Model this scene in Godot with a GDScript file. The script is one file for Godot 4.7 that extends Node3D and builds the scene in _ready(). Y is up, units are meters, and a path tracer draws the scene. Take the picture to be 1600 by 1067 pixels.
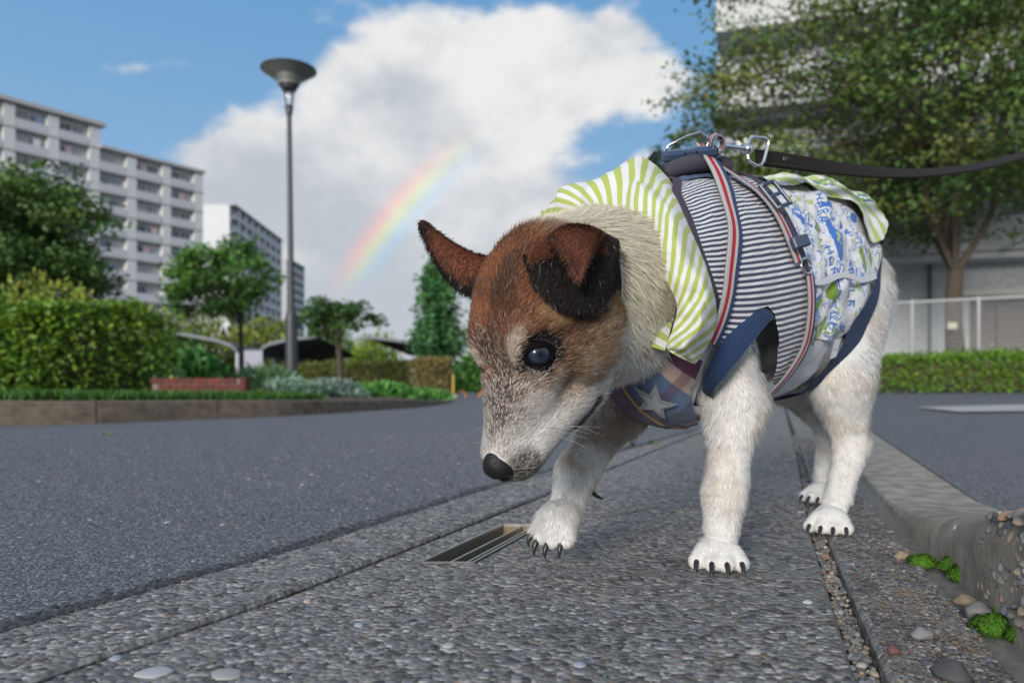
extends Node3D
# A terrier in a striped hooded shirt walking over a pavement, housing blocks and a rainbow behind.

const EYE := 0.17          # height of the lens above the pavement
const F := 1150.0          # focal length in photograph pixels
var rng := RandomNumberGenerator.new()
var noise := FastNoiseLite.new()
var taken := {}
var mats := {}

# ---------------------------------------------------------------- mesh builder
class MB:
	var v := PackedVector3Array()
	var n := PackedVector3Array()
	var c := PackedColorArray()
	var t := PackedVector2Array()
	var ix := PackedInt32Array()
	var col := Color.WHITE
	func vert(p: Vector3, nn: Vector3, uv := Vector2.ZERO) -> int:
		v.append(p); n.append(nn); c.append(col); t.append(uv)
		return v.size() - 1
	func tri(a: int, b: int, d: int) -> void:      # counter-clockwise seen from outside
		ix.append(a); ix.append(d); ix.append(b)
	func face(p: Array) -> void:                   # flat polygon, counter-clockwise from outside
		var nn: Vector3 = (p[1] - p[0]).cross(p[2] - p[0]).normalized()
		var k := v.size()
		for q in p:
			vert(q, nn, Vector2(q.x + q.z * 0.37, q.y))
		for i in range(1, p.size() - 1):
			tri(k, k + i, k + i + 1)
	func quad_uv(a: Vector3, b: Vector3, d: Vector3, e: Vector3, uv: Rect2) -> void:
		var nn := (b - a).cross(d - a).normalized()
		var k := vert(a, nn, Vector2(uv.position.x, uv.end.y))
		vert(b, nn, uv.end); vert(d, nn, Vector2(uv.end.x, uv.position.y)); vert(e, nn, uv.position)
		tri(k, k + 1, k + 2); tri(k, k + 2, k + 3)
	func box(lo: Vector3, hi: Vector3, x := Transform3D()) -> void:
		var p := []
		for i in 8:
			p.append(x * Vector3(hi.x if i & 1 else lo.x, hi.y if i & 2 else lo.y, hi.z if i & 4 else lo.z))
		for f in [[0, 2, 3, 1], [4, 5, 7, 6], [0, 1, 5, 4], [2, 6, 7, 3], [0, 4, 6, 2], [1, 3, 7, 5]]:
			face([p[f[0]], p[f[1]], p[f[2]], p[f[3]]])
	func bbox(lo: Vector3, hi: Vector3, b: float, x := Transform3D()) -> void:   # box with chamfered edges
		var q := []
		for i in 8:
			var s := Vector3(1 if i & 1 else -1, 1 if i & 2 else -1, 1 if i & 4 else -1)
			var k := Vector3(hi.x if i & 1 else lo.x, hi.y if i & 2 else lo.y, hi.z if i & 4 else lo.z)
			q.append([x * (k - Vector3(0, s.y, s.z) * b), x * (k - Vector3(s.x, 0, s.z) * b), x * (k - Vector3(s.x, s.y, 0) * b)])
		var mid := x * ((lo + hi) / 2)
		var faces := []
		for ax in 3:
			for sd in 2:
				var ids := []
				for i in 8:
					if ((i >> ax) & 1) == sd:
						ids.append(i)
				faces.append([q[ids[0]][ax], q[ids[1]][ax], q[ids[3]][ax], q[ids[2]][ax]])
			for i in 8:
				if ((i >> ax) & 1) == 0:
					var j := i | (1 << ax)
					var a1 := (ax + 1) % 3
					var a2 := (ax + 2) % 3
					faces.append([q[i][a1], q[j][a1], q[j][a2], q[i][a2]])
		for i in 8:
			faces.append([q[i][0], q[i][1], q[i][2]])
		for f in faces:
			var nn: Vector3 = (f[1] - f[0]).cross(f[2] - f[0])
			if nn.dot(f[0] - mid) < 0:
				f.reverse()
			face(f)
	func tube(path: PackedVector3Array, rad: PackedFloat32Array, seg := 8, caps := true) -> void:
		var m := path.size()
		var up := Vector3.UP
		var first := v.size()
		for i in m:
			var d := (path[mini(i + 1, m - 1)] - path[maxi(i - 1, 0)]).normalized()
			var s := up - d * up.dot(d)
			if s.length() < 0.05:
				s = Vector3.RIGHT - d * d.x
			s = s.normalized()
			up = s
			var b := d.cross(s)
			for j in seg:
				var a := TAU * j / seg
				var o := s * cos(a) + b * sin(a)
				vert(path[i] + o * rad[i], o, Vector2(float(j) / seg, i))
		for i in m - 1:
			for j in seg:
				var k := (j + 1) % seg
				var a := first + i * seg + j
				var b := first + i * seg + k
				tri(a, b, b + seg); tri(a, b + seg, a + seg)
		if caps:
			for e in 2:
				var at0 := first if e == 0 else first + (m - 1) * seg
				var d := (path[0] - path[1]).normalized() if e == 0 else (path[m - 1] - path[m - 2]).normalized()
				var mid := vert(path[0] if e == 0 else path[m - 1], d)
				for j in seg:
					if e == 0:
						tri(mid, at0 + (j + 1) % seg, at0 + j)
					else:
						tri(mid, at0 + j, at0 + (j + 1) % seg)
	func lathe(prof: Array, at0 := Vector3.ZERO, seg := 24) -> void:    # prof: Vector2(radius, height) upwards along the outside
		var first := v.size()
		for i in prof.size():
			var d: Vector2 = (prof[mini(i + 1, prof.size() - 1)] - prof[maxi(i - 1, 0)]).normalized()
			for j in seg:
				var a := TAU * j / seg
				vert(at0 + Vector3(cos(a) * prof[i].x, prof[i].y, -sin(a) * prof[i].x), Vector3(cos(a) * d.y, -d.x, -sin(a) * d.y), Vector2(float(j) / seg, float(i)))
		for i in prof.size() - 1:
			for j in seg:
				var k := (j + 1) % seg
				tri(first + i * seg + j, first + i * seg + k, first + (i + 1) * seg + k)
				tri(first + i * seg + j, first + (i + 1) * seg + k, first + (i + 1) * seg + j)
	func ball(at0: Vector3, r: Vector3, x := Basis(), seg := 12, rings := 8) -> void:
		var first := v.size()
		for i in rings + 1:
			var e := PI * i / rings
			for j in seg:
				var a := TAU * j / seg
				var o := Vector3(sin(e) * cos(a), cos(e), -sin(e) * sin(a))
				vert(at0 + x * (o * r), (x * (o / r)).normalized(), Vector2(float(j) / seg, float(i) / rings))
		for i in rings:
			for j in seg:
				var k := (j + 1) % seg
				tri(first + i * seg + j, first + (i + 1) * seg + j, first + (i + 1) * seg + k)
				tri(first + i * seg + j, first + (i + 1) * seg + k, first + i * seg + k)
	func mesh() -> ArrayMesh:
		var a := []
		a.resize(Mesh.ARRAY_MAX)
		a[Mesh.ARRAY_VERTEX] = v; a[Mesh.ARRAY_NORMAL] = n; a[Mesh.ARRAY_COLOR] = c
		a[Mesh.ARRAY_TEX_UV] = t; a[Mesh.ARRAY_INDEX] = ix
		var m := ArrayMesh.new()
		m.add_surface_from_arrays(Mesh.PRIMITIVE_TRIANGLES, a)
		return m

func numbered(s: String) -> String:
	var k: int = taken.get(s, 0)
	taken[s] = k + 1
	return s if k == 0 else "%s_%03d" % [s, k]

func put(called: String, mb: MB, m: Material, parent: Node3D = null) -> MeshInstance3D:
	var o := MeshInstance3D.new()
	o.mesh = mb.mesh()
	o.material_override = m
	if parent == null:
		o.name = numbered(called)
		add_child(o)
	else:
		o.name = called
		parent.add_child(o, true)
	return o

func share(called: String, mesh: Mesh, m: Material, parent: Node3D, x := Transform3D()) -> MeshInstance3D:
	var o := MeshInstance3D.new()
	o.mesh = mesh; o.material_override = m; o.name = called; o.transform = x
	parent.add_child(o, true)
	return o

func thing(called: String, label: String, category: String, at0 := Vector3.ZERO, turn := 0.0, group := "") -> Node3D:
	var o := Node3D.new()
	o.name = numbered(called)
	add_child(o)
	o.position = at0; o.rotation.y = turn
	tag(o, label, category, group)
	return o

func tag(o: Node3D, label: String, category: String, group := "") -> Node3D:
	o.set_meta("label", label); o.set_meta("category", category)
	if group:
		o.set_meta("group", group)
	return o

func setting(o: Node3D) -> Node3D:
	o.set_meta("kind", "structure")
	return o

func structure(called: String) -> Node3D:
	var o := Node3D.new()
	o.name = numbered(called)
	add_child(o)
	return setting(o)

func at(px: float, py: float, d: float) -> Vector3:       # a sight line's point at distance d in front of the lens
	return Vector3((px - 800.0) * d / F, EYE - (py - 600.0) * d / F, -d)

func lin(r: float, g: float, b: float) -> Color:
	return Color(r, g, b).linear_to_srgb()

func mat(called: String, col: Color, rough := 0.85, metal := 0.0) -> StandardMaterial3D:
	if mats.has(called):
		return mats[called]
	var m := StandardMaterial3D.new()
	m.resource_name = called
	m.albedo_color = Color(col.r, col.g, col.b).linear_to_srgb()
	m.roughness = rough; m.metallic = metal
	mats[called] = m
	return m

func vmat(called: String, rough := 0.85) -> StandardMaterial3D:       # colour comes from the vertices
	var m := mat(called, Color.WHITE, rough)
	m.vertex_color_use_as_albedo = true
	return m

func noise_tex(freq: float, kind: int, octaves: int, ramp: Array, seed0 := 1, size := 512, normal := false, bump := 4.0) -> NoiseTexture2D:
	var f := FastNoiseLite.new()
	f.noise_type = kind as FastNoiseLite.NoiseType
	f.frequency = freq; f.fractal_octaves = octaves; f.seed = seed0
	if kind == FastNoiseLite.TYPE_CELLULAR:
		f.cellular_return_type = FastNoiseLite.RETURN_CELL_VALUE if octaves == 0 else FastNoiseLite.RETURN_DISTANCE
		f.fractal_type = FastNoiseLite.FRACTAL_NONE
	var t := NoiseTexture2D.new()
	t.width = size; t.height = size; t.seamless = true; t.noise = f
	t.as_normal_map = normal; t.bump_strength = bump
	if ramp.size() > 0:
		var g := Gradient.new()
		g.offsets = PackedFloat32Array(); g.colors = PackedColorArray()
		var offs := PackedFloat32Array()
		var cols := PackedColorArray()
		for r in ramp:
			offs.append(r[0]); cols.append(r[1].linear_to_srgb())
		g.offsets = offs; g.colors = cols
		t.color_ramp = g
	return t

func triplanar(m: StandardMaterial3D, scale: float, world := true) -> StandardMaterial3D:
	m.uv1_triplanar = true; m.uv1_world_triplanar = world
	m.uv1_scale = Vector3.ONE * scale
	return m

func lerp_table(tab: Array, d: float) -> float:        # piecewise linear, [[d, x], ...]
	if d <= tab[0][0]:
		var s: float = (tab[1][1] - tab[0][1]) / (tab[1][0] - tab[0][0])
		return tab[0][1] + s * (d - tab[0][0])
	for i in tab.size() - 1:
		if d <= tab[i + 1][0] or i == tab.size() - 2:
			var k: float = (d - tab[i][0]) / (tab[i + 1][0] - tab[i][0])
			return lerpf(tab[i][1], tab[i + 1][1], k)
	return 0.0

func rn(a: float, b: float) -> float:
	return rng.randf_range(a, b)

# ---------------------------------------------------------------- camera, sky, sun
func make_camera() -> void:
	var cam := Camera3D.new()
	cam.name = "camera"
	var at_ := CameraAttributesPhysical.new()
	at_.frustum_focal_length = 26.0
	at_.exposure_aperture = 7.2
	at_.frustum_focus_distance = 0.585
	at_.frustum_near = 0.05
	at_.frustum_far = 900.0
	cam.attributes = at_
	cam.projection = Camera3D.PROJECTION_FRUSTUM
	cam.near = 0.05
	cam.far = 900.0
	cam.size = 0.05 * 1067.0 / F
	cam.frustum_offset = Vector2(0, 0.05 * (600.0 - 533.5) / F)      # a shift lens: verticals stay upright
	cam.position = Vector3(0, EYE, 0)
	add_child(cam)
	cam.current = true

func sky_picture() -> Image:
	var w := 3072
	var h := 1536
	var im := Image.create(w, h, false, Image.FORMAT_RGBF)
	im.fill(Color(0.34, 0.36, 0.38))
	var n1 := FastNoiseLite.new()
	n1.noise_type = FastNoiseLite.TYPE_SIMPLEX_SMOOTH; n1.frequency = 1.0; n1.fractal_octaves = 8; n1.fractal_gain = 0.58; n1.seed = 11
	var n2 := FastNoiseLite.new()
	n2.noise_type = FastNoiseLite.TYPE_SIMPLEX_SMOOTH; n2.frequency = 1.0; n2.fractal_octaves = 4; n2.seed = 5
	var a0 := deg_to_rad(23.3)
	var e0 := deg_to_rad(-13.8)
	var anti := Vector3(cos(e0) * sin(a0), sin(e0), -cos(e0) * cos(a0))
	# cloud masses: azimuth and height as tangents, radii, weight
	var masses := [[-0.115, 0.375, 0.185, 0.155, 1.0], [0.05, 0.435, 0.17, 0.085, 1.0], [0.14, 0.475, 0.08, 0.045, 0.75], [-0.30, 0.27, 0.19, 0.10, 1.0], [-0.17, 0.20, 0.30, 0.16, 1.0], [-0.46, 0.24, 0.10, 0.07, 0.5], [-0.05, 0.02, 1.2, 0.13, 1.1],
		[0.22, 0.29, 0.055, 0.022, 0.45], [0.20, 0.42, 0.06, 0.012, 0.3], [-0.52, 0.43, 0.08, 0.012, 0.25]]
	# fine where the lens looks, in blocks of four elsewhere
	for by in range(0, h / 2 + 4, 4):
		for bx in range(0, w, 4):
			var az := TAU * (bx + 2.0) / w               # 0 looks along -z, growing to the right
			var el := PI * (0.5 - (by + 2.0) / h)
			var off := absf(wrapf(az, -PI, PI))
			if off > 0.75 or el > 0.75:
				im.fill_rect(Rect2i(bx, by, 4, 4), sky_at(az, el, n1, n2, masses, anti))
				continue
			for y in range(by, by + 4):
				for x in range(bx, bx + 4):
					im.set_pixel(x, y, sky_at(TAU * (x + 0.5) / w, PI * (0.5 - (y + 0.5) / h), n1, n2, masses, anti))
	return im

func sky_at(az: float, el: float, n1: FastNoiseLite, n2: FastNoiseLite, masses: Array, anti: Vector3) -> Color:
	var dir := Vector3(cos(el) * sin(az), sin(el), -cos(el) * cos(az))
	var q := Vector3(dir.x, dir.y * 1.6, dir.z)
	var fb := n1.get_noise_3dv(q * 3.2)
	var soft := n2.get_noise_3dv(q * 1.35 + Vector3(9, 2, 4))
	var wild := soft * 1.7 + 0.32 - 0.35 * smoothstep(0.5, 1.0, dir.y)
	var front := smoothstep(0.35, 0.65, -dir.z / maxf(0.001, sqrt(dir.x * dir.x + dir.z * dir.z)))
	front *= smoothstep(0.95, 0.70, dir.y / maxf(0.05, -dir.z)) if dir.z < 0.0 else 0.0
	var d := wild
	if front > 0.0:
		var u := dir.x / -dir.z
		var t := dir.y / -dir.z
		var own := -0.42
		for m in masses:
			var ex: float = (u - m[0]) / m[2]
			var ey: float = (t - m[1]) / m[3]
			own = maxf(own, m[4] * (1.15 - sqrt(ex * ex + ey * ey)) * 0.9)
		d = lerpf(wild, own, front)
	d += fb * 0.70
	var cover := smoothstep(-0.05, 0.26, d)
	var s := clampf(dir.y, 0.0, 1.0)
	var blue := Color(0.275, 0.465, 0.69).lerp(Color(0.135, 0.325, 0.595), smoothstep(0.10, 0.55, s))
	blue = Color(0.44, 0.54, 0.64).lerp(blue, smoothstep(0.0, 0.16, s))
	var lit := clampf(0.50 + fb * 1.25 + (s - 0.29) * 2.8 - maxf(0.0, d - 0.55) * 0.35, 0.0, 1.0)
	var white := Color(0.51, 0.55, 0.60).lerp(Color(0.86, 0.845, 0.83), lit * lit * (3.0 - 2.0 * lit))
	var c := blue.lerp(white, cover * 0.97)
	# the bow: 42 degrees round the point opposite the sun
	var ang := rad_to_deg(acos(clampf(dir.dot(anti), -1.0, 1.0)))
	if ang > 37.0 and ang < 46.0:
		var along := smoothstep(0.10, 0.19, s) * smoothstep(0.345, 0.235, s) * (1.0 if dir.x < 0.06 else 0.0)
		var r := exp(-pow((ang - 42.15) / 0.62, 2.0))
		var g := exp(-pow((ang - 41.45) / 0.58, 2.0))
		var b := exp(-pow((ang - 40.55) / 0.62, 2.0))
		c.r += (r * 0.22 + g * 0.08 - b * 0.04) * along
		c.g += (g * 0.145 - r * 0.035 + b * 0.04) * along
		c.b += (b * 0.125 - g * 0.075 - r * 0.05) * along
	return c * 0.90

func make_light() -> void:
	var env := Environment.new()
	env.background_mode = Environment.BG_SKY
	env.tonemap_mode = Environment.TONE_MAPPER_LINEAR
	env.tonemap_exposure = 1.15
	env.sdfgi_enabled = true
	env.ssao_enabled = true
	env.ssil_enabled = true
	var sm := PanoramaSkyMaterial.new()
	sm.panorama = ImageTexture.create_from_image(sky_picture())
	var sk := Sky.new()
	sk.sky_material = sm
	env.sky = sk
	var we := WorldEnvironment.new()
	we.name = "world_environment"
	we.environment = env
	add_child(we)
	# a low sun behind the lens, veiled by cloud: opposite the centre of the bow
	var sun := DirectionalLight3D.new()
	sun.name = "sun"
	sun.light_color = Color(1.0, 0.97, 0.93)
	sun.light_energy = 1.0
	sun.light_angular_distance = 16.0
	sun.shadow_enabled = true
	add_child(sun)
	var a0 := deg_to_rad(23.3)
	var e0 := deg_to_rad(-16.0)
	sun.look_at_from_position(Vector3.ZERO, Vector3(cos(e0) * sin(a0), sin(e0), -cos(e0) * cos(a0)))

# ---------------------------------------------------------------- pavement, roads, kerbs: lines as [distance, x]
var T_EDGE := [[0.20, -0.475], [0.508, -0.353], [0.798, -0.208], [1.222, -0.032], [2.44, 0.552], [5.0, 1.75], [9.0, 3.5]]
var T_SEAM := [[0.20, -0.365], [0.425, -0.2735], [0.5836, -0.1878], [0.80, -0.092], [1.185, 0.072], [2.715, 0.715], [5.0, 1.72], [9.0, 3.6]]
var T_GROOVE := [[0.20, 0.125], [0.4186, 0.1966], [0.798, 0.326], [1.955, 0.753], [3.91, 1.46], [9.0, 3.3]]
var T_KERB := [[0.20, 0.245], [0.489, 0.336], [0.698, 0.412], [0.8146, 0.448], [1.396, 0.6617], [3.91, 1.56], [9.0, 3.5]]
var T_KERB_H := [[0.20, 0.13], [0.45, 0.092], [0.5255, 0.077], [0.587, 0.065], [0.77, 0.031], [0.90, 0.014], [1.03, 0.005], [1.4, 0.004], [9.0, 0.004]]
var T_KERB_W := [[0.20, 0.12], [0.80, 0.125], [1.4, 0.14], [2.6, 0.18], [4.0, 0.2], [9.0, 0.2]]
const SLOT := [[0.698, -0.088, -0.0364], [0.8886, -0.0116, 0.0386]]     # the drain opening: distance, left x, right x

func slot_x(d: float, side: int) -> float:
	var k: float = (d - SLOT[0][0]) / (SLOT[1][0] - SLOT[0][0])
	return lerpf(SLOT[0][side], SLOT[1][side], k)

# a flat stone between two lines, with bevelled rims and side walls
func strip(mb: MB, xa: Callable, xb: Callable, d0: float, d1: float, y: float, deep: float, rim := 0.003) -> void:
	var n := maxi(2, int(ceil((d1 - d0) / 0.05)))
	var rows := []
	for i in n + 1:
		var d := lerpf(d0, d1, float(i) / n)
		var a: float = xa.call(d)
		var b: float = xb.call(d)
		var yy := y
		rows.append([Vector3(a, yy - deep, -d), Vector3(a, yy - rim, -d), Vector3(a + rim, yy, -d), Vector3(b - rim, yy, -d), Vector3(b, yy - rim, -d), Vector3(b, yy - deep, -d)])
	for i in n:
		for j in 5:
			mb.face([rows[i][j], rows[i][j + 1], rows[i + 1][j + 1], rows[i + 1][j]])
	for e in [0, n]:
		var r: Array = rows[e]
		var f := [r[0], r[5], r[3], r[2]] if e == 0 else [r[5], r[0], r[2], r[3]]
		mb.face(f)

func surface_materials() -> void:
	# exposed aggregate beyond the built pebbles: grain of many stones
	var stones := [[0.0, Color(0.055, 0.052, 0.05)], [0.2, Color(0.12, 0.115, 0.11)], [0.42, Color(0.20, 0.19, 0.175)], [0.62, Color(0.17, 0.18, 0.19)], [0.82, Color(0.30, 0.28, 0.25)], [1.0, Color(0.42, 0.41, 0.40)]]
	var m := triplanar(mat("aggregate concrete", Color(0.92, 0.92, 0.95), 0.8), 2.2)
	m.albedo_texture = noise_tex(0.085, FastNoiseLite.TYPE_CELLULAR, 0, stones, 3, 1024)
	m.heightmap_enabled = true
	m.heightmap_texture = noise_tex(0.085, FastNoiseLite.TYPE_CELLULAR, 1, [], 3, 1024)
	m.heightmap_scale = -0.25
	var p := triplanar(mat("mortar", Color(0.06, 0.055, 0.05), 0.95), 6.0)
	p.heightmap_enabled = true
	p.heightmap_texture = noise_tex(0.05, FastNoiseLite.TYPE_SIMPLEX, 4, [], 8)
	p.heightmap_scale = 0.3
	var tar := [[0.0, Color(0.05, 0.051, 0.054)], [0.35, Color(0.09, 0.093, 0.10)], [0.6, Color(0.12, 0.125, 0.135)], [0.82, Color(0.16, 0.165, 0.178)], [0.95, Color(0.22, 0.22, 0.23)], [1.0, Color(0.30, 0.29, 0.28)]]
	var a := triplanar(mat("asphalt", Color(1.0, 1.04, 1.11), 0.72), 2.6)
	a.albedo_texture = noise_tex(0.11, FastNoiseLite.TYPE_CELLULAR, 0, tar, 6, 1024)
	a.heightmap_enabled = true
	a.heightmap_texture = noise_tex(0.11, FastNoiseLite.TYPE_CELLULAR, 1, [], 6, 1024)
	a.heightmap_scale = -0.22
	var k := triplanar(mat("kerb concrete", Color(0.36, 0.345, 0.32), 0.9), 3.0)
	k.albedo_texture = noise_tex(0.012, FastNoiseLite.TYPE_SIMPLEX, 5, [[0.0, Color(0.42, 0.37, 0.32)], [0.5, Color(0.75, 0.71, 0.66)], [1.0, Color(1, 1, 0.97)]], 21)
	k.heightmap_enabled = true
	k.heightmap_texture = noise_tex(0.06, FastNoiseLite.TYPE_SIMPLEX, 4, [], 22)
	k.heightmap_scale = 0.08
	var s := triplanar(mat("soil", Color(0.09, 0.06, 0.04), 1.0), 1.5)
	s.albedo_texture = noise_tex(0.03, FastNoiseLite.TYPE_SIMPLEX, 5, [[0.0, Color(0.4, 0.4, 0.4)], [1.0, Color(1, 1, 1)]], 31)

func pebble_mesh() -> ArrayMesh:
	var mb := MB.new()
	mb.ball(Vector3.ZERO, Vector3(1, 1, 1), Basis(), 9, 5)
	for i in mb.v.size():
		var k := 1.0 + 0.16 * sin(mb.v[i].x * 3.1 + 1.0) + 0.12 * cos(mb.v[i].z * 3.7)
		mb.v[i] = mb.v[i] * k
	return mb.mesh()

func stone_mesh() -> ArrayMesh:
	var mb := MB.new()
	mb.ball(Vector3.ZERO, Vector3.ONE, Basis(), 11, 8)
	for i in mb.v.size():
		var q := mb.v[i]
		mb.v[i] = q * (1.0 + 0.55 * noise.get_noise_3dv(q * 75.0))
	smooth_normals(mb)
	return mb.mesh()

func scatter(called: String, parent: Node3D, spots: Array, m: Material) -> void:     # spots: [Transform3D, Color]
	var mm := MultiMesh.new()
	mm.transform_format = MultiMesh.TRANSFORM_3D
	mm.use_colors = true
	mm.mesh = mats["pebble mesh"]
	mm.instance_count = spots.size()
	for i in spots.size():
		mm.set_instance_transform(i, spots[i][0])
		mm.set_instance_color(i, spots[i][1])
	var o := MultiMeshInstance3D.new()
	o.multimesh = mm
	o.material_override = m
	o.name = called
	o.set_meta("kind", "stuff")
	parent.add_child(o, true)

func stone_colour() -> Color:
	var k := rng.randf()
	var b := rn(0.7, 1.25)
	var c := Color(0.165, 0.155, 0.145)
	if k < 0.16: c = Color(0.25, 0.205, 0.155)
	elif k < 0.32: c = Color(0.155, 0.17, 0.20)
	elif k < 0.42: c = Color(0.29, 0.285, 0.275)
	elif k < 0.52: c = Color(0.085, 0.083, 0.085)
	elif k < 0.57: c = Color(0.26, 0.15, 0.105)
	elif k < 0.60: c = Color(0.42, 0.41, 0.39)
	return Color(c.r * b, c.g * b, c.b * b)

# patches of dirt and damp that lie over the slabs
func worn(c: Color, x: float, d: float) -> Color:
	var k := noise.get_noise_2d(x * 900.0, d * 700.0) + 0.5 * noise.get_noise_2d(x * 3600.0 + 70.0, d * 2900.0)
	var damp := smoothstep(0.10, 0.34, k)
	var rust := smoothstep(0.30, 0.42, noise.get_noise_2d(x * 2600.0 + 300.0, d * 2000.0 + 90.0))
	var o := c.lerp(Color(c.r * 0.55, c.g * 0.55, c.b * 0.57), damp * 0.8)
	return o.lerp(Color(0.20, 0.125, 0.06), rust * 0.45)

func pebble_at(x: float, y: float, d: float, r: float, flat: float) -> Transform3D:
	var b := Basis(Vector3.UP, rn(0, TAU)) * Basis(Vector3(1, 0, 0), rn(-0.13, 0.13))
	b = b * Basis.from_scale(Vector3(r * rn(0.8, 1.45), r * flat, r * rn(0.65, 1.0)))
	return Transform3D(b, Vector3(x, y, -d))

func make_ground() -> void:
	surface_materials()
	mats["pebble mesh"] = pebble_mesh()
	mats["stone mesh"] = stone_mesh()
	var agg: Material = mats["aggregate concrete"]
	var mortar: Material = mats["mortar"]
	# terrain under everything
	var mb := MB.new()
	mb.face([Vector3(-700, -0.05, 60), Vector3(700, -0.05, 60), Vector3(700, -0.05, -880), Vector3(-700, -0.05, -880)])
	setting(put("ground", mb, mats["soil"]))
	# road: one sheet from the pavement's edge across to the planted bed and on
	mb = MB.new()
	var n := 60
	for i in n:
		var d0 := -0.6 + 46.0 * pow(float(i) / n, 2.2)
		var d1 := -0.6 + 46.0 * pow(float(i + 1) / n, 2.2)
		var a0 := lerp_table(T_EDGE, maxf(d0, 0.2)) if d0 < 9 else 40.0
		var a1 := lerp_table(T_EDGE, maxf(d1, 0.2)) if d0 < 9 else 40.0
		mb.face([Vector3(-30, -0.002, -d0), Vector3(a0 + 0.004, -0.002, -d0), Vector3(a1 + 0.004, -0.002, -d1), Vector3(-30, -0.002, -d1)])
	var road := setting(put("road", mb, mats["asphalt"]))
	# bedding under the slabs
	var pave := structure("pavement")
	mb = MB.new()
	for i in 40:
		var d0 := -0.6 + 9.4 * i / 40.0
		var d1 := -0.6 + 9.4 * (i + 1) / 40.0
		mb.face([Vector3(lerp_table(T_EDGE, d0), -0.0065, -d0), Vector3(lerp_table(T_SEAM, d0) + 0.01, -0.0065, -d0), Vector3(lerp_table(T_SEAM, d1) + 0.01, -0.0065, -d1), Vector3(lerp_table(T_EDGE, d1), -0.0065, -d1)])
		mb.face([Vector3(lerp_table(T_GROOVE, d0) - 0.02, -0.016, -d0), Vector3(lerp_table(T_KERB, d0) + 0.02, -0.016, -d0), Vector3(lerp_table(T_KERB, d1) + 0.02, -0.016, -d1), Vector3(lerp_table(T_GROOVE, d1) - 0.02, -0.016, -d1)])
	mb.face([Vector3(lerp_table(T_SEAM, 0.966), -0.0035, -0.966), Vector3(lerp_table(T_GROOVE, 0.966), -0.0035, -0.966), Vector3(lerp_table(T_GROOVE, 0.988), -0.0035, -0.988), Vector3(lerp_table(T_SEAM, 0.988), -0.0035, -0.988)])
	put("bedding", mb, mortar, pave)
	# edge strip along the road, cut in lengths
	var cuts := [-0.6, 0.35, 1.55, 2.75, 3.95, 5.15, 6.35, 7.55, 8.8]
	for i in cuts.size() - 1:
		mb = MB.new()
		strip(mb, func(d): return lerp_table(T_EDGE, d) + 0.006, func(d): return lerp_table(T_SEAM, d) - 0.006, cuts[i] + 0.002, cuts[i + 1] - 0.002, 0.0, 0.03)
		put("edging_slab", mb, agg, pave)
	# main slabs, the first with the drain's opening
	var seam := func(d): return lerp_table(T_SEAM, d) + 0.006
	var groove := func(d): return lerp_table(T_GROOVE, d)
	mb = MB.new()
	strip(mb, seam, groove, -0.6, SLOT[0][0], 0.0, 0.03)
	strip(mb, seam, func(d): return slot_x(d, 1), SLOT[0][0], SLOT[1][0], 0.0, 0.03)
	strip(mb, func(d): return slot_x(d, 2), groove, SLOT[0][0], SLOT[1][0], 0.0, 0.03)
	strip(mb, seam, groove, SLOT[1][0], 0.972, 0.0, 0.03)
	put("paving_slab", mb, agg, pave)
	var cuts2 := [0.981, 2.2, 3.6, 5.2, 7.0, 8.8]
	for i in cuts2.size() - 1:
		mb = MB.new()
		strip(mb, seam, groove, cuts2[i] + 0.002, cuts2[i + 1] - 0.002, 0.0, 0.03)
		put("paving_slab", mb, agg, pave)
	# gutter slabs between the filled joint and the kerb
	var cuts3 := [-0.6, 1.03, 2.3, 3.6, 5.2, 7.0, 8.8]
	for i in cuts3.size() - 1:
		mb = MB.new()
		strip(mb, func(d): return lerp_table(T_GROOVE, d) + 0.021 / (1.0 + 0.15 * d), func(d): return lerp_table(T_KERB, d) - 0.022, cuts3[i] + 0.002, cuts3[i + 1] - 0.002, -0.001, 0.03)
		put("gutter_slab", mb, agg, pave)
	# smooth cement fillet at the foot of the kerb
	mb = MB.new()
	for i in 60:
		var d0 := -0.6 + 6.0 * i / 60.0
		var d1 := d0 + 0.1
		mb.face([Vector3(lerp_table(T_KERB, d0) - 0.0205, -0.0065, -d0), Vector3(lerp_table(T_KERB, d0) + 0.01, -0.003, -d0), Vector3(lerp_table(T_KERB, d1) + 0.01, -0.003, -d1), Vector3(lerp_table(T_KERB, d1) - 0.0205, -0.0065, -d1)])
	var cem := triplanar(mat("cement", Color(0.19, 0.185, 0.18), 0.85), 4.0)
	cem.albedo_texture = noise_tex(0.03, FastNoiseLite.TYPE_SIMPLEX, 5, [[0.0, Color(0.5, 0.5, 0.5)], [1.0, Color(1.1, 1.08, 1.05)]], 33)
	put("cement_joint", mb, cem, pave)
	# pebbles of the exposed aggregate, standing a little proud of the mortar
	rng.seed = 71
	var pm := vmat("pebbles", 0.62)
	var spots := []
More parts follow.
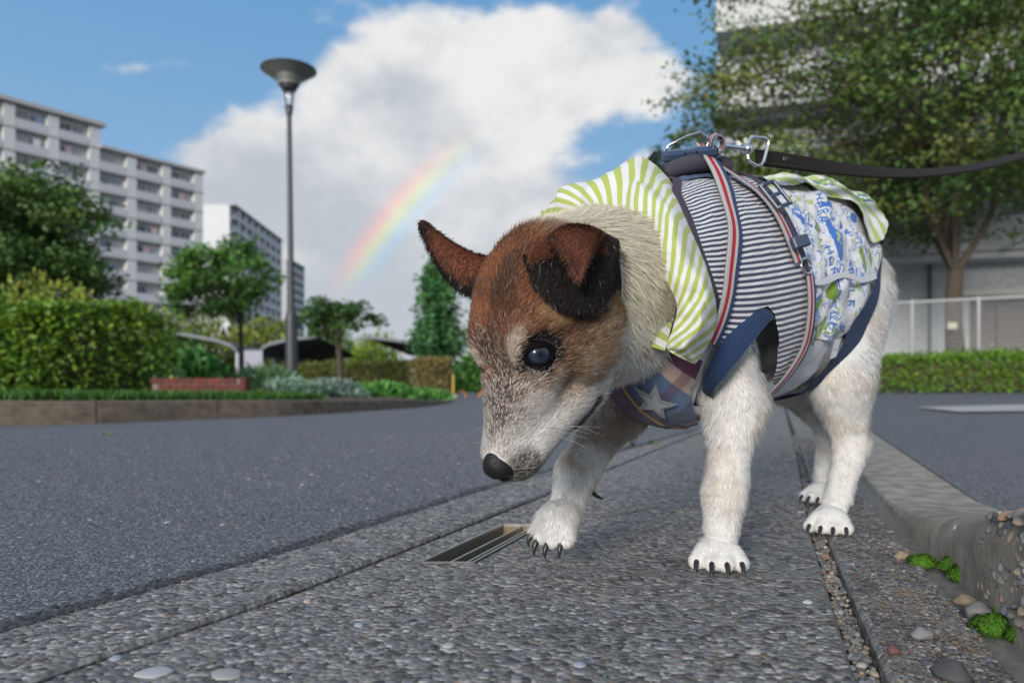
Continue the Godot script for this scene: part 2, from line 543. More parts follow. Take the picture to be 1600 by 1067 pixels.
	for pass_i in 3:
		var step: float = [0.0042, 0.0033, 0.0058][pass_i]
		var d: float = [0.36, 0.36, 0.80][pass_i]
		var dmax: float = [0.80, 0.62, 2.3][pass_i]
		while d < dmax:
			var x := lerp_table(T_EDGE, d) + 0.008
			var x1 := lerp_table(T_KERB, d) - 0.024
			var s_ := lerp_table(T_SEAM, d)
			var g_ := lerp_table(T_GROOVE, d)
			while x < x1:
				var xx := x + rn(-0.5, 0.5) * step
				var dd := d + rn(-0.5, 0.5) * step
				x += step
				if absf(xx / dd) > 0.76:
					continue
				if absf(xx - s_) < 0.0098 or (xx > g_ - 0.004 and xx < g_ + 0.024) or absf(dd - 0.977) < 0.009:
					continue
				if dd > SLOT[0][0] - 0.005 and dd < SLOT[1][0] + 0.005 and xx > slot_x(dd, 1) - 0.006 and xx < slot_x(dd, 2) + 0.006:
					continue
				var r := step * rn(0.20, 0.54) if pass_i != 1 else step * rn(0.2, 0.5)
				if rng.randf() < 0.035:
					r *= 1.9
				spots.append([pebble_at(xx, -0.0002 + rn(-0.0006, 0.0) * (r / 0.003), dd, r, rn(0.13, 0.28)), worn(stone_colour(), xx, dd)])
			d += step
	scatter("aggregate_pebbles", pave, spots, pm)
	# grit in the open joint
	spots = []
	for i in 1500:
		var d := 0.36 + pow(rng.randf(), 1.6) * 2.2
		var x := lerp_table(T_GROOVE, d) + rn(0.003, 0.017)
		var c := stone_colour()
		spots.append([pebble_at(x, -0.0125 + rn(0, 0.004), d, rn(0.0012, 0.0036), 0.6), c])
	scatter("joint_grit", pave, spots, pm)
	# larger flat stones that stand out in the slab
	for s in [[238, 1052, 0.0125, 0], [352, 1054, 0.012, 1], [1262, 942, 0.0045, 0], [560, 978, 0.0045, 2], [480, 940, 0.004, 3], [700, 1010, 0.005, 1], [905, 1040, 0.005, 2], [180, 1030, 0.0045, 2], [1180, 1020, 0.005, 1]]:
		var d: float = F * EYE / (s[1] - 600.0)
		var o := MeshInstance3D.new()
		o.mesh = mats["pebble mesh"]
		o.name = "embedded_stone"
		var tones := [Color(0.38, 0.39, 0.41), Color(0.30, 0.30, 0.295), Color(0.24, 0.27, 0.32), Color(0.33, 0.28, 0.23)]
		o.material_override = mat("flat stone %d" % s[3], tones[s[3]], 0.6)
		o.transform = Transform3D(Basis(Vector3.UP, rn(-0.5, 0.5)) * Basis.from_scale(Vector3(s[2], 0.0022, s[2] * 0.72)), Vector3((s[0] - 800.0) * d / F, 0.0, -d))
		pave.add_child(o, true)
	# stones of the road's surface
	spots = []
	for pass_i in 2:
		var step: float = [0.0068, 0.0098][pass_i]
		var d: float = [0.46, 0.9][pass_i]
		var dmax: float = [0.9, 2.6][pass_i]
		while d < dmax:
			var x := -0.73 * d
			var x1 := lerp_table(T_EDGE, d) - 0.006
			while x < x1:
				var xx := x + rn(-0.5, 0.5) * step
				x += step
				var r := step * rn(0.16, 0.46)
				var b := rn(0.55, 1.3)
				var c := Color(0.105, 0.112, 0.13)
				var k := rng.randf()
				if k < 0.15: c = Color(0.165, 0.17, 0.18)
				elif k < 0.22: c = Color(0.12, 0.11, 0.10)
				elif k < 0.245: c = Color(0.28, 0.28, 0.28)
				spots.append([pebble_at(xx, -0.0024 + rn(-0.0012, 0.0), d + rn(-0.5, 0.5) * step, r, rn(0.4, 0.6)), Color(c.r * b, c.g * b, c.b * b)])
			d += step
	scatter("road_stones", road, spots, vmat("road stones", 0.6))
	# ragged tar lip where the road meets the slabs
	spots = []
	for i in 5200:
		var d := 0.38 + pow(rng.randf(), 1.5) * 2.4
		var x := lerp_table(T_EDGE, d) - absf(rng.randfn(0, 0.011)) - 0.002 + 0.006 * noise.get_noise_1d(d * 900.0)
		var b := rn(0.02, 0.06)
		spots.append([pebble_at(x, -0.004 + rn(0, 0.002), d, rn(0.0018, 0.0042), 0.6), Color(b, b * 1.02, b * 1.08)])
	scatter("tar_edge", road, spots, vmat("road stones", 0.6))

func make_kerbs() -> void:
	# kerb of the driveway: stones that drop to the crossing, the near one broken at its rim
	var kerb := structure("driveway_kerb")
	var cuts := [-0.6, 1.03, 2.0, 3.1, 4.3, 5.6]
	for i in cuts.size() - 1:
		var mb := MB.new()
		var d0: float = cuts[i] + 0.0015
		var d1: float = cuts[i + 1] - 0.0015
		var steps := maxi(4, int((d1 - d0) / (0.012 if i == 0 else 0.06)))
		var first := 0
		var m := 9
		for s in steps + 1:
			var d := lerpf(d0, d1, float(s) / steps)
			var x := lerp_table(T_KERB, d)
			var h := maxf(lerp_table(T_KERB_H, d), 0.004)
			var w := lerp_table(T_KERB_W, d)
			var worn := smoothstep(0.80, 0.62, d) * 0.003 if i == 0 else 0.0
			var j0 := noise.get_noise_2d(d * 700.0, 3.0) * worn
			var r := minf(0.022, h * 0.55)
			var row := [Vector2(-0.003, -0.02), Vector2(0.0, h * 0.3), Vector2(0.002, h - r), Vector2(0.002 + r * 0.3, h - r * 0.36), Vector2(0.002 + r * 0.8, h - r * 0.08), Vector2(0.03 + r * 0.5, h), Vector2(w - 0.006, h), Vector2(w, h - 0.006), Vector2(w, -0.02)]
			for k in m:
				var wob := noise.get_noise_3d(d * 520.0, k * 40.0, 7.0) * worn if k > 0 and k < 6 else 0.0
				mb.vert(Vector3(x + row[k].x - wob + j0, row[k].y + wob * 0.6, -d), Vector3.UP)
		for s in steps:
			for k in m - 1:
				var a := s * m + k
				mb.tri(a, a + 1, a + m + 1); mb.tri(a, a + m + 1, a + m)
		smooth_normals(mb)
		for e in [0, steps]:
			var cap := []
			for k in m:
				cap.append(mb.v[e * m + k])
			if e != 0:
				cap.reverse()
			mb.face(cap)
		put("kerb_stone", mb, mats["kerb concrete"], kerb)
	# stones laid bare where the near kerb is broken
	rng.seed = 5
	var spots := []
	for i in 700:
		var d := 0.36 + rng.randf() * 0.22
		var x := lerp_table(T_KERB, d)
		var h := lerp_table(T_KERB_H, d)
		var k := rng.randf()
		var p := Vector3(x + 0.001 + 0.008 * k, h * (0.15 + 0.8 * k), -d) if rng.randf() < 0.55 else Vector3(x + 0.006 + rn(0, 0.028), h - 0.001, -d)
		var b := Basis(Vector3(0, 0, 1), rn(0.2, 1.3)) * Basis(Vector3.UP, rn(0, TAU))
		var r := rn(0.0025, 0.0062)
		spots.append([Transform3D(b * Basis.from_scale(Vector3(r * 1.3, r * 0.45, r)), p), stone_colour() * 1.15])
	scatter("kerb_pebbles", kerb, spots, vmat("pebbles", 0.62))
	var bare := [[1560, 838, 0.018, Color(0.33, 0.20, 0.13)], [1590, 862, 0.021, Color(0.36, 0.36, 0.35)], [1548, 872, 0.012, Color(0.40, 0.30, 0.2)], [1520, 842, 0.010, Color(0.28, 0.26, 0.24)], [1575, 825, 0.009, Color(0.45, 0.36, 0.28)], [1597, 905, 0.014, Color(0.3, 0.29, 0.28)], [1500, 830, 0.008, Color(0.36, 0.33, 0.3)], [1565, 905, 0.010, Color(0.30, 0.25, 0.2)]]
	for s in bare:
		var d: float = 0.50
		for it in 30:
			d = lerpf(d, (lerp_table(T_KERB, d) + 0.012) * F / (s[0] - 800.0), 0.5)
		var y: float = EYE - (s[1] - 600.0) * d / F
		var o := MeshInstance3D.new()
		o.mesh = mats["stone mesh"]
		o.name = "bare_stone"
		o.material_override = mat("bare stone %d" % bare.find(s), s[3], 0.7)
		o.transform = Transform3D(Basis(Vector3(0, 0, 1), 0.9) * Basis.from_scale(Vector3(s[2], 0.007, s[2] * 0.8)), Vector3((s[0] - 800.0) * d / F + 0.002, minf(y, lerp_table(T_KERB_H, d)), -d))
		kerb.add_child(o, true)
	# driveway behind it
	var mb := MB.new()
	for i in 48:
		var d0 := -0.6 + 23.0 * pow(i / 48.0, 1.9)
		var d1 := -0.6 + 23.0 * pow((i + 1) / 48.0, 1.9)
		var x0 := lerp_table(T_KERB, d0) + lerp_table(T_KERB_W, d0) + 0.002
		var x1 := lerp_table(T_KERB, d1) + lerp_table(T_KERB_W, d1) + 0.002
		mb.face([Vector3(x0, 0.001, -d0), Vector3(40, 0.02, -d0), Vector3(40, 0.02, -d1), Vector3(x1, 0.001, -d1)])
	var drive := setting(put("driveway", mb, mats["asphalt"]))
	mb = MB.new()
	var p := [at(1432, 637, 5.05), at(1700, 630, 6.2), at(1700, 643, 4.45), at(1500, 645.5, 4.2)]
	for i in 4:
		p[i].y = 0.0115 + 0.0002 * p[i].x
	mb.face([p[3], p[2], p[1], p[0]])
	var wp := triplanar(mat("road paint", Color(0.50, 0.50, 0.50), 0.7), 2.0)
	wp.albedo_texture = noise_tex(0.05, FastNoiseLite.TYPE_SIMPLEX, 5, [[0.0, Color(0.35, 0.35, 0.36)], [0.4, Color(0.8, 0.8, 0.8)], [1.0, Color(1, 1, 1)]], 41)
	put("painted_marking", mb, wp, drive)
	# kerb round the planted bed across the road
	var line := [Vector2(-3.6, 2.15), Vector2(-2.75, 2.55), Vector2(-2.09, 3.0), Vector2(-1.81, 3.2), Vector2(-1.545, 3.555), Vector2(-1.21, 3.99), Vector2(-0.99, 4.55), Vector2(-0.735, 5.28), Vector2(-0.60, 6.1), Vector2(-0.58, 7.2)]
	var high := [0.112, 0.107, 0.101, 0.096, 0.091, 0.083, 0.074, 0.062, 0.035, 0.012]
	var far_kerb := structure("bed_kerb")
	var cv := []
	for i in 73:
		var t := i / 8.0
		var a := mini(int(t), 8)
		var q: Vector2 = line[a].cubic_interpolate(line[a + 1], line[maxi(a - 1, 0)], line[mini(a + 2, 9)], t - a)
		cv.append([q, lerpf(high[a], high[a + 1], t - a)])
	var parts := [0, 14, 24, 34, 44, 54, 64, 72]
	for s in parts.size() - 1:
		mb = MB.new()
		var m := 6
		var cnt := 0
		for i in range(parts[s], parts[s + 1] + 1):
			var q: Vector2 = cv[i][0]
			var dq: Vector2 = (cv[mini(i + 1, 72)][0] - cv[maxi(i - 1, 0)][0]).normalized()
			if i == parts[s]:
				q += dq * 0.003
			if i == parts[s + 1]:
				q -= dq * 0.003
			var nn := Vector2(-dq.y, dq.x)           # away from the road
			var h: float = cv[i][1]
			for r in [Vector2(-0.006, -0.02), Vector2(0, h - 0.012), Vector2(0.006, h - 0.003), Vector2(0.018, h), Vector2(0.13, h), Vector2(0.135, -0.02)]:
				var w := noise.get_noise_3d(q.x * 260.0, r.y * 500.0, q.y * 260.0) * 0.004
				mb.vert(Vector3(q.x + nn.x * (r.x + w), r.y, -(q.y + nn.y * (r.x + w))), Vector3.UP)
			cnt += 1
		for i in cnt - 1:
			for k in m - 1:
				var a := i * m + k
				mb.tri(a, a + m, a + m + 1); mb.tri(a, a + m + 1, a + 1)
		smooth_normals(mb)
		for e in [0, cnt - 1]:
			var cap := []
			for k in m:
				cap.append(mb.v[e * m + k])
			if e == 0:
				cap.reverse()
			mb.face(cap)
		var km := triplanar(mat("stained kerb", Color(0.15, 0.125, 0.10), 0.95), 1.4)
		km.albedo_texture = noise_tex(0.02, FastNoiseLite.TYPE_SIMPLEX, 5, [[0.0, Color(0.35, 0.33, 0.31)], [0.5, Color(0.85, 0.8, 0.75)], [1.0, Color(1.3, 1.25, 1.2)]], 51)
		put("kerb_stone", mb, km, far_kerb)
	# soil of the bed behind it
	mb = MB.new()
	for i in 72:
		var q0: Vector2 = cv[i][0]
		var q1: Vector2 = cv[i + 1][0]
		mb.face([Vector3(q0.x - 0.06, cv[i][1] - 0.012, -q0.y - 0.03), Vector3(q1.x - 0.06, cv[i + 1][1] - 0.012, -q1.y - 0.03), Vector3(q1.x - 2.0, 0.07, -q1.y - 9.0), Vector3(q0.x - 9.0, 0.1, -q0.y - 9.0)])
	var bed := setting(put("planting_bed", mb, mats["soil"]))
	mats["bed line"] = cv

func smooth_normals(mb: MB) -> void:
	for i in mb.n.size():
		mb.n[i] = Vector3.ZERO
	for i in range(0, mb.ix.size(), 3):
		var a := mb.ix[i]
		var b := mb.ix[i + 1]
		var d := mb.ix[i + 2]
		var nn := (mb.v[d] - mb.v[a]).cross(mb.v[b] - mb.v[a])
		mb.n[a] += nn; mb.n[b] += nn; mb.n[d] += nn
	for i in mb.n.size():
		mb.n[i] = mb.n[i].normalized() if mb.n[i].length_squared() > 1e-20 else Vector3.UP

func make_drain() -> void:
	var t := thing("slot_drain", "narrow metal slot drain with two inner bars let into the pavement slab", "drain")
	var lo := -0.020
	var steel := mat("drain steel", Color(0.42, 0.42, 0.40), 0.38, 0.85)
	var wall := mat("drain wall", Color(0.19, 0.18, 0.16), 0.6, 0.3)
	var c := []
	for r in SLOT:
		c.append([Vector3(r[1], 0, -r[0]), Vector3(r[2], 0, -r[0])])
	var quad := [c[0][0], c[0][1], c[1][1], c[1][0]]
	for i in 4:
		var a: Vector3 = quad[i]
		var b: Vector3 = quad[(i + 1) % 4]
		var inw := Vector3.UP.cross(b - a).normalized()
		var mb := MB.new()
		var e := [a + Vector3(0, lo, 0), b + Vector3(0, lo, 0), b + Vector3(0, 0.0005, 0), a + Vector3(0, 0.0005, 0)]
		var f := []
		for q in e:
			f.append(q + inw * 0.0014)
		mb.face([f[1], f[0], f[3], f[2]])
		mb.face([e[0], e[1], e[2], e[3]])
		put("channel_wall", mb, wall if i != 2 else mat("rusty wall", Color(0.23, 0.165, 0.10), 0.8), t)
		mb = MB.new()
		mb.face([a + Vector3(0, 0.0012, 0), b + Vector3(0, 0.0012, 0), b + inw * 0.0018 + Vector3(0, 0.0012, 0), a + inw * 0.0018 + Vector3(0, 0.0012, 0)])
		mb.face([a + inw * 0.0018 + Vector3(0, 0.0012, 0), b + inw * 0.0018 + Vector3(0, 0.0012, 0), b + inw * 0.0018 + Vector3(0, -0.002, 0), a + inw * 0.0018 + Vector3(0, -0.002, 0)])
		put("rim", mb, steel, t)
	var mb := MB.new()
	mb.face([quad[0] + Vector3(0, lo, 0), quad[1] + Vector3(0, lo, 0), quad[2] + Vector3(0, lo, 0), quad[3] + Vector3(0, lo, 0)])
	put("channel_floor", mb, mat("drain mud", Color(0.09, 0.08, 0.065), 0.9), t)
	for k in [0.47, 0.78]:
		var a: Vector3 = c[0][0].lerp(c[0][1], k)
		var b: Vector3 = c[1][0].lerp(c[1][1], k)
		var side: Vector3 = (c[0][1] - c[0][0]).normalized()
		mb = MB.new()
		var x := Transform3D(Basis(side, Vector3.UP, (a - b).normalized()), (a + b) / 2)
		var h := (a - b).length() / 2 - 0.002
		mb.bbox(Vector3(-0.0013, -0.014, -h), Vector3(0.0013, -0.0012, h), 0.0005, x)
		put("bar", mb, steel, t)

# ---------------------------------------------------------------- plants
func leaf(mb: MB, p: Vector3, s: float, up := 0.5) -> void:
	var d := Vector3(rng.randfn(), rng.randfn() * 0.6 - 0.2, rng.randfn()).normalized()
	var nn := (Vector3(rng.randfn(), rng.randfn(), rng.randfn()).normalized() * (1.0 - up) + Vector3.UP * up)
	nn = (nn - d * nn.dot(d)).normalized()
	var w := d.cross(nn) * s * 0.30
	var k := mb.v.size()
	mb.v.append(p); mb.v.append(p + d * s * 0.5 + w); mb.v.append(p + d * s); mb.v.append(p + d * s * 0.5 - w)
	for i in 4:
		mb.n.append(nn); mb.c.append(mb.col); mb.t.append(Vector2.ZERO)
	mb.ix.append(k); mb.ix.append(k + 2); mb.ix.append(k + 1); mb.ix.append(k); mb.ix.append(k + 3); mb.ix.append(k + 2)

func tone(cols: Array, spread := 0.3) -> Color:
	var c: Color = cols[rng.randi() % cols.size()]
	var b := 1.75 * rn(1.0 - spread, 1.0 + spread)
	return Color(c.r * b * rn(0.88, 1.12), c.g * b, c.b * b)

func leaf_mat() -> StandardMaterial3D:
	var m := vmat("leaves", 0.55)
	m.backlight_enabled = true
	m.backlight = Color(0.45, 0.5, 0.25)
	return m

func bark_mat() -> StandardMaterial3D:
	var m := triplanar(mat("bark", Color(0.095, 0.08, 0.062), 0.95), 3.0)
	if m.albedo_texture == null:
		m.albedo_texture = noise_tex(0.02, FastNoiseLite.TYPE_SIMPLEX, 5, [[0.0, Color(0.45, 0.42, 0.4)], [1.0, Color(1.2, 1.2, 1.15)]], 61)
	return m

func limb(mb: MB, a: Vector3, b: Vector3, r0: float, r1: float, sag: float, seg := 6) -> void:
	var pts := PackedVector3Array()
	var rad := PackedFloat32Array()
	var off := Vector3(rng.randfn(), rng.randfn() * 0.4, rng.randfn()) * (b - a).length() * 0.06
	for i in 6:
		var k := i / 5.0
		pts.append(a.lerp(b, k) + Vector3(0, sag * sin(k * PI), 0) + off * sin(k * PI * 1.4))
		rad.append(lerpf(r0, r1, k))
	mb.tube(pts, rad, seg, false)

# a broadleaf tree: trunk, limbs to leaf sprays spread through an uneven crown
func tree(called: String, label: String, foot: Vector3, fork: Vector3, trunk_r: float, middle: Vector3, rad: Vector3, sprays: int, spray_r: Vector3, per: int, leaf_s: float, cols: Array, sd: int, group := "", lower := -0.75) -> Node3D:
	rng.seed = sd
	var t := thing(called, label, "tree", foot, 0.0, group)
	var wood := MB.new()
	var green := MB.new()
	var f := fork - foot
	var c := middle - foot
	var pts := PackedVector3Array()
	var rr := PackedFloat32Array()
	for i in 8:
		var k := i / 7.0
		pts.append(f * k + Vector3(noise.get_noise_2d(k * 90, sd * 7.0), 0, noise.get_noise_2d(k * 90, sd * 9.0)) * trunk_r * 0.9 * sin(k * PI))
		rr.append(trunk_r * (1.0 + 0.45 * pow(1.0 - k, 5.0)) * (1.0 - 0.22 * k))
	wood.tube(pts, rr, 12, false)
	var mains := []
	for i in 7:
		var a := TAU * i / 7.0 + rn(-0.3, 0.3)
		var e := c + Vector3(cos(a) * rad.x * 0.24, rn(-0.2, 0.45) * rad.y, sin(a) * rad.z * 0.24)
		limb(wood, f - Vector3(0, rn(0.0, 0.08) * f.y, 0), e, trunk_r * 0.38, trunk_r * 0.13, 0.06 * rad.y, 7)
		mains.append(e)
	for i in sprays:
		var q := Vector3.ZERO
		while true:
			q = Vector3(rn(-1, 1), rn(lower, 1), rn(-1, 1))
			var l := q.length()
			if l < 1.0 and l > 0.30:
				var bump := 1.0 + 0.22 * noise.get_noise_3dv(q * 160.0 + Vector3(sd, 0, 0) * 31.0)
				q = q * bump
				break
		var p := c + q * rad
		var best: Vector3 = mains[0]
		for m in mains:
			if m.distance_squared_to(p) < best.distance_squared_to(p):
				best = m
		limb(wood, best.lerp(f, rn(0.0, 0.35)), p, trunk_r * 0.11, trunk_r * 0.035, 0.04 * rad.y, 4)
		var base: Color = tone(cols, 0.22)
		var turn := Basis(Vector3.UP, rn(0, TAU)) * Basis(Vector3.RIGHT, rn(-0.35, 0.35))
		for j in per:
			var o := Vector3(rng.randfn(), rng.randfn(), rng.randfn()) * 0.5
			var b := rn(0.75, 1.25)
			green.col = Color(base.r * b * rn(0.9, 1.1), base.g * b, base.b * b)
			leaf(green, p + turn * (o * spray_r), leaf_s * rn(0.7, 1.3))
	put("trunk", wood, bark_mat(), t)
	put("crown", green, leaf_mat(), t)
	return t

# an upright, narrow tree with short boughs all the way down
func column_tree(called: String, label: String, foot: Vector3, high: float, rad: float, n: int, leaf_s: float, cols: Array, sd: int, group := "") -> Node3D:
	rng.seed = sd
	var t := thing(called, label, "tree", foot, 0.0, group)
	var wood := MB.new()
	var green := MB.new()
	wood.tube(PackedVector3Array([Vector3.ZERO, Vector3(0, high * 0.5, 0), Vector3(0, high * 0.97, 0)]), PackedFloat32Array([rad * 0.12, rad * 0.08, 0.01]), 8, false)
	for i in n:
		var k := 0.10 + 0.88 * pow(rng.randf(), 0.9)
		var a := rn(0, TAU)
		var w := rad * pow(maxf(0.02, 1.0 - k), 0.62) * 1.15 * minf(1.0, (k - 0.02) * 5.0) * (0.8 + 0.5 * noise.get_noise_2d(a * 60.0, k * 400.0 + sd))
		var tip := Vector3(cos(a) * w, high * k + w * 0.45, sin(a) * w)
		limb(wood, Vector3(0, high * k - w * 0.2, 0), tip, rad * 0.03, 0.004, 0.0, 3)
		var base: Color = tone(cols, 0.25)
		for j in 55:
			var b := rn(0.7, 1.25)
			green.col = Color(base.r * b, base.g * b, base.b * b)
			leaf(green, Vector3(0, high * k, 0).lerp(tip, rn(0.15, 1.08)) + Vector3(rng.randfn(), rng.randfn(), rng.randfn()) * rad * 0.10, leaf_s * rn(0.6, 1.3), 0.3)
	put("trunk", wood, bark_mat(), t)
	put("crown", green, leaf_mat(), t)
	return t

# a clipped hedge along a line, dense shell of leaves on twigs over a dark inside
func hedge(called: String, label: String, line: Array, thick: float, y0: float, high: float, n: int, leaf_s: float, cols: Array, sd: int, bump := 0.06, category := "hedge", group := "") -> Node3D:
	rng.seed = sd
	var mid: Vector3 = line[0].lerp(line[-1], 0.5)
	mid.y = y0
	var t := thing(called, label, category, mid, 0.0, group)
	var green := MB.new()
	var core := MB.new()
	var twigs := MB.new()
	var total := 0.0
	for i in line.size() - 1:
		total += line[i].distance_to(line[i + 1])
	for i in line.size() - 1:
		var a: Vector3 = line[i] - mid
		var b: Vector3 = line[i + 1] - mid
		a.y = 0; b.y = 0
		var d := (b - a).normalized()
		var s := Vector3.UP.cross(d)
		var len0 := (b - a).length()
		var x := Transform3D(Basis(d, Vector3.UP, s * -1.0), a)
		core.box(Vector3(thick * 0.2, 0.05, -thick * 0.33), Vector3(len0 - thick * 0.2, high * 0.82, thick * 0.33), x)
		for j in int(n * len0 / total):
			var q := Vector3(rn(-thick * 0.2, len0 + thick * 0.2), rn(0.04, 1.0) * high, rn(-0.5, 0.5) * thick)
			var k := rng.randf()
			if k < 0.42: q.z = thick * 0.5 * (1.0 if rng.randf() < 0.5 else -1.0)
			elif k < 0.80: q.y = high
			elif k < 0.86: q.x = -thick * 0.2 if rng.randf() < 0.5 else len0 + thick * 0.2
			var w := x * q
			var lump := noise.get_noise_3dv((w + mid) * (55.0 / maxf(high, 0.4))) * bump * 3.2 * high
			q.z *= 1.0 + lump / thick
			q.y += lump * (q.y / high) + rng.randfn() * leaf_s * 0.3
			w = x * q
			var shoot := maxf(0.0, noise.get_noise_3dv((w + mid) * 140.0))
			var young := clampf(q.y / high, 0.0, 1.0)
			var c := tone(cols, 0.28)
			if rng.randf() < 0.55 * young * young + shoot * 0.6:
				c = Color(c.r * 1.45, c.g * 1.3, c.b * 0.85)      # fresh growth at the tips
			green.col = c
			for r in 3:
				leaf(green, w + Vector3(rng.randfn(), rng.randfn(), rng.randfn()) * leaf_s * 0.55, leaf_s * rn(0.7, 1.25), 0.45)
		for j in int(14 * len0 / total) + 4:
			var q := Vector3(rn(0, len0), 0.0, rn(-0.4, 0.4) * thick)
			limb(twigs, x * q, x * (q + Vector3(rn(-0.1, 0.1), high * rn(0.6, 0.9), rn(-0.15, 0.15) * thick)), 0.009, 0.003, 0.0, 4)
	put("branches", twigs, bark_mat(), t)
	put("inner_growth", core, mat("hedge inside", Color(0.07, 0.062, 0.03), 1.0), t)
	put("foliage", green, leaf_mat(), t)
	return t

# a loose mound of shoots
func mound(called: String, label: String, foot: Vector3, rad: Vector3, n: int, leaf_s: float, cols: Array, sd: int, narrow := 0.3, category := "shrub", group := "") -> Node3D:
	rng.seed = sd
	var t := thing(called, label, category, foot, 0.0, group)
	var green := MB.new()
	var wood := MB.new()
	for i in 40:
		var a := rn(0, TAU)
		var e := Vector3(cos(a) * rn(0.1, 0.85), rn(0.5, 0.95), sin(a) * rn(0.1, 0.85)) * rad
		limb(wood, Vector3(e.x * 0.25, 0, e.z * 0.25), e, 0.012 * rad.x, 0.004 * rad.x, 0.0, 3)
	for i in n:
		var q := Vector3(rng.randfn(), absf(rng.randfn()), rng.randfn()).normalized() * pow(rng.randf(), 0.28)
		q *= 1.0 + 0.30 * noise.get_noise_3dv(q * 150.0 + Vector3(sd * 13.0, 0, 0))
		green.col = tone(cols, 0.35)
		var p := q * rad
		var d := (q + Vector3(rng.randfn(), rng.randfn() + 0.6, rng.randfn()) * 0.5).normalized()
		var w := d.cross(Vector3(rng.randfn(), rng.randfn(), rng.randfn())).normalized()
		if d.cross(w).y < 0.0:
			w = -w
		var nn := d.cross(w)
		var s := leaf_s * rn(0.6, 1.4)
		var k := green.v.size()
		green.v.append(p - w * s * narrow * 0.4); green.v.append(p + w * s * narrow * 0.4); green.v.append(p + d * s * 0.6 + w * s * narrow * 0.5); green.v.append(p + d * s); green.v.append(p + d * s * 0.6 - w * s * narrow * 0.5)
		for r in 5:
			green.n.append(nn); green.c.append(green.col); green.t.append(Vector2.ZERO)
		for r in [0, 1, 2, 0, 2, 4, 4, 2, 3]:
			green.ix.append(k + r)
	put("stems", wood, bark_mat(), t)
	put("foliage", green, leaf_mat(), t)
	return t

func blades(called: String, label: String, spots: Callable, n: int, tall: float, cols: Array, sd: int) -> void:
	rng.seed = sd
	var mb := MB.new()
	for i in n:
		var p: Vector3 = spots.call()
		var h := tall * rn(0.5, 1.3)
		var lean := Vector3(rng.randfn(), 0, rng.randfn()) * h * 0.35
		var w := Vector3(rng.randfn(), 0, rng.randfn()).normalized() * h * 0.055
		mb.col = tone(cols, 0.3)
		var nn := (Vector3(w.z, 0, -w.x).normalized() * 0.5 + Vector3.UP).normalized()
		var k := mb.v.size()
		for q in [p - w, p + w, p + Vector3(0, h * 0.6, 0) + lean * 0.4 + w * 0.7, p + Vector3(0, h, 0) + lean, p + Vector3(0, h * 0.6, 0) + lean * 0.4 - w * 0.7]:
			mb.v.append(q); mb.n.append(nn); mb.c.append(mb.col); mb.t.append(Vector2.ZERO)
		for r in [0, 1, 2, 0, 2, 4, 4, 2, 3]:
			mb.ix.append(k + r)
	var o := put(called, mb, leaf_mat())
	o.set_meta("kind", "stuff")
	tag(o, label, "grass")

